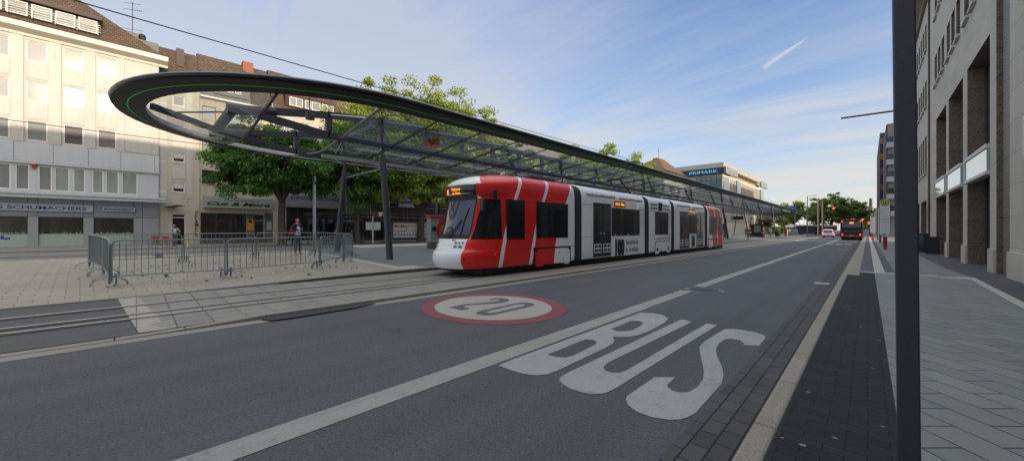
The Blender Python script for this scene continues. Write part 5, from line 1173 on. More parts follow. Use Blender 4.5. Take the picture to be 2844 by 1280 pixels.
# --- department store
M_PW = mat('store_cream', (0.66, 0.58, 0.46), 0.6, var=0.04); M_PT = mat('store_taupe', (0.42, 0.38, 0.31), 0.6, var=0.05)
M_PG = mat('store_glass', (0.10, 0.19, 0.19), 0.12, var=0.3, vs=0.4, coat=1.0, coatr=0.02)
pk = root('department_store', (-50, 160, 0), 'department store with a blue name board, white fins and an overhanging flat roof', 'department store')
mb = MB(); mb.box(-75, -35.02, 137.8, 205, 0, 20.5); mb.build('wall', M_PW, pk)
mb = MB(); mb.box(-75, -34.6, 137.0, 196, 22.7, 24.3); mb.build('roof_slab', M_PT, pk)
mb = MB(); mb.box(-75, -36.5, 138.4, 203, 20.5, 22.7); mb.build('roof_storey', mat('store_recess', (0.36, 0.30, 0.23), 0.7), pk)
mb = MB(); mb.box(-47.3, -34.2, 136.4, 137.5, 20.55, 22.6); nb = mb.build('name_board', mat('board_blue', (0.012, 0.03, 0.075), 0.4, var=0.05), pk)
text('name_lettering', 'PRIMARK', (-45.2, 136.38, 21.0), (1, 0, 0), (0, 0, 1), 1.05, mat('letter_cyan', (0.10, 0.42, 0.62), 0.4, var=0, emit=(0.1, 0.45, 0.7), es=0.35), nb, width=9.0, depth=0.08, bold=0.0)
mb = MB(); mb.box(-34.6, -34.0, 137.6, 153.4, 20.7, 23.0); nb2 = mb.build('name_board', mat('board_pale', (0.24, 0.27, 0.26), 0.5, var=0.05), pk)
text('name_lettering', 'PRIMARK', (-33.98, 140.5, 21.4), (0, 1, 0), (0, 0, 1), 1.0, mat('letter_pale', (0.34, 0.38, 0.37), 0.5, var=0), nb2, width=10, depth=0.05)
mb = MB(); mb.box(-34.9, -34.2, 195.5, 209, 21.0, 23.6); mb.build('corner_board', MATS['board_pale'], pk)
mb = MB(); mb.box(-43.3, -35.3, 137.4, 137.79, 12.5, 19.9); gw = mb.build('corner_glazing', M_PG, pk)
mb = MB()
for k in range(6): mb.box(-43.3 + k * 1.6, -43.2 + k * 1.6, 137.3, 137.4, 12.5, 19.9)
for z in (15, 18.4): mb.box(-43.3, -35.3, 137.32, 137.4, z, z + 0.12)
mb.build('glazing_bar', M_FRAMED, gw)
mb = MB(); mb.box(-35.02, -34.9, 138.5, 145.5, 12.5, 19.7); mb.build('corner_glazing', M_PG, pk)
for a, b in ((154.6, 160), (196.5, 203)):
    mb = MB(); mb.box(-35.02, -34.55, a, b, 11.5, 19.9); mb.build('bay_glazing', M_PG, pk, bevel=0.1)
y = 147.5; k = 0
while y < 205:
    if not (153.5 < y < 160.5 or 195.8 < y < 203.3):
        mb = MB(); mb.box(-35.02, -34.9, y, y + 0.42, 12.2, 19.6); mb.build('slot_window', mat('slot_shade', (0.16, 0.14, 0.12), 0.5), pk)
    y += 1.75
for z in (4.5, 8.6):
    mb = MB(); mb.box(-35.02, -34.93, 139, 204, z, z + 2.9); s_ = mb.build('window_band', M_PG, pk)
    mb = MB(); y = 139
    while y < 204: mb.box(-34.93, -34.85, y, y + 0.5, z, z + 2.9); y += 1.3
    mb.build('window_fin', M_PW, s_)

# --- right-hand stone building
X = 2.85
M_STONE = bpy.data.materials.new('pale_stone_cladding'); M_STONE.use_nodes = True
T = NT(M_STONE.node_tree); b_ = T.n['Principled BSDF']; co = T.new('ShaderNodeTexCoord').outputs['Object']; x_, y_, z_ = T.sep(co)
br = T.new('ShaderNodeTexBrick', offset=0.5); T.l.new(T.comb(y_, z_, 0.0), br.inputs['Vector']); br.inputs['Scale'].default_value = 1.0; br.inputs['Brick Width'].default_value = 1.55; br.inputs['Row Height'].default_value = 0.86; br.inputs['Mortar Size'].default_value = 0.006
br.inputs['Color1'].default_value = (0.46, 0.435, 0.375, 1); br.inputs['Color2'].default_value = (0.51, 0.485, 0.42, 1); br.inputs['Mortar'].default_value = (0.22, 0.21, 0.19, 1)
n_ = T.m('MULTIPLY', T.m('MULTIPLY_ADD', T.noise(co, 0.7, 5), 0.24, 0.88), T.m('MULTIPLY_ADD', T.noise(co, 35, 3), 0.14, 0.93))
T.l.new(T.mix(1.0, br.outputs[0], T.comb(n_, n_, n_), 'MULTIPLY'), b_.inputs['Base Color']); b_.inputs['Roughness'].default_value = 0.7
M_GRAN = bpy.data.materials.new('brown_granite'); M_GRAN.use_nodes = True
T = NT(M_GRAN.node_tree); b_ = T.n['Principled BSDF']; co = T.new('ShaderNodeTexCoord').outputs['Object']; x_, y_, z_ = T.sep(co)
nn = T.m('ADD', T.m('MULTIPLY', T.noise(co, 14, 4, 0.75), 0.55), T.m('MULTIPLY', T.noise(co, 48, 2, 0.7), 0.45))
c_ = T.ramp(nn, [(0.36, (0.045, 0.035, 0.027)), (0.50, (0.15, 0.118, 0.09)), (0.66, (0.29, 0.24, 0.19))])
zl = T.m('ABSOLUTE', T.m('SUBTRACT', T.m('FRACT', T.m('DIVIDE', T.m('ADD', z_, 0.03), 0.87)), 0.5))
jt = T.ramp(zl, [(0.485, 0.0), (0.492, 1.0)]); T.l.new(T.mix(T.m('MULTIPLY', jt, 0.85), c_, (0.012, 0.010, 0.008)), b_.inputs['Base Color']); b_.inputs['Roughness'].default_value = 0.5
rb = root('stone_arcade_building', (X, 15, PLA), 'large pale stone building with tall brown granite recesses along the pavement', 'building')
bigs = []; slots = []; boxes = []
for y1 in (32.38, 27.83, 23.14): bigs.append((y1 - (3.75 if y1 != 23.14 else 3.77), y1))
for y1 in (15.35, 10.75, 6.15): bigs.append((y1 - 3.75, y1))
for y1 in (-0.5, -5.1, -9.7): bigs.append((y1 - 3.75, y1))
ops = [(a, b, PLA, 7.85, 1) for a, b in bigs]
for base in (19.95, 24.62, 29.2, 12.0, 7.4, 2.8, -3.7, -8.3, -12.9):
    for k in range(3):
        for z0, z1 in ((9.92, 11.66), (13.9, 15.75)): slots.append((base + 0.12 + k * 1.38, base + 1.07 + k * 1.38, z0, z1))
for base in (37.2, 41.6):
    for k in range(3):
        for z0, z1 in ((5.35, 7.85), (9.85, 11.62), (13.7, 15.5)): slots.append((base + k * 1.45, base + 0.9 + k * 1.45, z0, z1))
ops += [(a, b, c, d, 1) for a, b, c, d in slots]
ops += [(35.2, 36.5, PLA, 16.6, 1), (17.05, 18.55, PLA, 16.6, 1), (0.4, 1.9, PLA, 16.6, 1), (37.4, 40.9, PLA, 3.5, 1), (41.9, 45.2, PLA, 3.5, 1)]
mb = MB(); wall(mb, X, -16, 46.2, 0.0, 16.7, ops, -1, 0.55)
mb.build('wall', [M_STONE, M_GRAN], rb, fixn=False)
mb = MB(); mb.box(X + 0.56, 20, -16, 46.2, 0, 16.7); mb.build('inner_wall', M_GRAN, rb)
for a, b in bigs + [(37.4, 40.9), (41.9, 45.2)]:
    zt = 7.85 if b < 36 else 3.5
    window(rb, X, a, b, PLA, zt, -1, 0.48, M_FRAMED, M_PDARK, tr=(0.42,), fw=0.09, name='recess_glazing')
for a, b, c, d in slots:
    f = window(rb, X, a, b, c, d, -1, 0.45, M_FRAMED, M_PDARK, fw=0.05)
    mb = MB(); mb.box(X - 0.10, X + 0.2, a - 0.05, b + 0.08, c - 0.10, c - 0.004); mb.build('sill', mat('sill_white', (0.5, 0.5, 0.48), 0.6), f)
for a, b in ((17.05, 18.55), (35.2, 36.5), (0.4, 1.9)):
    mb = MB(); mb.box(X + 0.12, X + 0.7, a + 0.003, b - 0.003, PLA, 16.6); mb.build('granite_pilaster', M_GRAN, rb)
    mb = MB(); mb.box(X + 0.085, X + 0.13, a + 0.3, b - 0.3, PLA, 16.58); mb.build('pilaster_face', M_GRAN, rb)
# shop name boxes with mirror glass across the recesses
M_BOXGL = mat('box_mirror_glass', (0.22, 0.38, 0.36), 0.08, var=0.1, vs=0.8, coat=1.0, coatr=0.02, spec=0.9)
for a, b in bigs:
    mb = MB(); mb.box(X - 0.10, X + 0.12, a - 0.02, b + 0.0, 4.13, 4.28); mb.box(X - 0.10, X + 0.12, a - 0.02, b, 3.28, 3.40); mb.box(X - 0.10, X - 0.02, b - 0.12, b, 3.4, 4.13)
    f = mb.build('glass_box_frame', mat('box_frame_white', (0.52, 0.53, 0.52), 0.4), rb, bevel=0.01)
    mb = MB(); mb.box(X - 0.07, X + 0.05, a, b - 0.12, 3.4, 4.13); mb.build('glass_panel', M_BOXGL, f)
mb = MB()
yy = [(-16, -13.5), (-9.68, -8.87), (-5.08, -4.27), (-0.48, 0.38), (1.92, 2.38), (6.17, 6.98), (10.77, 11.58), (15.37, 17.03), (18.57, 19.35), (23.16, 24.06), (27.85, 28.61), (32.4, 35.18), (36.52, 37.38), (40.92, 41.88)]
for a, b in yy: mb = MB(); mb.box(X - 0.06, X + 0.05, a, b, PLA, 0.86); mb.build('plinth', M_STONE, rb, bevel=0.008)
for a, b in bigs: mb = MB(); mb.box(X + 0.02, X + 0.52, b - 0.05, b - 0.003, PLA, 0.82); mb.build('granite_plinth', M_GRAN, rb)
mb = MB(); mb.prism([(X + 0.2, -16, 16.7), (X - 0.15, -16, 16.7), (X - 0.18, -16, 16.95), (X - 0.42, -16, 17.15), (X - 0.55, -16, 17.2), (X - 0.55, -16, 17.55), (X + 0.2, -16, 17.6)], (0, 62.4, 0)); mb.build('cornice', mat('cornice_taupe', (0.20, 0.175, 0.14), 0.7, var=0.15), rb)
mb = MB(); mb.prism([(X, -16, 17.55), (X + 5.5, -16, 22.2), (X + 13, -16, 22.2), (20, -16, 17.55)], (0, 62.2, 0)); mb.build('roof', mat('zinc_roof', (0.18, 0.18, 0.18), 0.6, 0.2), rb)
mb = MB(); mb.box(X - 0.9, X - 0.62, 35.6, 37.6, 2.85, 3.7); ds = mb.build('departure_display', mat('display_black3', (0.014, 0.014, 0.016), 0.4, var=0), rb)
# --- further right-hand buildings
M_OCHRE = mat('balcony_amber', (0.35, 0.17, 0.03), 0.6)
t1_ = block('apartment_tower', 3.0, 47.0, 62, 13.0, 15, M_STONE, M_SLATE, 'pale stone wing directly beyond the arcade building', nfl=3, nx=-1, flat_roof=True)
tw = root('balcony_block', (4, 124, 0), 'tall narrow apartment block with stacked grey balconies beyond the stop pole', 'apartment block')
mb = MB(); mb.box(3.1, 16, 114, 136, 0, 24.6); mb.box(2.9, 4.2, 133, 136.1, 0, 24.2); mb.build('wall', mat('block_render', (0.17, 0.165, 0.16), 0.8, var=0.1), tw)
mb = MB(); mb.box(2.9, 3.08, 114, 133, 2.5, 24.5); mb.build('side_cladding', mat('lens_fringe_violet', (0.035, 0.02, 0.05), 0.7), tw)  # purple lens fringing along the dark edge, put into the colour
for z in (4.5, 8.2, 11.9, 15.6, 19.3):
    mb = MB(); mb.box(2.9, 4.4, 112.8, 114.02, z, z + 0.18); mb.box(2.9, 4.4, 112.8, 112.9, z + 0.18, z + 1.1); mb.build('balcony', mat('balcony_grey', (0.28, 0.30, 0.33), 0.6), tw)
    mb = MB(); mb.box(3.2, 4.2, 113.9, 113.99, z + 0.9, z + 2.4); mb.build('window', M_PDARK, tw)
dk = root('dark_block', (3, 160, 0), 'dark block with amber balcony panels, furthest along the right pavement', 'apartment block')
mb = MB(); mb.box(2.3, 14, 136.4, 182, 0, 27.0); mb.build('wall', mat('dark_render', (0.045, 0.03, 0.05), 0.8, var=0.15), dk)
for z in (12, 16, 20, 24):
    mb = MB(); mb.box(2.36, 4.0, 136.2, 136.38, z, z + 1.6); mb.build('balcony_panel', M_OCHRE if z in (20,) else mat('balcony_brown', (0.16, 0.11, 0.06), 0.7), dk)
block('terrace_house', 2.0, 190, 230, 9.5, 12, M_CREAM2, M_TILE2, 'pale two storey house at the far end of the right pavement', 'house', nfl=2, nx=-1, pitch=4)
cs = root('factory_chimney', (1.1, 262, 0), 'tall thin dark factory chimney far down the street', 'chimney')
mb = MB(); mb.tube([(1.1, 262, 0), (1.1, 262, 17.6)], [0.75, 0.6], 10); mb.build('shaft', mat('chimney_steel', (0.09, 0.07, 0.09), 0.7), cs)
mb = MB(); mb.tube([(1.1, 262, 17.4), (1.1, 262, 17.7)], 0.68, 10); mb.build('rim', M_BLK, cs)
# ------------------------------------------------------------------ trees
import numpy as np
def leafmat(name, c1, c2, tr=0.3):
    m = bpy.data.materials.new(name); m.use_nodes = True; T = NT(m.node_tree); T.n.clear()
    out = T.new('ShaderNodeOutputMaterial'); co = T.new('ShaderNodeTexCoord').outputs['Object']
    f = T.m('ADD', T.m('MULTIPLY', T.noise(co, 0.8, 2), 0.5), T.m('MULTIPLY', T.noise(co, 9.0, 1), 0.5))
    c = T.mix(T.ramp(f, [(0.38, 0.0), (0.62, 1.0)]), c1, c2)
    df = T.new('ShaderNodeBsdfDiffuse'); T.l.new(c, df.inputs[0])
    t2 = T.new('ShaderNodeBsdfTranslucent'); T.l.new(T.mix(1.0, c, (1.5, 1.6, 0.6), 'MULTIPLY'), t2.inputs[0])
    gl = T.new('ShaderNodeBsdfGlossy'); gl.inputs['Roughness'].default_value = 0.45; gl.inputs[0].default_value = (0.5, 0.55, 0.5, 1)
    a = T.new('ShaderNodeMixShader'); a.inputs[0].default_value = tr; T.l.new(df.outputs[0], a.inputs[1]); T.l.new(t2.outputs[0], a.inputs[2])
    b = T.new('ShaderNodeMixShader'); b.inputs[0].default_value = 0.05; T.l.new(a.outputs[0], b.inputs[1]); T.l.new(gl.outputs[0], b.inputs[2])
    T.l.new(b.outputs[0], out.inputs[0]); return m
M_LEAF1 = leafmat('chestnut_leaf', (0.045, 0.125, 0.024), (0.12, 0.25, 0.05))
M_LEAF2 = leafmat('plane_leaf', (0.20, 0.26, 0.05), (0.38, 0.43, 0.09))
M_LEAF3 = leafmat('far_leaf', (0.11, 0.18, 0.035), (0.28, 0.34, 0.075))
M_BARK = mat('bark', (0.075, 0.062, 0.048), 0.9, var=0.35, vs=3, fine=0.3, fs=12, bump=0.6, bs=10)
def tree(name, loc, label, trunk_h, trunk_r, c, rad, ntips, nleaf, lsize, leaf, seed, blob=0.9, lobes=(), flatb=0.6, group=None, droop=0.0):
    """trunk and limbs grown towards clusters of leaves scattered through an uneven crown volume"""
    R = random.Random(seed); NR = np.random.RandomState(seed)
    t = root(name, loc, label, 'tree', group); L = Vector(loc)
    vols = [(Vector(c), Vector(rad))] + [(Vector(a), Vector(b)) for a, b in lobes]
    wts = [v[1].x * v[1].y * v[1].z for v in vols]; tips = []
    while len(tips) < ntips:
        cc, rr = R.choices(vols, wts)[0]
        d = Vector((R.gauss(0, 1), R.gauss(0, 1), R.gauss(0, 1))).normalized(); s_ = R.uniform(0.35, 1.0) ** 0.55
        bump = 0.80 + 0.24 * sin(d.x * 5 + seed) * cos(d.y * 4.3 + seed * 2) + 0.16 * sin(d.z * 7 + d.x * 3)
        p = Vector((cc.x + d.x * rr.x * s_ * bump, cc.y + d.y * rr.y * s_ * bump, cc.z + d.z * rr.z * s_ * bump * (flatb if d.z < 0 else 1)))
        tips.append(p)
    mb = MB(); top = Vector((L.x, L.y, L.z + trunk_h)); w = R.uniform(-0.15, 0.15)
    mb.tube([L + Vector((0, 0, -0.1)), L + Vector((0, 0, 0.25)), L + Vector((w, w * 0.5, trunk_h * 0.55)), top], [trunk_r * 1.5, trunk_r * 1.05, trunk_r * 0.9, trunk_r * 0.82], 12)
    tk = mb.build('trunk', M_BARK, t, smooth=True)
    mb = MB(); nm = max(4, min(9, ntips // 14)); mains = []
    for k in range(nm):
        a = 2 * pi * k / nm + R.uniform(-0.3, 0.3); cc, rr = vols[0]
        e = Vector((cc.x + cos(a) * rr.x * 0.5, cc.y + sin(a) * rr.y * 0.5, cc.z + R.uniform(-0.25, 0.35) * rr.z))
        mid = top.lerp(e, 0.5) + Vector((R.uniform(-.4, .4), R.uniform(-.4, .4), R.uniform(-0.1, 0.5)))
        st = top - Vector((0, 0, R.uniform(0, trunk_h * 0.15)))
        mb.tube([st, st.lerp(mid, 0.5) + Vector((0, 0, 0.15)), mid, e], [trunk_r * 0.55, trunk_r * 0.42, trunk_r * 0.3, trunk_r * 0.14], 7); mains.append((mid, e))
    ld = Vector((top.x, top.y, vols[0][0].z + vols[0][1].z * 0.4)); mb.tube([top - Vector((0, 0, 0.2)), top.lerp(ld, 0.5) + Vector((0.2, 0.3, 0)), ld], [trunk_r * 0.7, trunk_r * 0.4, trunk_r * 0.15], 8); mains.append((top.lerp(ld, 0.5), ld))
    for p in tips:
        b = min((q for m_ in mains for q in (m_[0], m_[1], m_[0].lerp(m_[1], 0.5))), key=lambda q: (q - p).length)
        mb.tube([b, b.lerp(p, 0.5) + Vector((R.uniform(-.2, .2), R.uniform(-.2, .2), R.uniform(0, .3))), p], [trunk_r * 0.12, trunk_r * 0.07, 0.012], 4, False)
    mb.build('limbs', M_BARK, t)
    n = ntips * nleaf; P = np.repeat(np.array([tuple(q) for q in tips]), nleaf, axis=0)
    sz = np.repeat(NR.uniform(0.55, 1.25, ntips), nleaf)[:, None]
    off = NR.normal(0, 1, (n, 3)); off /= np.maximum(np.linalg.norm(off, axis=1, keepdims=True), 1e-6); off *= NR.uniform(0.15, 1, (n, 1)) ** 0.6
    off *= sz * blob * np.array([1.0, 1.0, 0.55]); off[:, 2] -= droop * np.abs(off[:, 0] ** 2 + off[:, 1] ** 2) / (blob * 2)
    C_ = P + off
    nrm = off / blob + np.array([0, 0, 0.9]) + NR.normal(0, 0.55, (n, 3)); nrm /= np.linalg.norm(nrm, axis=1, keepdims=True)
    a = np.cross(nrm, NR.normal(0, 1, (n, 3))); a /= np.maximum(np.linalg.norm(a, axis=1, keepdims=True), 1e-6); b = np.cross(nrm, a)
    s_ = NR.uniform(0.55, 1.2, (n, 1)) * lsize * 0.5
    v = np.stack([C_ - a * s_ * 1.25, C_ - b * s_ * 0.62 + a * s_ * 0.1, C_ + a * s_ * 1.25 - nrm * s_ * 0.25, C_ + b * s_ * 0.62 + a * s_ * 0.1], axis=1).reshape(-1, 3) - np.array(tuple(L))
    me = bpy.data.meshes.new('crown'); me.vertices.add(n * 4); me.vertices.foreach_set('co', v.astype(np.float32).ravel())
    me.loops.add(n * 4); me.loops.foreach_set('vertex_index', np.arange(n * 4, dtype=np.int32)); me.polygons.add(n)
    me.polygons.foreach_set('loop_start', np.arange(0, n * 4, 4, dtype=np.int32)); me.polygons.foreach_set('loop_total', np.full(n, 4, dtype=np.int32))
    me.materials.append(leaf); me.update(); me.validate()
    o = bpy.data.objects.new('crown', me); COL.objects.link(o); o.parent = t; ORG[o.name] = L
    return t
tree('chestnut_tree', (-37, 8.96, 0.12), 'broad dark green chestnut tree hiding the hair salon sign', 4.2, 0.33, (-37, 8.6, 7.3), (4.8, 6.1, 3.9), 290, 165, 0.235, M_LEAF1, 3, 0.95, flatb=0.85, droop=0.25)
tree('plane_tree', (-36.5, 22.6, 0.12), 'tallest plane tree rising sunlit above the canopy rim', 3.3, 0.42, (-36.5, 22.6, 10.4), (7.2, 9.6, 7.0), 1050, 110, 0.27, M_LEAF2, 8, 1.05, lobes=(((-37, 17.0, 12.1), (5.0, 5.4, 4.8)), ((-36.5, 32.4, 14.6), (3.6, 3.6, 4.2)), ((-37, 21.3, 13.0), (5.0, 5.4, 5.2)), ((-37, 26.5, 13.5), (5.0, 6.4, 5.0)), ((-36.5, 23.0, 6.8), (5.8, 8.5, 3.2)), ((-36.5, 30.5, 7.6), (4.5, 4, 3.8)), ((-36.5, 16.5, 7.0), (4.5, 4, 3.0))), flatb=0.9)
tree('lime_tree', (-35.5, 35.0, 0.12), 'smaller shaded tree right of the tall plane tree', 3.2, 0.3, (-35.5, 36, 8.6), (5.5, 6.5, 5.6), 230, 85, 0.30, M_LEAF3, 12, 1.0, flatb=0.9)
tree('lime_tree', (-36, 15.2, 0.12), 'shaded tree between the chestnut and the tall plane tree', 3.0, 0.26, (-36, 15.4, 7.6), (4.6, 5.0, 4.6), 200, 95, 0.30, M_LEAF1, 15, 1.0, flatb=0.9)
tree('lime_tree', (-35, 49, 0.12), 'round tree seen through the canopy glass above the white tram section', 3.2, 0.3, (-35, 49, 9.4), (5.5, 7.0, 6.2), 170, 75, 0.36, M_LEAF2, 21, 1.1, flatb=0.9)
tree('lime_tree', (-34, 67, 0.12), 'sunlit tree rising above the canopy rim left of the brown pointed roof', 3.4, 0.35, (-34, 67, 9.8), (6, 8.5, 6.6), 460, 100, 0.42, M_LEAF2, 27, 1.2, lobes=(((-34, 59, 12.0), (3.8, 4.2, 5.2)), ((-34, 75, 11.4), (3.6, 4.5, 4.6))), flatb=0.9)
tree('lime_tree', (-34, 84, 0.12), 'shaded tree behind the rear end of the tram', 3.2, 0.3, (-34, 84, 7.5), (5, 6, 4.5), 110, 60, 0.45, M_LEAF3, 31, 1.2, flatb=0.9)
for i, (x, y, h, rx_, rz_, lm, lab) in enumerate(((-9.3, 172, 9.3, 7.0, 6.0, M_LEAF3, 'tallest of the park trees at the end of the street, above the white car'), (-3.6, 174, 7.9, 5.0, 5.2, M_LEAF3, 'rounded park tree above the red and black bus'),
        (-18.2, 160, 7.6, 4.3, 4.8, M_LEAF2, 'yellowish sunlit park tree left of the tall lamp post'), (-13.6, 178, 7.5, 4.2, 4.8, M_LEAF3, 'dark park tree between the yellowish tree and the tallest one'), (0.2, 205, 5.2, 3.6, 4.0, M_LEAF3, 'low park tree beside the thin factory chimney'),
        (-25, 190, 6.5, 6, 5.0, M_LEAF3, 'shaded park tree beneath the far tip of the canopy'), (-33, 196, 6.0, 6, 4.6, M_LEAF3, 'shaded park tree just right of the department store'), (-6.5, 196, 7.5, 5, 6.0, M_LEAF3, 'park tree in the second row behind the hanging traffic light'), (-1.0, 188, 6.0, 3.2, 4.6, M_LEAF3, 'narrow park tree right of the bus roof'))):
    tree('park_tree', (x, y, 0.0), lab, 3.0, 0.35, (x, y, h), (rx_ * 0.9, rx_, rz_), 95, 60, 0.62, lm, 40 + i, 1.35, flatb=0.95, group='park trees at the end of the street')
hm = MB(); Rh = random.Random(4)
for k in range(5200):
    x = Rh.uniform(-44, -11); y = Rh.uniform(176, 184); z = Rh.uniform(0, 2.8); a = Rh.uniform(0, pi); s_ = Rh.uniform(0.2, 0.5)
    c = Vector((x, y, z)); u = Vector((cos(a), sin(a) * 0.6, Rh.uniform(-.5, .5))) * s_; w_ = Vector((0, Rh.uniform(-.3, .3), 1)) * s_ * 0.6
    hm.poly([c - u - w_, c + u - w_, c + u + w_, c - u + w_])
tag(hm.build('shrubbery', M_LEAF3, None, fixn=False), 'dark shrubbery filling the park edge below the far trees', 'shrubbery', kind='stuff')
# ------------------------------------------------------------------ people
DG = None
def skin(name, V, E, rad, m, parent, sub=1, mirror=None):
    """one continuous tapered surface grown over a little skeleton (vertex 0 is the root)"""
    bm = bmesh.new(); lay = bm.verts.layers.skin.verify(); vs = [bm.verts.new(v) for v in V]
    for v, r in zip(vs, rad):
        r = r if isinstance(r, tuple) else (r, r); v[lay].radius = r
    vs[0][lay].use_root = True
    for a, b in E: bm.edges.new((vs[a], vs[b]))
    me = bpy.data.meshes.new('s'); bm.to_mesh(me); bm.free()
    o = bpy.data.objects.new('s', me); COL.objects.link(o)
    o.modifiers.new('k', 'SKIN').use_smooth_shade = True
    s_ = o.modifiers.new('u', 'SUBSURF'); s_.levels = sub; s_.render_levels = sub
    dg = bpy.context.evaluated_depsgraph_get(); me2 = bpy.data.meshes.new_from_object(o.evaluated_get(dg))
    bpy.data.objects.remove(o); bpy.data.meshes.remove(me)
    me2.name = name; me2.materials.clear(); me2.materials.append(m)
    me2.polygons.foreach_set('use_smooth', [True] * len(me2.polygons))
    ob = bpy.data.objects.new(name, me2); COL.objects.link(ob); ob.parent = parent; ORG[ob.name] = Vector(); return ob
def lerp(a, b, t): return tuple(a[i] + (b[i] - a[i]) * t for i in range(3))
def person(loc, rz, label, skinc, topc, legc, shoec, hairc, h=1.72, arms=((-0.28, 0.02, 1.12, -0.25, 0.12, 0.92), (0.28, 0.02, 1.12, 0.25, 0.12, 0.92)), sit=False, hair='short', hood=False, slim=1.0, step=0.0, face=True, bare_fore=False, inner=None, group=None, cat='person'):
    """built facing +Y in local space; arms give elbow and wrist per side"""
    p = root('person', loc, label, cat, group, rz, local=True); k = h / 1.72; p.scale = (k, k, k)
    ms = mat('skin_%.2f' % skinc[0], skinc, 0.55, var=0.05); mt = mat('cloth_%02d%02d%02d' % tuple(int(c * 99) for c in topc), topc, 0.85, var=0.12, vs=8); ml = mat('legs_%02d%02d%02d' % tuple(int(c * 99) for c in legc), legc, 0.85, var=0.15, vs=8)
    mh = mat('hair_%02d' % int(hairc[0] * 99), hairc, 0.7, var=0.2, vs=20)
    dz = -0.47 if sit else 0.0
    if sit: hipz = 0.48; knee = [(s * 0.12, 0.42, 0.50) for s in (-1, 1)]; ank = [(s * 0.12, 0.40, 0.09) for s in (-1, 1)]
    else: hipz = 0.92; knee = [(s * 0.10, 0.03 + s * step * 0.5, 0.49) for s in (-1, 1)]; ank = [(s * 0.105, -0.01 + s * step, 0.08) for s in (-1, 1)]
    hp = (0, 0, hipz + 0.04)
    V = [hp, (0, 0.005, hipz + 0.22), (0, 0, hipz + 0.44), (0, -0.005, hipz + 0.56), (0, 0.01, hipz + 0.63), (0, 0.025, hipz + 0.71), (0, 0.02, hipz + 0.775)]
    r = [(0.15 * slim, 0.10 * slim), (0.125 * slim, 0.09 * slim), (0.14 * slim, 0.095 * slim), 0.055, 0.05, (0.078, 0.092), (0.068, 0.078)]
    E = [(0, 1), (1, 2), (2, 3), (3, 4), (4, 5), (5, 6)]
    for s, kn, an in ((-1, knee[0], ank[0]), (1, knee[1], ank[1])):
        i = len(V); V += [(s * 0.09, 0, hipz), kn, an, (an[0] + s * 0.015, an[1] + 0.15, 0.04)]; r += [0.085 * slim, 0.056, 0.036, 0.034]; E += [(0, i), (i, i + 1), (i + 1, i + 2), (i + 2, i + 3)]
    hands = []
    for s, (ex, ey, ez, wx, wy, wz) in zip((-1, 1), arms):
        i = len(V); sh = (s * 0.185, 0, hipz + 0.50); el = (ex, ey, ez + dz); wr = (wx, wy, wz + dz); d = Vector(wr) - Vector(el); d.normalize(); pm = tuple(Vector(wr) + d * 0.075)
        V += [sh, el, wr, pm]; r += [0.052 * slim, 0.038, 0.025, (0.036, 0.018)]; E += [(2, i), (i, i + 1), (i + 1, i + 2), (i + 2, i + 3)]; hands.append((Vector(wr), Vector(pm), d, s))
        side = d.cross(Vector((0, 0, 1)));  side = side.normalized() if side.length > 0.1 else Vector((0, 1, 0)); dn = d.cross(side).normalized() * 0.02
        for q, (o_, ln) in enumerate(((-0.030, 0.065), (-0.010, 0.078), (0.010, 0.074), (0.028, 0.058))):
            j = len(V); b = Vector(pm) + side * o_; V += [tuple(b + d * 0.02), tuple(b + d * (0.02 + ln * 0.5) + dn * 0.4), tuple(b + d * (0.02 + ln * 0.92) + dn * 1.4)]; r += [0.0095, 0.009, 0.007]; E += [(i + 3, j), (j, j + 1), (j + 1, j + 2)]
        j = len(V); V += [tuple(Vector(wr) + d * 0.03 - side * 0.035 * s), tuple(Vector(wr) + d * 0.07 - side * 0.055 * s + dn)]; r += [0.012, 0.009]; E += [(i + 3, j), (j, j + 1)]
    body = skin('body', V, E, r, ms, p)
    if face:
        hd = Vector((0, 0.02, hipz + 0.735)); mb = MB()
        for s in (-1, 1): mb.lathe((s * 0.032, 0.105, hd.z + 0.008), [(0.0, -0.008), (0.011, 0), (0.0, 0.008)], 8)
        mb.build('eyes', mat('eye_dark', (0.02, 0.015, 0.012), 0.3, var=0), p)
        mb = MB(); mb.prism([(-0.014, 0.10, hd.z - 0.035), (0.014, 0.10, hd.z - 0.035), (0.006, 0.098, hd.z + 0.012), (-0.006, 0.098, hd.z + 0.012)], (0, 0.028, -0.004)); mb.prism([(-0.024, 0.098, hd.z - 0.062), (0.024, 0.098, hd.z - 0.062), (0.02, 0.096, hd.z - 0.05), (-0.02, 0.096, hd.z - 0.05)], (0, 0.012, 0)); mb.build('nose_and_mouth', mat('lip_%.2f' % skinc[0], tuple(c * 0.8 for c in skinc), 0.6, var=0), p)
    # clothes: slightly larger shells over the same bones
    Vt = [(0, 0, hipz + 0.0), (0, 0.005, hipz + 0.22), (0, 0, hipz + 0.44), (0, -0.004, hipz + 0.555)]; rt = [(0.172 * slim, 0.122 * slim), (0.145 * slim, 0.11 * slim), (0.16 * slim, 0.115 * slim), 0.066]; Et = [(0, 1), (1, 2), (2, 3)]
    for s, (ex, ey, ez, wx, wy, wz) in zip((-1, 1), arms):
        i = len(Vt); el = (ex, ey, ez + dz); wr = (wx, wy, wz + dz)
        Vt += [(s * 0.185, 0, hipz + 0.50), el]; rt += [0.068 * slim, 0.052]; Et += [(2, i), (i, i + 1)]
        if not bare_fore: Vt.append(lerp(el, wr, 0.93)); rt.append(0.040); Et.append((i + 1, i + 2))
    skin('jacket' if not bare_fore else 'shirt', Vt, Et, rt, mt, p)
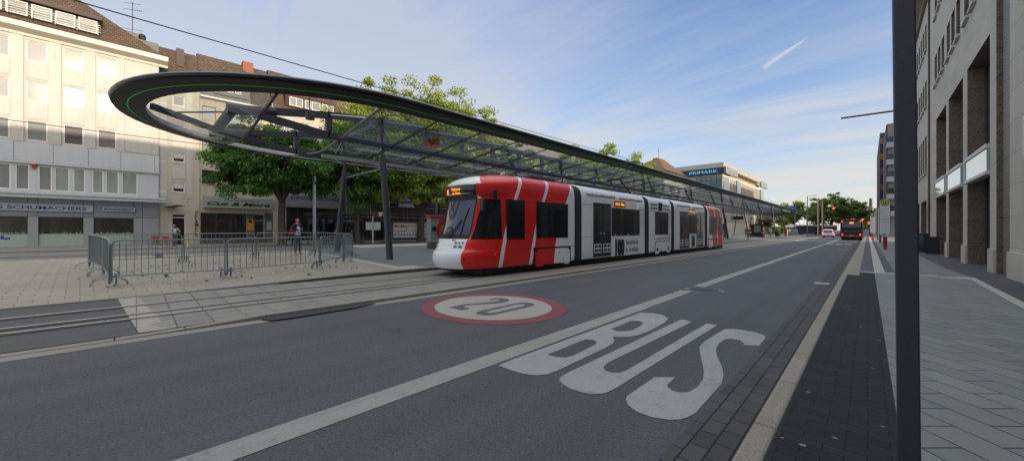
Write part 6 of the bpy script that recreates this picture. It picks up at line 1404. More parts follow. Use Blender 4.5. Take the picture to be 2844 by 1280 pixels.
    if inner:
        mi_ = mat('inner_%02d' % int(inner[0] * 99), inner, 0.8, var=0.06)
        skin('top', [(0, 0.045, hipz - 0.03), (0, 0.055, hipz + 0.2), (0, 0.045, hipz + 0.46)], [(0, 1), (1, 2)], [(0.125, 0.11), (0.10, 0.095), (0.095, 0.09)], mi_, p)
    Vl = [(0, 0, hipz + 0.03)]; rl = [(0.150 * slim, 0.112 * slim)]; El = []
    for s, kn, an in ((-1, knee[0], ank[0]), (1, knee[1], ank[1])):
        i = len(Vl); Vl += [(s * 0.09, 0, hipz - 0.04), kn, lerp(kn, an, 0.96)]; rl += [0.098 * slim, 0.070, 0.052]; El += [(0, i), (i, i + 1), (i + 1, i + 2)]
    skin('trousers', Vl, El, rl, ml, p)
    for an in ank: skin('shoe', [(an[0], an[1] - 0.03, 0.045), (an[0] * 1.03, an[1] + 0.08, 0.042), (an[0] * 1.08, an[1] + 0.18, 0.034)], [(0, 1), (1, 2)], [0.046, 0.046, 0.036], mat('shoe_%02d' % int(shoec[0] * 99), shoec, 0.6, var=0.1), p)
    hz = hipz + 0.76
    if hood:
        skin('hood', [(0, -0.05, hz - 0.19), (0, -0.035, hz - 0.03), (0, -0.01, hz + 0.05)], [(0, 1), (1, 2)], [(0.10, 0.08), (0.108, 0.095), (0.085, 0.085)], mat('hood_grey', (0.42, 0.40, 0.42), 0.9, var=0.1), p)
    elif hair == 'long':
        skin('hair', [(0, -0.005, hz + 0.03), (0, -0.045, hz - 0.03), (0, -0.075, hz - 0.17), (0, -0.085, hz - 0.32)], [(0, 1), (1, 2), (2, 3)], [(0.088, 0.10), (0.10, 0.08), (0.10, 0.055), (0.065, 0.03)], mh, p)
    elif hair: skin('hair', [(0, -0.005, hz + 0.025), (0, -0.04, hz - 0.03)], [(0, 1)], [(0.088, 0.098), (0.086, 0.07)], mh, p)
    return p
DARKSK = (0.07, 0.035, 0.022); LIGHTSK = (0.45, 0.26, 0.18)
pm_ = person((-41.9, 2.25, 0.13), radians(-75), 'man in a grey hooded jacket stepping out of the open doorway, hands together', DARKSK, (0.32, 0.34, 0.40), (0.09, 0.11, 0.14), (0.03, 0.03, 0.03), (0.02, 0.02, 0.02), 1.80,
    arms=((-0.33, 0.06, 1.13, -0.09, 0.24, 1.13), (0.33, 0.06, 1.13, 0.08, 0.25, 1.10)), hood=True, step=0.13, inner=(0.55, 0.6, 0.66))
pw_ = person((-20.0, 5.5, 0.27), radians(-78), 'woman with long brown hair and white top looking at her phone by the barriers', LIGHTSK, (0.022, 0.022, 0.032), (0.03, 0.04, 0.075), (0.40, 0.24, 0.20), (0.14, 0.06, 0.035), 1.76,
    arms=((-0.27, 0.03, 1.15, -0.06, 0.27, 1.22), (0.27, 0.03, 1.15, 0.07, 0.27, 1.20)), hair='long', slim=0.86, inner=(0.62, 0.63, 0.68))
mb = MB(); mb.obox((0.01, 0.345, 1.27), (0.035, 0, 0), (0, 0.03, 0.06), (0, -0.004, 0.002)); ph = mb.build('phone', M_BLK, None); ph.parent = pw_
ph.parent = None; ph.location = (0, 0, 0); k_ = 1.76 / 1.72
ph.matrix_world = Matrix.Translation(pw_.location) @ Matrix.Rotation(radians(-78), 4, 'Z') @ Matrix.Scale(k_, 4)
tag(ph, 'small dark phone held by the woman with long brown hair', 'phone')
person((-38.6, 10.15, 0.14), radians(200), 'person in a bright red jacket standing beyond the woman with the phone', LIGHTSK, (0.42, 0.015, 0.02), (0.02, 0.02, 0.03), (0.02, 0.02, 0.02), (0.06, 0.03, 0.02), 1.72, slim=1.12, face=False)
person((-37.6, 15.25, 0.22), radians(-100), 'person in dark clothes and white shoes sitting on the left end of the shelter bench', LIGHTSK, (0.015, 0.015, 0.018), (0.015, 0.015, 0.018), (0.6, 0.6, 0.6), (0.03, 0.02, 0.015), 1.75, sit=True, face=False)
person((-37.4, 13.6, 0.22), radians(-60), 'older person with pale hair sitting at the dark end of the shelter', LIGHTSK, (0.02, 0.02, 0.025), (0.02, 0.02, 0.025), (0.03, 0.03, 0.03), (0.4, 0.38, 0.36), 1.68, sit=True, face=False)
person((-36.2, 18.3, 0.20), radians(-100), 'person in pale blue trousers sitting just right of the leaning canopy pole', LIGHTSK, (0.02, 0.02, 0.02), (0.30, 0.42, 0.62), (0.02, 0.02, 0.02), (0.02, 0.015, 0.01), 1.72, sit=True, face=False)
crowd = [(-14.3, 72.5, 0.3, 150, (0.02, 0.02, 0.025), (0.02, 0.02, 0.03), 'waiting passenger in black standing left of the dark display case', 1.75), (-15.6, 76.5, 0.3, 20, (0.015, 0.015, 0.02), (0.02, 0.02, 0.02), 'waiting passenger in black with folded arms before the display case', 1.8),
    (-13.4, 78.2, 0.3, 80, (0.05, 0.02, 0.03), (0.30, 0.02, 0.03), 'waiting passenger in dark top and red trousers under the red display board', 1.72), (-14.2, 83.5, 0.3, 200, (0.03, 0.06, 0.22), (0.03, 0.04, 0.08), 'waiting passenger in a blue jacket', 1.78),
    (-14.0, 88.0, 0.3, 170, (0.30, 0.32, 0.30), (0.05, 0.05, 0.06), 'waiting passenger in a pale grey coat', 1.74), (-14.6, 93.0, 0.3, 30, (0.04, 0.07, 0.2), (0.08, 0.05, 0.04), 'bent waiting passenger in blue beside the black planter', 1.66),
    (-12.6, 97.5, 0.3, 140, (0.35, 0.03, 0.03), (0.02, 0.02, 0.02), 'passenger in a red jacket leaning at the last canopy pole', 1.78), (-13.2, 104, 0.3, 60, (0.5, 0.22, 0.10), (0.4, 0.4, 0.38), 'passenger in an orange top near the far end of the stop', 1.7),
    (-13.6, 110, 0.3, 10, (0.35, 0.42, 0.5), (0.05, 0.05, 0.08), 'passenger in a pale blue shirt beside the grey cabinet', 1.72), (-13.2, 66.0, 0.3, 90, (0.03, 0.03, 0.04), (0.04, 0.04, 0.05), 'passenger in dark clothes beside the glass shelter behind the tram', 1.7)]
for x, y, z, a, tc_, lc_, lab, hh in crowd: person((x, y, pz(x, y)), radians(a), lab, LIGHTSK, tc_, lc_, (0.05, 0.05, 0.05), (0.04, 0.03, 0.02), hh, face=False, step=0.06, group='passengers waiting under the far half of the canopy')
# ------------------------------------------------------------------ street furniture, vehicles, small things
M_GALV = mat('galvanised', (0.24, 0.28, 0.29), 0.42, 0.75, var=0.15, vs=4, fine=0.1, fs=60)
M_GALVB = mat('galvanised_bright', (0.42, 0.45, 0.46), 0.4, 0.7, var=0.1, vs=4)
def barrier():
    t = root('crowd_barrier', (0, 0, 0), 'galvanised crowd barrier', 'barrier', 'crowd control barriers linked around the weedy slabs', local=True)
    L_ = 2.3; h = 1.08; r = 0.019; mb = MB()
    c = 0.14; arc = lambda cx, cz, a0, a1: [(cx + c * cos(a), 0, cz + c * sin(a)) for a in [a0 + (a1 - a0) * i / 5 for i in range(6)]]
    mb.tube([(0, 0, 0.10)] + arc(c, h - c, pi, pi / 2) + arc(L_ - c, h - c, pi / 2, 0) + [(L_, 0, 0.10)], r, 8)
    mb.tube([(0, 0, 0.24), (L_, 0, 0.24)], r * 0.85, 8); mb.build('frame', M_GALV, t, smooth=True)
    for k in range(1, 17):
        mb = MB(); x = L_ * k / 17; mb.tube([(x, 0, 0.24), (x, 0, h - 0.005)], 0.0075, 5); mb.build('bar', M_GALV, t)
    for x in (0.07, L_ - 0.07):
        mb = MB(); mb.tube([(x, 0.30 * cos(a), 0.02 + 0.20 * sin(a)) for a in [pi * i / 12 for i in range(13)]], 0.016, 6); mb.tube([(x, 0, 0.05), (x, 0, 0.30)], 0.022, 6); mb.build('foot', M_GALV, t, smooth=True)
    mb = MB(); mb.box(L_ - 0.005, L_ + 0.03, -0.012, 0.012, 0.86, 0.94); mb.build('hook', M_GALVB, t)
    return t
BP = dict(f1=(-12.72, -0.44), f2=(-12.66, 1.72), f3=(-13.37, 4.36), f4=(-14.86, 5.72), f5=(-16.4, 6.70), g1=(-15.22, -0.64), g0=(-17.87, -1.07), k1=(-17.99, 1.19), k2=(-18.45, 3.5), k3=(-18.9, 5.9))
segs = [('f1', 'f2', 'in the front row, left of the pair facing the rails'), ('f2', 'f3', 'in the front row, right of the pair facing the rails'), ('f3', 'f4', 'at the right end, running back towards the leaning pole'), ('f4', 'f5', 'at the right end, furthest back beside the leaning pole'),
    ('f1', 'g1', 'at the left end, nearest the rails and seen almost edge-on'), ('g1', 'g0', 'at the left end, furthest from the rails and seen almost edge-on'), ('g0', 'k1', 'in the back row, far left in front of the pawnshop'), ('k1', 'k2', 'in the back row, second from the left before the hair salon'),
    ('k2', 'k3', 'in the back row, in front of the chestnut trunk'), ('k3', 'f5', 'in the back row, far right behind the silver post')]
b0 = barrier(); bars = []
for i, (a, b, lab) in enumerate(segs):
    o = b0 if i == 0 else copy_tree(b0); bars.append(o)
    (x0, y0), (x1, y1) = BP[a], BP[b]; d = hypot(x1 - x0, y1 - y0); z0 = pz(x0, y0); z1 = pz(x1, y1)
    o.location = (x0 + (x1 - x0) / d * 0.03, y0 + (y1 - y0) / d * 0.03, z0); o.rotation_euler = (0, -math.asin((z1 - z0) / d), atan2(y1 - y0, x1 - x0)); o.scale = ((d - 0.06) / 2.3, 1, 1); o['label'] = 'galvanised crowd barrier ' + lab
mb = MB(); mb.box(1.55, 1.78, -0.012, 0.012, 0.24, 0.40); pl = mb.build('plate', mat('plate_bluegrey', (0.16, 0.20, 0.24), 0.5), None); pl.parent = bars[6]

# square post close to the camera and the thin arm of the mast behind it
t = root('steel_post', (0.129, 2.5, PLA), 'dark square steel post standing right beside the camera', 'post')
mb = MB(); c_, s_ = cos(0.06), sin(0.06); w = 0.0365
i = mb.p(*[(0.131 + sx * w + lean, 2.5 + sy * w, z) for z, lean in ((PLA, 0.008), (4.6, -0.028)) for sx, sy in ((-1, -1), (1, -1), (1, 1), (-1, 1))])
for q in ((0, 3, 2, 1), (4, 5, 6, 7), (0, 1, 5, 4), (1, 2, 6, 5), (2, 3, 7, 6), (3, 0, 4, 7)): mb.f.append(tuple(i + k for k in q)); mb.mi.append(0)
mb.build('shaft', mat('post_anthracite', (0.042, 0.042, 0.050), 0.5, 0.1, var=0.2, vs=5, fine=0.2, fs=120, bump=0.15, bs=150), t, bevel=0.006)
mb = MB(); mb.box(0.04, 0.22, 2.41, 2.59, PLA, PLA + 0.012); mb.build('foot_plate', M_RIMTOP, t)
t = root('catenary_mast', (0.86, 17.6, PLA), 'slim dark mast hidden behind the square post with a thin arm reaching over the kerb', 'mast')
mb = MB(); mb.tube([(0.86, 17.6, PLA), (0.86, 17.6, 6.2)], [0.07, 0.055], 10); mb.build('shaft', M_POLE, t)
mb = MB(); mb.tube([(0.86, 17.6, 5.42), (-0.69, 17.6, 5.46)], 0.03, 6); mb.build('arm', M_POLE, t)

# stop pole with the green and yellow H
def stop_pole(x, y, label, sc=1.0, redpost=True):
    t = root('stop_sign', (x, y, PLA), label, 'bus stop sign', 'bus stop signs along the right kerb')
    mb = MB(); w = 0.27; z0, z1 = 1.0, 3.65
    def cap(w, d, mb, z0=z0, z1=z1, yy=0):
        pts = [(x + w * cos(a), y + yy, z1 - 0.28 + w * sin(a)) for a in [pi * k / 10 for k in range(11)]] + [(x + w * cos(a), y + yy, z0 + 0.28 + w * sin(a)) for a in [pi + pi * k / 10 for k in range(11)]]
        mb.prism(pts, (0, d, 0))
    cap(0.275, 0.10, mb); bd = mb.build('sign_case', mat('case_magenta', (0.30, 0.03, 0.06), 0.5), t)
    mb = MB(); cap(0.245, -0.008, mb); mb.build('sign_face', mat('face_white', (0.70, 0.73, 0.76), 0.5, var=0.06, vs=6), bd)
    mb = MB(); mb.tube([(x, y - 0.010, z1 - 0.30), (x, y - 0.020, z1 - 0.30)], 0.215, 24); ds = mb.build('disc', mat('stop_green', (0.05, 0.16, 0.03), 0.5, var=0), bd)
    mb = MB(); mb.tube([(x, y - 0.02, z1 - 0.30), (x, y - 0.026, z1 - 0.30)], 0.175, 24); mb.build('disc_face', mat('stop_yellow', (0.50, 0.47, 0.05), 0.5, var=0), ds)
    text('letter', 'H', (x - 0.08, y - 0.034, z1 - 0.40), (1, 0, 0), (0, 0, 1), 0.20, mat('stop_green', (0, 0, 0)), ds, width=0.16, depth=0.012, bold=0.04)
    mb = MB()
    R = random.Random(3)
    for k in range(14): mb.box(x - 0.2, x + 0.2 - R.uniform(0, 0.15), y - 0.0115, y - 0.0085, 1.38 + k * 0.12, 1.40 + k * 0.12)
    mb.box(x - 0.235, x + 0.235, y - 0.013, y - 0.0085, 2.22, 2.26); mb.build('timetable_lines', mat('timetable_grey', (0.30, 0.32, 0.35), 0.6, var=0), bd)
    mb = MB(); mb.box(x - 0.12, x + 0.05, y - 0.013, y - 0.0085, 1.12, 1.22); mb.build('logo_plate', mat('logo_green', (0.04, 0.16, 0.06), 0.5, var=0), bd)
    mb = MB(); mb.tube([(x + 0.02, y + 0.05, PLA), (x + 0.02, y + 0.05, 1.05)], 0.085, 12); mb.build('post', mat('post_red', (0.42, 0.015, 0.02), 0.4), t)
    return t
stop_pole(0.84, 36, 'tall rounded bus stop sign on a red post with a green and yellow H')
stop_pole(0.47, 66, 'second rounded bus stop sign, smaller and further up the pavement')
for i, (x, y, h, lab) in enumerate(((1.02, 43.0, 2.6, 'slim grey post just behind the big bus stop sign'), (0.98, 57, 3.4, 'grey lamp column between the two bus stop signs'), (1.0, 71, 4.6, 'taller grey column just beyond the second bus stop sign'), (0.62, 112, 5.2, 'dark column beside the red lamp at the crossing'))):
    t = root('column', (x, y, PLA), lab, 'column', 'grey columns along the right pavement'); mb = MB(); mb.tube([(x, y, PLA), (x, y, h)], 0.10 if y > 50 else 0.13, 10); mb.build('shaft', mat('column_grey', (0.12, 0.13, 0.15), 0.5, 0.3), t)
    mb = MB(); mb.tube([(x, y, h), (x, y, h + 0.12)], [0.14, 0.06], 10); mb.build('cap', M_POLE, t)
t = root('waste_bin', (2.45, 33.6, PLA), 'dark round waste bin against the arcade plinth', 'waste bin')
mb = MB(); mb.lathe((2.42, 33.6, PLA), [(0.24, 0), (0.27, 0.06), (0.27, 1.0), (0.25, 1.06)], 20); mb.build('body', mat('bin_grey', (0.05, 0.055, 0.06), 0.4, 0.3), t, smooth=True)
mb = MB(); mb.lathe((2.42, 33.6, PLA + 1.06), [(0.28, 0), (0.26, 0.08), (0.1, 0.12)], 20); mb.build('lid', M_BLK, t)
t = root('pavement_board', (2.62, 31.3, PLA), 'narrow black folding board standing beside the waste bin', 'pavement board')
mb = MB(); mb.bar((2.62, 31.1, PLA), (2.62, 31.25, 1.1), 0.5, 0.03, (0, 1, 0)); mb.build('front_panel', M_BLK, t)
mb = MB(); mb.bar((2.62, 31.55, PLA), (2.62, 31.33, 1.1), 0.5, 0.03, (0, 1, 0)); mb.build('rear_panel', M_BLK, t)
for k in range(5):
    w = (0.5, 0.4, 0.52, 0.36, 0.44)[k]
    mb = MB()
text('display_text', '041 Krefeld 2', (X - 0.88, 35.59, 3.5), (1, 0, 0), (0, 0, 1), 0.05, M_LED, ds_ if False else None, width=0.2, depth=0.005) if False else None
dsp = MB()
for k in range(6): dsp.box(2.0, 2.18, 35.585, 35.6, 2.93 + k * 0.11, 2.97 + k * 0.11)
o_ = dsp.build('display_lines', M_LED, ds)

# ticket machine
tv = root('ticket_machine', (-20, 13.6, 0.26), 'grey ticket machine with a red top band and curved red front, beside the tram nose', 'ticket machine')
zt = pz(-20, 13.6)
mb = MB(); mb.box(-20.35, -19.92, 13.05, 14.15, zt - 0.02, zt + 0.42); mb.build('base', mat('tvm_brown', (0.10, 0.09, 0.075), 0.6), tv, bevel=0.02)
mb = MB(); mb.box(-20.37, -19.9, 13.03, 14.17, zt + 0.42, zt + 1.98); mb.build('cabinet', mat('tvm_grey', (0.30, 0.31, 0.30), 0.45, 0.2), tv, bevel=0.02)
mb = MB(); mb.box(-20.42, -19.82, 12.98, 14.22, zt + 1.98, zt + 2.14); mb.build('top_band', mat('tvm_red', (0.50, 0.015, 0.015), 0.4, var=0.05), tv, bevel=0.02)
mb = MB(); pts = [(14.17, zt + 0.5), (14.17, zt + 1.9), (13.72, zt + 1.85), (13.58, zt + 1.6), (13.50, zt + 1.3), (13.50, zt + 1.0), (13.62, zt + 0.75), (13.85, zt + 0.5)]
mb.prism([(-19.895, a, b) for a, b in pts], (0.05, 0, 0)); mb.build('red_front', MATS['tvm_red'], tv)
mb = MB(); mb.box(-19.9, -19.87, 13.13, 13.46, zt + 1.12, zt + 1.42); mb.build('screen', mat('screen_dark', (0.02, 0.03, 0.04), 0.2, coat=0.8), tv)
mb = MB(); mb.box(-19.9, -19.865, 13.13, 13.5, zt + 0.98, zt + 1.04); mb.box(-19.9, -19.865, 13.13, 13.5, zt + 0.78, zt + 0.88); mb.box(-19.845, -19.835, 13.80, 13.95, zt + 1.1, zt + 1.5); mb.build('slot', M_ROD, tv)

# silver post, yellow hydrant marker, flower tubs by the doorway
t = root('silver_post', (-34.2, 10.69, 0.2), 'tall flat silver post in front of the pharmacy, left of the leaning poles', 'post')
mb = MB(); mb.box(-34.36, -34.04, 10.60, 10.78, gz(-34), 6.1); mb.build('shaft', mat('post_silver', (0.40, 0.43, 0.47), 0.35, 0.5, var=0.06), t, bevel=0.02)
mb = MB(); mb.box(-34.03, -34.02, 10.62, 10.76, 5.4, 5.6); mb.build('vent', M_POLE, t)
t = root('hydrant_marker', (-39.6, 2.95, 0.12), 'small yellow post at the foot of the open doorway', 'marker post')
mb = MB(); mb.tube([(-39.6, 2.95, 0.12), (-39.6, 2.95, 0.68)], 0.08, 10); mb.build('post', mat('marker_yellow', (0.62, 0.60, 0.10), 0.5), t)
mb = MB(); mb.box(-39.75, -39.45, 2.78, 3.1, 0.55, 0.7); mb.build('cap', MATS['marker_yellow'], t, bevel=0.03)
for y, lab in ((1.15, 'left of two red boxes beside the open doorway'), (1.85, 'right of two red boxes beside the open doorway')):
    t = root('red_box', (-45.6, y, 0.12), lab, 'box', 'red boxes by the doorway')
    mb = MB(); mb.box(-45.85, -45.4, y - 0.22, y + 0.22, 0.55, 0.92); mb.build('body', mat('box_red', (0.45, 0.01, 0.015), 0.5), t, bevel=0.03)
    mb = MB(); mb.tube([(-45.6, y, 0.12), (-45.6, y, 0.56)], 0.06, 8); mb.build('stand', M_GALV, t)

# shelter, bench, sign and banners beyond the platform
zs = gz(-37)
sh = root('tram_shelter', (-37.8, 15, zs), 'dark glass tram shelter with a flat black roof beyond the platform', 'shelter')
mb = MB(); mb.box(-39.2, -36.9, 11.3, 20.2, 2.95, 3.06); mb.build('roof', M_FRAMED, sh, bevel=0.02)
for y in (11.6, 14.2, 17.0, 19.9):
    mb = MB(); mb.tube([(-38.9, y, zs), (-38.9, y, 2.95)], 0.05, 8); mb.build('post', M_FRAMED, sh)
for a, b in ((11.7, 14.1), (14.3, 16.9), (17.1, 19.8)):
    mb = MB(); mb.box(-38.93, -38.9, a, b, 0.5, 2.8); mb.build('glass_wall', thin_glass('shelter_glass', (0.5, 0.54, 0.54), 1.0, 0.05) if 'shelter_glass' not in MATS else MATS['shelter_glass'], sh)
t = root('bench', (-37.6, 15, zs), 'long bench with a bright front edge inside the shelter', 'bench')
mb = MB(); mb.box(-37.9, -37.4, 12.2, 16.6, 0.60, 0.66); mb.build('seat', mat('bench_wire', (0.42, 0.42, 0.40), 0.4, 0.5), t)
for y in (12.6, 14.4, 16.2):
    mb = MB(); mb.box(-37.8, -37.5, y - 0.03, y + 0.03, zs, 0.60); mb.build('leg', M_FRAMED, t)
t = root('stop_mast', (-35.5, 16.5, zs), 'thin white mast with a red lamp box and two pale timetable panels', 'stop mast')
mb = MB(); mb.tube([(-35.5, 16.5, gz(-35.5)), (-35.5, 16.5, 3.1)], 0.07, 8); mb.build('mast', mat('mast_white', (0.5, 0.52, 0.5), 0.5), t)
for a, b in ((15.75, 16.40), (16.60, 17.25)):
    mb = MB(); mb.box(-35.48, -35.40, a, b, 1.50, 2.28); mb.build('timetable_panel', mat('panel_pale', (0.40, 0.45, 0.44), 0.5, var=0.12, vs=8), t)
mb = MB(); mb.box(-35.7, -35.3, 16.15, 16.75, 2.92, 3.30); mb.build('lamp_box', mat('lamp_box_brown', (0.12, 0.05, 0.02), 0.5), t)
mb = MB(); mb.prism([(-35.4, 16.85, 3.32), (-35.4, 17.5, 3.32), (-35.4, 17.36, 2.85), (-35.4, 16.95, 2.85)], (0.1, 0, 0)); mb.build('flag_sign', mat('flag_red', (0.45, 0.02, 0.03), 0.5), t)
mb = MB(); mb.prism([(-35.29, 17.0, 3.28), (-35.29, 17.42, 3.28), (-35.29, 17.32, 2.9), (-35.29, 17.06, 2.9)], (0.012, 0, 0)); mb.build('flag_face', MATS['mast_white'], t)
t = root('advertising_case', (-40, 13.9, zs), 'upright lit advertising case with a red and orange poster', 'advertising case')
mb = MB(); mb.box(-40.15, -39.85, 13.45, 14.6, 0.3, 2.7); mb.build('case', M_FRAMED, t)
mb = MB(); mb.box(-39.85, -39.83, 13.55, 14.3, 0.5, 2.55); ps = mb.build('poster', mat('poster_red', (0.32, 0.04, 0.03), 0.6, var=0.8, vs=2.5), t)
mb = MB(); mb.box(-39.83, -39.82, 13.65, 14.1, 1.75, 2.4); mb.build('poster_picture', mat('poster_amber', (0.50, 0.28, 0.12), 0.6, var=0.7, vs=4), ps)
mb = MB(); mb.box(-39.86, -39.80, 14.3, 14.5, 0.3, 2.7); mb.build('side_rail', mat('rail_pale', (0.35, 0.37, 0.38), 0.5), t)
def site_banner(y0, y1, label):
    xx = -36.8; t = root('site_banner', (xx, y0, 0.3), label, 'banner', 'white building site banners on the fence')
    mb = MB(); mb.box(xx - 0.02, xx + 0.02, y0, y1, 0.66, 2.28); c = mb.build('cloth', mat('site_white', (0.45, 0.44, 0.42), 0.7, var=0.08, vs=1.5), t)
    text('banner_lettering', 'E-BAU', (xx + 0.025, y0 + 0.48, 1.78), (0, 1, 0), (0, 0, 1), 0.30, M_BLACKTXT, c, width=1.15, depth=0.01, bold=0.02)
    mb = MB(); mb.box(xx + 0.021, xx + 0.03, y0 + 0.12, y0 + 0.42, 1.78, 2.10); mb.build('emblem', mat('site_red', (0.42, 0.03, 0.02), 0.6, var=0), c)
    mb = MB()
    for z in (1.92, 1.99): mb.box(xx + 0.021, xx + 0.028, y0 + 1.75, y1 - 0.15, z, z + 0.02)
    mb.box(xx + 0.021, xx + 0.028, y0 + 0.15, y0 + 1.6, 1.38, 1.44); mb.box(xx + 0.021, xx + 0.028, y0 + 0.15, y0 + 1.4, 1.27, 1.31); mb.build('red_line', MATS['site_red'], c)
    for k in range(8):
        yy = y0 + 0.2 + k * 0.36
        if yy > y1 - 0.1: break
        mb = MB(); mb.tube([(xx + 0.02, yy, 0.98), (xx + 0.03, yy, 0.98)], 0.115, 12); mb.build('safety_symbol', mat('symbol_blue', (0.06, 0.10, 0.26), 0.6, var=0), c)
    mb = MB()
    for k in range(3): mb.prism([(xx + 0.021, y1 - 1.25 + k * 0.4, 1.3), (xx + 0.021, y1 - 0.98 + k * 0.4, 1.3), (xx + 0.021, y1 - 1.11 + k * 0.4, 1.5)], (0.009, 0, 0))
    mb.build('warning_triangle', mat('symbol_yellow', (0.42, 0.40, 0.08), 0.6, var=0), c)
    return t
site_banner(19.4, 22.35, 'left building site banner on the fence with bold E-BAU lettering'); site_banner(22.55, 25.5, 'right building site banner partly hidden by the ticket machine')
t = root('site_fence', (-36.9, 22, 0.2), 'tube frame site fence carrying the white banners', 'fence')
mb = MB()
for y in (19.3, 22.45, 25.6, 28.7): mb.tube([(-36.9, y, gz(-37)), (-36.9, y, 2.45)], 0.035, 6)
for z in (0.45, 2.4): mb.tube([(-36.9, 19.3, z), (-36.9, 28.7, z)], 0.025, 5)
mb.build('frame', M_GALV, t)

# ---- vehicles
def wheel(t, x, y, z, r, w, name='wheel'):
    mb = MB(); mb.tube([(x - w / 2, y, z), (x + w / 2, y, z)], r, 20); a = mb.build(name, M_BLK, t, bevel=0.02)
    mb = MB(); mb.tube([(x - w / 2 - 0.01, y, z), (x + w / 2 + 0.01, y, z)], r * 0.6, 14); mb.build('rim', mat('rim_grey', (0.3, 0.31, 0.32), 0.35, 0.7), a)
bx0, bx1, by = -2.98, -0.5, 74.0
bus = root('city_bus', (-1.75, by, 0), 'dark city bus with a red skirt and orange number display, seen from behind', 'bus')
mb = MB(); sec = [(0.32, 0), (0.34, 0.35), (0.34, 1.2), (0.30, 2.4), (0.16, 2.95), (0.0, 3.05)]
def bus_ring(y, ins, zt): return [(bx0 + ins, y, 0.32), (bx0 + ins * 0.6, y, 0.9), (bx0 + ins * 0.6, y, 2.3), (bx0 + ins + 0.06, y, zt - 0.22), (bx0 + ins + 0.25, y, zt), (bx1 - ins - 0.25, y, zt), (bx1 - ins - 0.06, y, zt - 0.22), (bx1 - ins * 0.6, y, 2.3), (bx1 - ins * 0.6, y, 0.9), (bx1 - ins, y, 0.32)]
rws = [bus_ring(by + 0.10, 0.10, 2.98), bus_ring(by + 0.0, 0.05, 3.02), bus_ring(by + 0.25, 0.0, 3.1), bus_ring(by + 12, 0.0, 3.1)]
rws[0] = [(x, by + 0.16 - 0.05 * min(1, z / 1.5) + 0.03 * z, z) for x, y, z in bus_ring(by, 0.12, 2.97)]; rws[1] = [(x, by + 0.03 * z, z) for x, y, z in bus_ring(by, 0.06, 3.02)]
mb.grid(rws, closed=True); mb.poly(list(reversed(rws[0]))); mb.poly(rws[-1]); bb = mb.build('body', mat('bus_anthracite', (0.010, 0.012, 0.020), 0.45, var=0.1, spec=0.3, coat=0.15), bus, smooth=True)
mb = MB(); mb.box(bx0 + 0.03, bx1 - 0.03, by + 0.02, by + 0.3, 0.42, 0.74); mb.build('red_skirt', mat('bus_red', (0.22, 0.008, 0.01), 0.35), bus, bevel=0.04)
mb = MB(); mb.obox(((bx0 + bx1) / 2, by + 0.085, 2.35), (1.02, 0, 0), (0, 0.016, 0.40), (0, 0.02, 0)); mb.build('rear_window', mat('bus_glass', (0.035, 0.05, 0.085), 0.3, var=0.3, coat=0.5), bus)
mb = MB(); mb.box((bx0 + bx1) / 2 - 0.20, (bx0 + bx1) / 2 + 0.22, by + 0.02, by + 0.08, 2.45, 2.70); mb.build('number_display', M_LED, bus)
text('number', '051', ((bx0 + bx1) / 2 - 0.13, by + 0.018, 2.50), (1, 0, 0), (0, 0, 1), 0.15, mat('display_dim', (0.12, 0.03, 0), 0.5, var=0), bus, width=0.28, depth=0.006)
for z, w in ((1.35, 0.9), (1.22, 0.9), (1.9, 1.05)):
    mb = MB(); mb.box((bx0 + bx1) / 2 - w, (bx0 + bx1) / 2 + w, by - 0.005 + 0.03 * z, by + 0.1, z, z + 0.035); mb.build('panel_ridge', mat('ridge_grey', (0.10, 0.11, 0.13), 0.4), bus)
mb = MB(); mb.box((bx0 + bx1) / 2 - 0.26, (bx0 + bx1) / 2 + 0.26, by - 0.002, by + 0.03, 0.66, 0.76); mb.build('number_plate', mat('plate_white', (0.4, 0.42, 0.42), 0.5), bus)
for x, z, r in ((bx0 + 0.24, 0.86, 0.10), (bx1 - 0.30, 0.86, 0.10), (bx0 + 0.22, 2.78, 0.09), (bx1 - 0.28, 2.78, 0.09)):
    mb = MB(); mb.tube([(x, by - 0.01 + 0.03 * z, z), (x, by + 0.15, z)], r, 12); mb.build('tail_lamp', M_LEDR, bus)
for y in (by + 3.0, by + 9.2):
    for x in (bx0 + 0.18, bx1 - 0.18): wheel(bus, x, y, 0.48, 0.48, 0.3)
mb = MB(); mb.box(bx0 + 0.1, bx1 - 0.1, by + 0.3, by + 11.8, 0.18, 0.36); mb.build('underside', M_BLK, bus)
mb = MB(); mb.box(bx0 + 0.6, bx0 + 1.2, by + 1.2, by + 3.2, 3.08, 3.26); mb.build('roof_unit', MATS['bus_red'], bus)
for sx, x in ((-1, bx0), (1, bx1)):
    mb = MB(); mb.box(x - 0.004, x + 0.004, by + 0.9, by + 11.6, 1.25, 2.3); mb.build('side_window', M_TGL, bus)
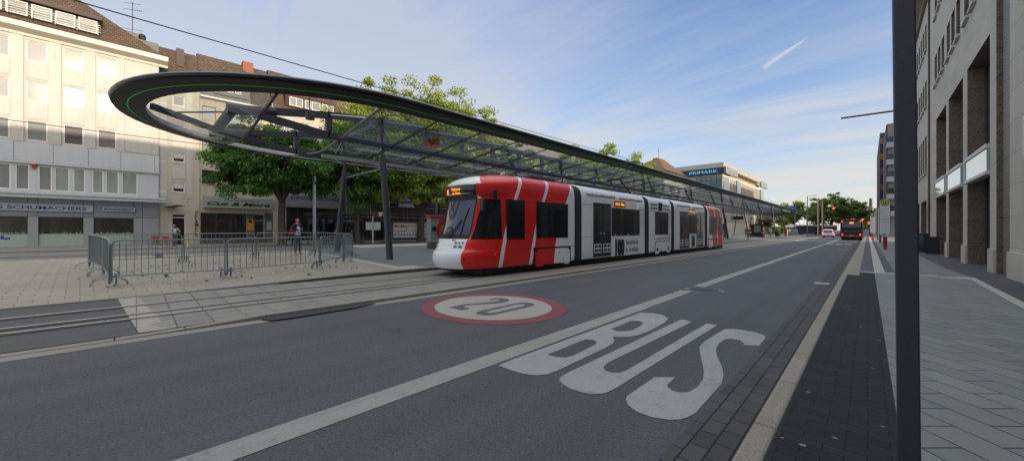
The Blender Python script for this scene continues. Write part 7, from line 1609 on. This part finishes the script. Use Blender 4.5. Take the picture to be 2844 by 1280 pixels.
def car(cx, y, L_, w, h, body, label, lit=True, estate=True):
    t = root('parked_car' if not lit else 'car', (cx, y, 0), label, 'car')
    prof = [(0, 0.28), (-0.02, 0.5), (0.02, 0.88), (0.28, h - 0.12), (0.6, h), (L_ * 0.52, h), (L_ * 0.70, h - 0.45), (L_ - 0.1, 0.78), (L_, 0.5), (L_ - 0.03, 0.26)]
    def ins(z): return 0.0 if z < 0.92 else (z - 0.92) / (h - 0.92) * 0.17
    mb = MB(); rows = [[(cx + s_ * (w / 2 - ins(z)) * q, y + a, z) for a, z in prof] for s_, q in ((-1, 1), (-1, 0.88), (1, 0.88), (1, 1))]
    rows[1] = [(x, yy, z + (0.03 if z > 1 else 0)) for x, yy, z in rows[1]]; rows[2] = [(x, yy, z + (0.03 if z > 1 else 0)) for x, yy, z in rows[2]]
    mb.grid(rows, closed=False); mb.poly(rows[0]); mb.poly(list(reversed(rows[3]))); mb.grid([[r[0] for r in rows], [r[-1] for r in rows]])
    mb.build('body', body, t, bevel=0.03)
    gm = mat('car_glass', (0.02, 0.03, 0.045), 0.12, var=0.2, coat=1.0)
    mb = MB(); z0, z1 = 0.95, h - 0.14; y0 = y + 0.02 + (z0 - 0.88) / (h - 1.0) * 0.26 - 0.015; y1 = y + 0.02 + (z1 - 0.88) / (h - 1.0) * 0.26 - 0.015
    mb.poly([(cx - w * 0.40, y0, z0), (cx + w * 0.40, y0, z0), (cx + w * 0.36, y1, z1), (cx - w * 0.36, y1, z1)]); mb.build('rear_window', gm, t, fixn=False)
    for s_ in (-1, 1):
        mb = MB(); mb.poly([(cx + s_ * (w / 2 - ins(0.95) + 0.006), y + 0.5, 0.95), (cx + s_ * (w / 2 - ins(0.95) + 0.006), y + L_ * 0.66, 0.95), (cx + s_ * (w / 2 - ins(h - .12) + 0.006), y + L_ * 0.5, h - 0.12), (cx + s_ * (w / 2 - ins(h - .12) + 0.006), y + 0.62, h - 0.12)]); mb.build('side_window', gm, t, fixn=False)
        mb = MB(); mb.box(cx + s_ * (w / 2 - 0.02), cx + s_ * (w / 2 - 0.24), y - 0.035, y + 0.06, 0.66, 0.92); mb.build('tail_lamp', M_LEDR if lit else mat('lamp_dull', (0.3, 0.02, 0.02), 0.3), t)
        for yy in (y + 0.8, y + L_ - 0.85): wheel(t, cx + s_ * (w / 2 - 0.11), yy, 0.31, 0.31, 0.2)
    mb = MB(); mb.box(cx - w / 2 + 0.03, cx + w / 2 - 0.03, y - 0.06, y + 0.3, 0.27, 0.44); mb.build('bumper', M_BLK, t, bevel=0.03)
    mb = MB(); mb.box(cx - 0.26, cx + 0.26, y - 0.03, y + 0.01, 0.6, 0.71); mb.build('number_plate', mat('plate_white', (0, 0, 0)), t)
    if lit: mb = MB(); mb.box(cx - 0.16, cx + 0.16, y + 0.2, y + 0.3, h - 0.12, h - 0.06); mb.build('brake_lamp', M_LEDR, t)
    return t
car(-5.75, 97, 4.2, 1.78, 1.66, mat('car_white', (0.55, 0.58, 0.62), 0.3, var=0.03, coat=0.6), 'small white estate car with its brake lights on, left of the bus')
car(-4.95, 108, 4.3, 1.76, 1.45, mat('car_black', (0.02, 0.02, 0.025), 0.25, var=0.05, coat=0.8), 'dark car half hidden between the white car and the bus')
car(-1.05, 150, 4.2, 1.75, 1.5, mat('car_silver', (0.45, 0.48, 0.5), 0.3, 0.3, var=0.03, coat=0.6), 'silver car far ahead beyond the bus, right of its roof', lit=True)
for x, y, L_, bm_, lab in ((-16.2, 150, 11.5, mat('farbus_dark', (0.03, 0.035, 0.04), 0.4), 'long dark bus with a white roof crossing at the far junction'), (-10.9, 156, 8.0, mat('farbus_beige', (0.36, 0.33, 0.28), 0.5), 'beige bus crossing at the far junction behind the white poles')):
    t = root('crossing_bus', (x, y, 0), lab, 'bus'); x1 = x + L_ * 0.48
    mb = MB(); mb.box(x - L_ * 0.05, x1, y, y + 2.5, 0.35, 3.0); mb.build('body', bm_, t, bevel=0.15)
    mb = MB(); mb.box(x - L_ * 0.05 + 0.1, x1 - 0.1, y + 0.05, y + 2.4, 3.0, 3.25); mb.build('roof', mat('farbus_roof', (0.6, 0.6, 0.58), 0.5), t)
    mb = MB(); mb.box(x - L_ * 0.05 + 0.3, x1 - 0.3, y - 0.02, y + 0.02, 1.4, 2.6); mb.build('side_window', M_TGL, t)
    for xx in (x + 0.8, x1 - 1.0):
        mb = MB(); mb.tube([(xx, y - 0.03, 0.48), (xx, y + 0.3, 0.48)], 0.48, 14); mb.build('wheel', M_BLK, t)
# ---- lamps, signals and the small things at the far junction
def lamp(x, y, h, L_, d, label, m=None, r=0.13):
    t = root('street_lamp', (x, y, 0), label, 'street lamp', 'tall street lamps'); m = m or mat('lamp_pole_grey', (0.16, 0.165, 0.16), 0.5, 0.4)
    mb = MB(); mb.tube([(x, y, 0), (x, y, h)], [r, r * 0.7], 10); mb.build('pole', m, t)
    mb = MB(); mb.tube([(x, y, h - 0.1), (x + d * 0.3, y, h + 0.05), (x + d * L_, y, h + 0.15)], 0.05, 6); mb.build('arm', m, t)
    mb = MB(); mb.box(x + d * L_ * 0.6, x + d * L_ * 1.1, y - 0.15, y + 0.15, h + 0.06, h + 0.18); mb.build('lamp_head', m, t)
lamp(-11.1, 120, 10.2, 1.7, 1, 'tall lamp post rising right of the far canopy tip'); lamp(-23.3, 150, 10.7, 2.6, -1, 'lamp post with a double arm above the department store end'); lamp(-23.6, 180, 8.2, 2.6, -1, 'smallest lamp post above the far canopy rim')
for x, y, h, lab in ((-9.75, 130, 10.3, 'left of two tall white and red masts at the crossing'), (-8.85, 130, 9.3, 'right of two tall white and red masts at the crossing')):
    t = root('signal_mast', (x, y, 0), lab, 'mast', 'white and red masts at the crossing')
    mb = MB(); mb.tube([(x, y, 0), (x, y, h)], 0.13, 10); mb.build('mast', mat('mast_cream', (0.60, 0.56, 0.45), 0.5), t)
    mb = MB(); mb.box(x + 0.13, x + 0.34, y - 0.03, y + 0.03, 0.6, h - 0.5); mb.build('red_strip', mat('mast_red', (0.20, 0.02, 0.02), 0.6), t)
t = root('signal_gantry', (0.45, 118, 0), 'curved dark signal gantry reaching over the road from the right', 'gantry')
mb = MB(); mb.tube([(0.45, 118, 0), (0.45, 118, 4.2), (0.2, 118, 5.6), (-0.7, 118, 6.6), (-2.2, 118, 7.1), (-6.2, 118, 7.3)], [0.14, 0.13, 0.11, 0.09, 0.07, 0.05], 10); mb.build('arm', M_POLE, t, smooth=True)
def signal(x, y, z, label, par=None, r=0.20):
    t = root('traffic_light', (x, y, z), label, 'traffic light', 'red traffic lights at the crossing')
    mb = MB(); mb.box(x - 0.22, x + 0.22, y - 0.12, y + 0.15, z - 0.95, z + 0.28); mb.build('housing', M_BLK, t, bevel=0.03)
    mb = MB(); mb.box(x - 0.28, x + 0.28, y + 0.10, y + 0.13, z - 1.02, z + 0.34); mb.build('backplate', mat('backplate_white', (0.35, 0.36, 0.36), 0.6), t)
    mb = MB(); mb.tube([(x, y - 0.14, z + 0.05), (x, y - 0.1, z + 0.05)], r, 12); mb.build('red_lens', mat('signal_red', (0.6, 0.03, 0.02), 0.4, var=0, emit=(1.0, 0.05, 0.02), es=2.2), t)
    for zz in (-0.3, -0.65):
        mb = MB(); mb.tube([(x, y - 0.13, z + zz), (x, y - 0.1, z + zz)], 0.13, 10); mb.build('dark_lens', mat('lens_off', (0.03, 0.03, 0.02), 0.4, var=0), t)
signal(-5.95, 117.9, 6.75, 'red traffic light hanging highest, over the middle of the road'); signal(-2.42, 117.5, 3.9, 'red traffic light showing just above the left of the bus roof', r=0.17); signal(-0.85, 117.5, 3.9, 'red traffic light just above the right of the bus roof'); signal(0.18, 112, 3.0, 'red traffic light on the dark column at the right kerb')
# low white barrier beside the bus
t = root('white_container', (-0.6, 128, 0), 'low white slatted container beside the front of the bus', 'container')
mb = MB(); mb.box(-1.0, 0.25, 128, 130, 0.2, 1.55); mb.build('body', mat('container_white', (0.5, 0.5, 0.48), 0.5), t)
mb = MB()
for z in (0.5, 0.85, 1.2): mb.box(-0.99, 0.24, 127.97, 127.995, z, z + 0.05)
mb.build('slat_gap', mat('gap_grey', (0.25, 0.25, 0.25), 0.6), t)
# platform furniture under the far half of the canopy
t = root('planter', (-13.75, 95, 0.3), 'black round planter with a clipped shrub near the platform edge', 'planter'); z = pz(-13.7, 95)
mb = MB(); mb.lathe((-13.7, 95, z), [(0.42, 0), (0.55, 1.0), (0.58, 1.05)], 18); mb.build('tub', M_BLK, t, smooth=True)
mb = MB(); Rp = random.Random(6)
for k in range(420):
    d = Vector((Rp.gauss(0, 1), Rp.gauss(0, 1), Rp.gauss(0, 1))).normalized() * 0.6 * Rp.uniform(0.5, 1); c = Vector((-13.7, 95, z + 1.4)) + d; u = Vector((Rp.uniform(-1, 1), Rp.uniform(-1, 1), Rp.uniform(-1, 1))).normalized() * 0.08; v = d.cross(u).normalized() * 0.06
    mb.poly([c - u - v, c + u - v, c + u + v, c - u + v])
mb.build('foliage', M_LEAF3, t, fixn=False)
t = root('display_case', (-15.3, 84, 0.3), 'wide black display case with a faint map behind the passengers', 'display case'); z = pz(-15, 84)
mb = MB(); mb.box(-16.6, -14.4, 84, 84.3, z, z + 2.5); mb.build('case', M_BLK, t)
mb = MB(); mb.box(-15.9, -14.8, 83.97, 84, z + 0.9, z + 2.2); mb.build('map', mat('map_grey', (0.14, 0.15, 0.16), 0.6, var=0.4, vs=2), t)
t = root('glass_shelter', (-15.5, 60, 0.3), 'green tinted glass wind shelter behind the rear of the tram', 'shelter'); z = pz(-15, 60)
MG = thin_glass('green_glass', (0.45, 0.62, 0.55), 1.0, 0.25)
for a, b in ((56, 58.4), (58.5, 61), (61.1, 63.6)):
    mb = MB(); mb.box(-15.6, -15.57, a, b, z + 0.1, z + 2.3); mb.build('glass_wall', MG, t)
for y in (55.95, 58.45, 61.05, 63.65):
    mb = MB(); mb.box(-15.63, -15.54, y - 0.04, y + 0.04, z, z + 2.4); mb.build('post', mat('mast_white', (0, 0, 0)), t)
mb = MB(); mb.box(-16, -14.3, 55.8, 55.84, z + 0.1, z + 2.3); mb.build('end_glass', MG, t)
t = root('grey_cabinet', (-13.5, 116, 0.3), 'pale grey slatted cabinet at the far end of the platform', 'cabinet'); z = pz(-13.4, 116)
mb = MB(); mb.box(-14.6, -12.7, 116, 117, z, z + 1.7); mb.build('body', mat('cabinet_grey', (0.26, 0.29, 0.28), 0.5), t)
mb = MB()
for k in range(6): mb.box(-14.5, -12.8, 115.97, 115.995, z + 0.25 + k * 0.22, z + 0.29 + k * 0.22)
mb.build('slats', mat('gap_grey', (0, 0, 0)), t)
t = root('globe_lamp', (-12.9, 122, 0.3), 'cluster of four white globe lamps on a dark stand', 'lamp'); 
mb = MB(); mb.tube([(-12.9, 122, 0.2), (-12.9, 122, 3.2)], 0.05, 6); mb.tube([(-13.5, 122, 3.1), (-12.3, 122, 3.6)], 0.03, 5); mb.build('stand', M_BLK, t)
for x, z in ((-13.55, 3.25), (-13.2, 3.2), (-12.75, 3.65), (-12.4, 3.55)):
    mb = MB(); mb.lathe((x, 122, z), [(0.02, -0.22), (0.16, -0.14), (0.22, 0), (0.16, 0.14), (0.02, 0.22)], 12); mb.build('globe', mat('globe_white', (0.8, 0.8, 0.8), 0.4, var=0, emit=(1, 1, 1), es=0.5), t, smooth=True)
t = root('bicycle', (-12.3, 120, 0.3), 'bicycle leaning at the end of the platform beside the cabinet', 'bicycle'); z = 0.15
for y in (119.5, 120.55):
    mb = MB(); mb.tube([(-12.3, y + 0.33 * cos(a), z + 0.36 + 0.33 * sin(a)) for a in [2 * pi * k / 20 for k in range(21)]], 0.025, 6, False); mb.build('wheel', M_BLK, t)
mb = MB(); mb.tube([(-12.3, 119.5, z + 0.36), (-12.3, 119.9, z + 0.34), (-12.3, 120.35, z + 0.85), (-12.3, 119.75, z + 0.88), (-12.3, 119.9, z + 0.34)], 0.022, 5); mb.tube([(-12.3, 120.35, z + 0.95), (-12.3, 120.55, z + 0.36)], 0.022, 5); mb.build('frame', mat('bike_red', (0.3, 0.02, 0.02), 0.4), t)
mb = MB(); mb.box(-12.38, -12.22, 119.6, 119.85, z + 0.93, z + 0.97); mb.build('saddle', M_BLK, t)
mb = MB(); mb.tube([(-12.55, 120.3, z + 1.02), (-12.05, 120.3, z + 1.02)], 0.018, 5); mb.build('handlebar', M_BLK, t)
for x, y, w, hh, lab in ((-16.6, 132, 1.3, 2.6, 'cream parasol at the far end of the stop'), (-16.4, 137, 1.4, 2.9, 'pale blue parasol beyond the cream one')):
    t = root('parasol', (x, y, 0), lab, 'parasol', 'parasols at the far junction'); mb = MB(); mb.tube([(x, y, 0), (x, y, hh + 0.4)], 0.04, 6); mb.build('pole', M_GALV, t)
    mb = MB(); mb.lathe((x, y, hh), [(w, -0.25), (w * 0.5, 0.2), (0.05, 0.5)], 8); mb.build('canopy', mat('parasol_cream' if 'cream par' in lab else 'parasol_blue', (0.5, 0.46, 0.36) if 'cream par' in lab else (0.42, 0.5, 0.55), 0.8), t)
for (x, y, w, red, lab) in ((-13.9, 62.5, 1.5, False, 'dark departure board hung under the canopy, nearer the tram'), (-13.9, 86, 2.3, True, 'red brown departure board hung under the canopy, further away')):
    t = root('departure_board', (x, y, 3.4), lab, 'departure board', 'departure boards hung under the canopy')
    mb = MB(); mb.box(x - w * 0.6, x + w * 0.5, y - 0.15, y + 0.15, 3.05, 3.55); mb.build('case', mat('board_redbrown', (0.10, 0.02, 0.018), 0.5) if red else mat('board_black', (0.03, 0.015, 0.01), 0.5), t)
    mb = MB(); mb.box(x + w * 0.33 if red else x - w * 0.58, x + w * 0.48 if red else x - w * 0.4, y - 0.16, y - 0.15, 3.12, 3.48); mb.build('number_panel', mat('panel_pale', (0, 0, 0)), t)
    mb = MB(); mb.tube([(x - w * 0.4, y, 3.5), (x - w * 0.4, y, 5.3)], 0.03, 5); mb.tube([(x + w * 0.35, y, 3.5), (x + w * 0.35, y, 5.4)], 0.03, 5); mb.build('hanger', M_POLE, t)
t = root('station_sign', (-12.2, 104, 5.9), 'small blue square sign standing on the far canopy rim', 'sign')
mb = MB(); mb.box(-12.6, -11.6, 104, 104.1, 6.0, 7.0); mb.build('plate', mat('sign_bright_blue', (0.02, 0.08, 0.45), 0.5), t)
mb = MB(); mb.tube([(-12.1, 104.05, 5.8), (-12.1, 104.05, 6.1)], 0.05, 5); mb.build('bracket', M_POLE, t)
for x, y, h, lab in ((-20, 150, 6.5, 'thin pale pole before the dark hedge, first from the left'), (-17, 150, 7.0, 'thin pale pole before the dark hedge, second from the left'), (-14.2, 152, 6.0, 'thin pale pole right of the far canopy tip')):
    t = root('wire_pole', (x, y, 0), lab, 'pole', 'thin pale poles before the hedge'); mb = MB(); mb.tube([(x, y, 0), (x, y, h)], 0.08, 6); mb.build('shaft', mat('pole_pale', (0.38, 0.40, 0.38), 0.5), t); mb = MB(); mb.box(x - 0.15, x + 0.15, y - 0.1, y + 0.1, h * 0.6, h * 0.6 + 0.4); mb.build('box', mat('pole_pale', (0, 0, 0)), t)
wire([(-40, 135, 6.9), (-9, 136, 5.6), (0.5, 137, 6.2)], 0.03, 'thin cable strung across the far junction in front of the trees', 'span_wire')
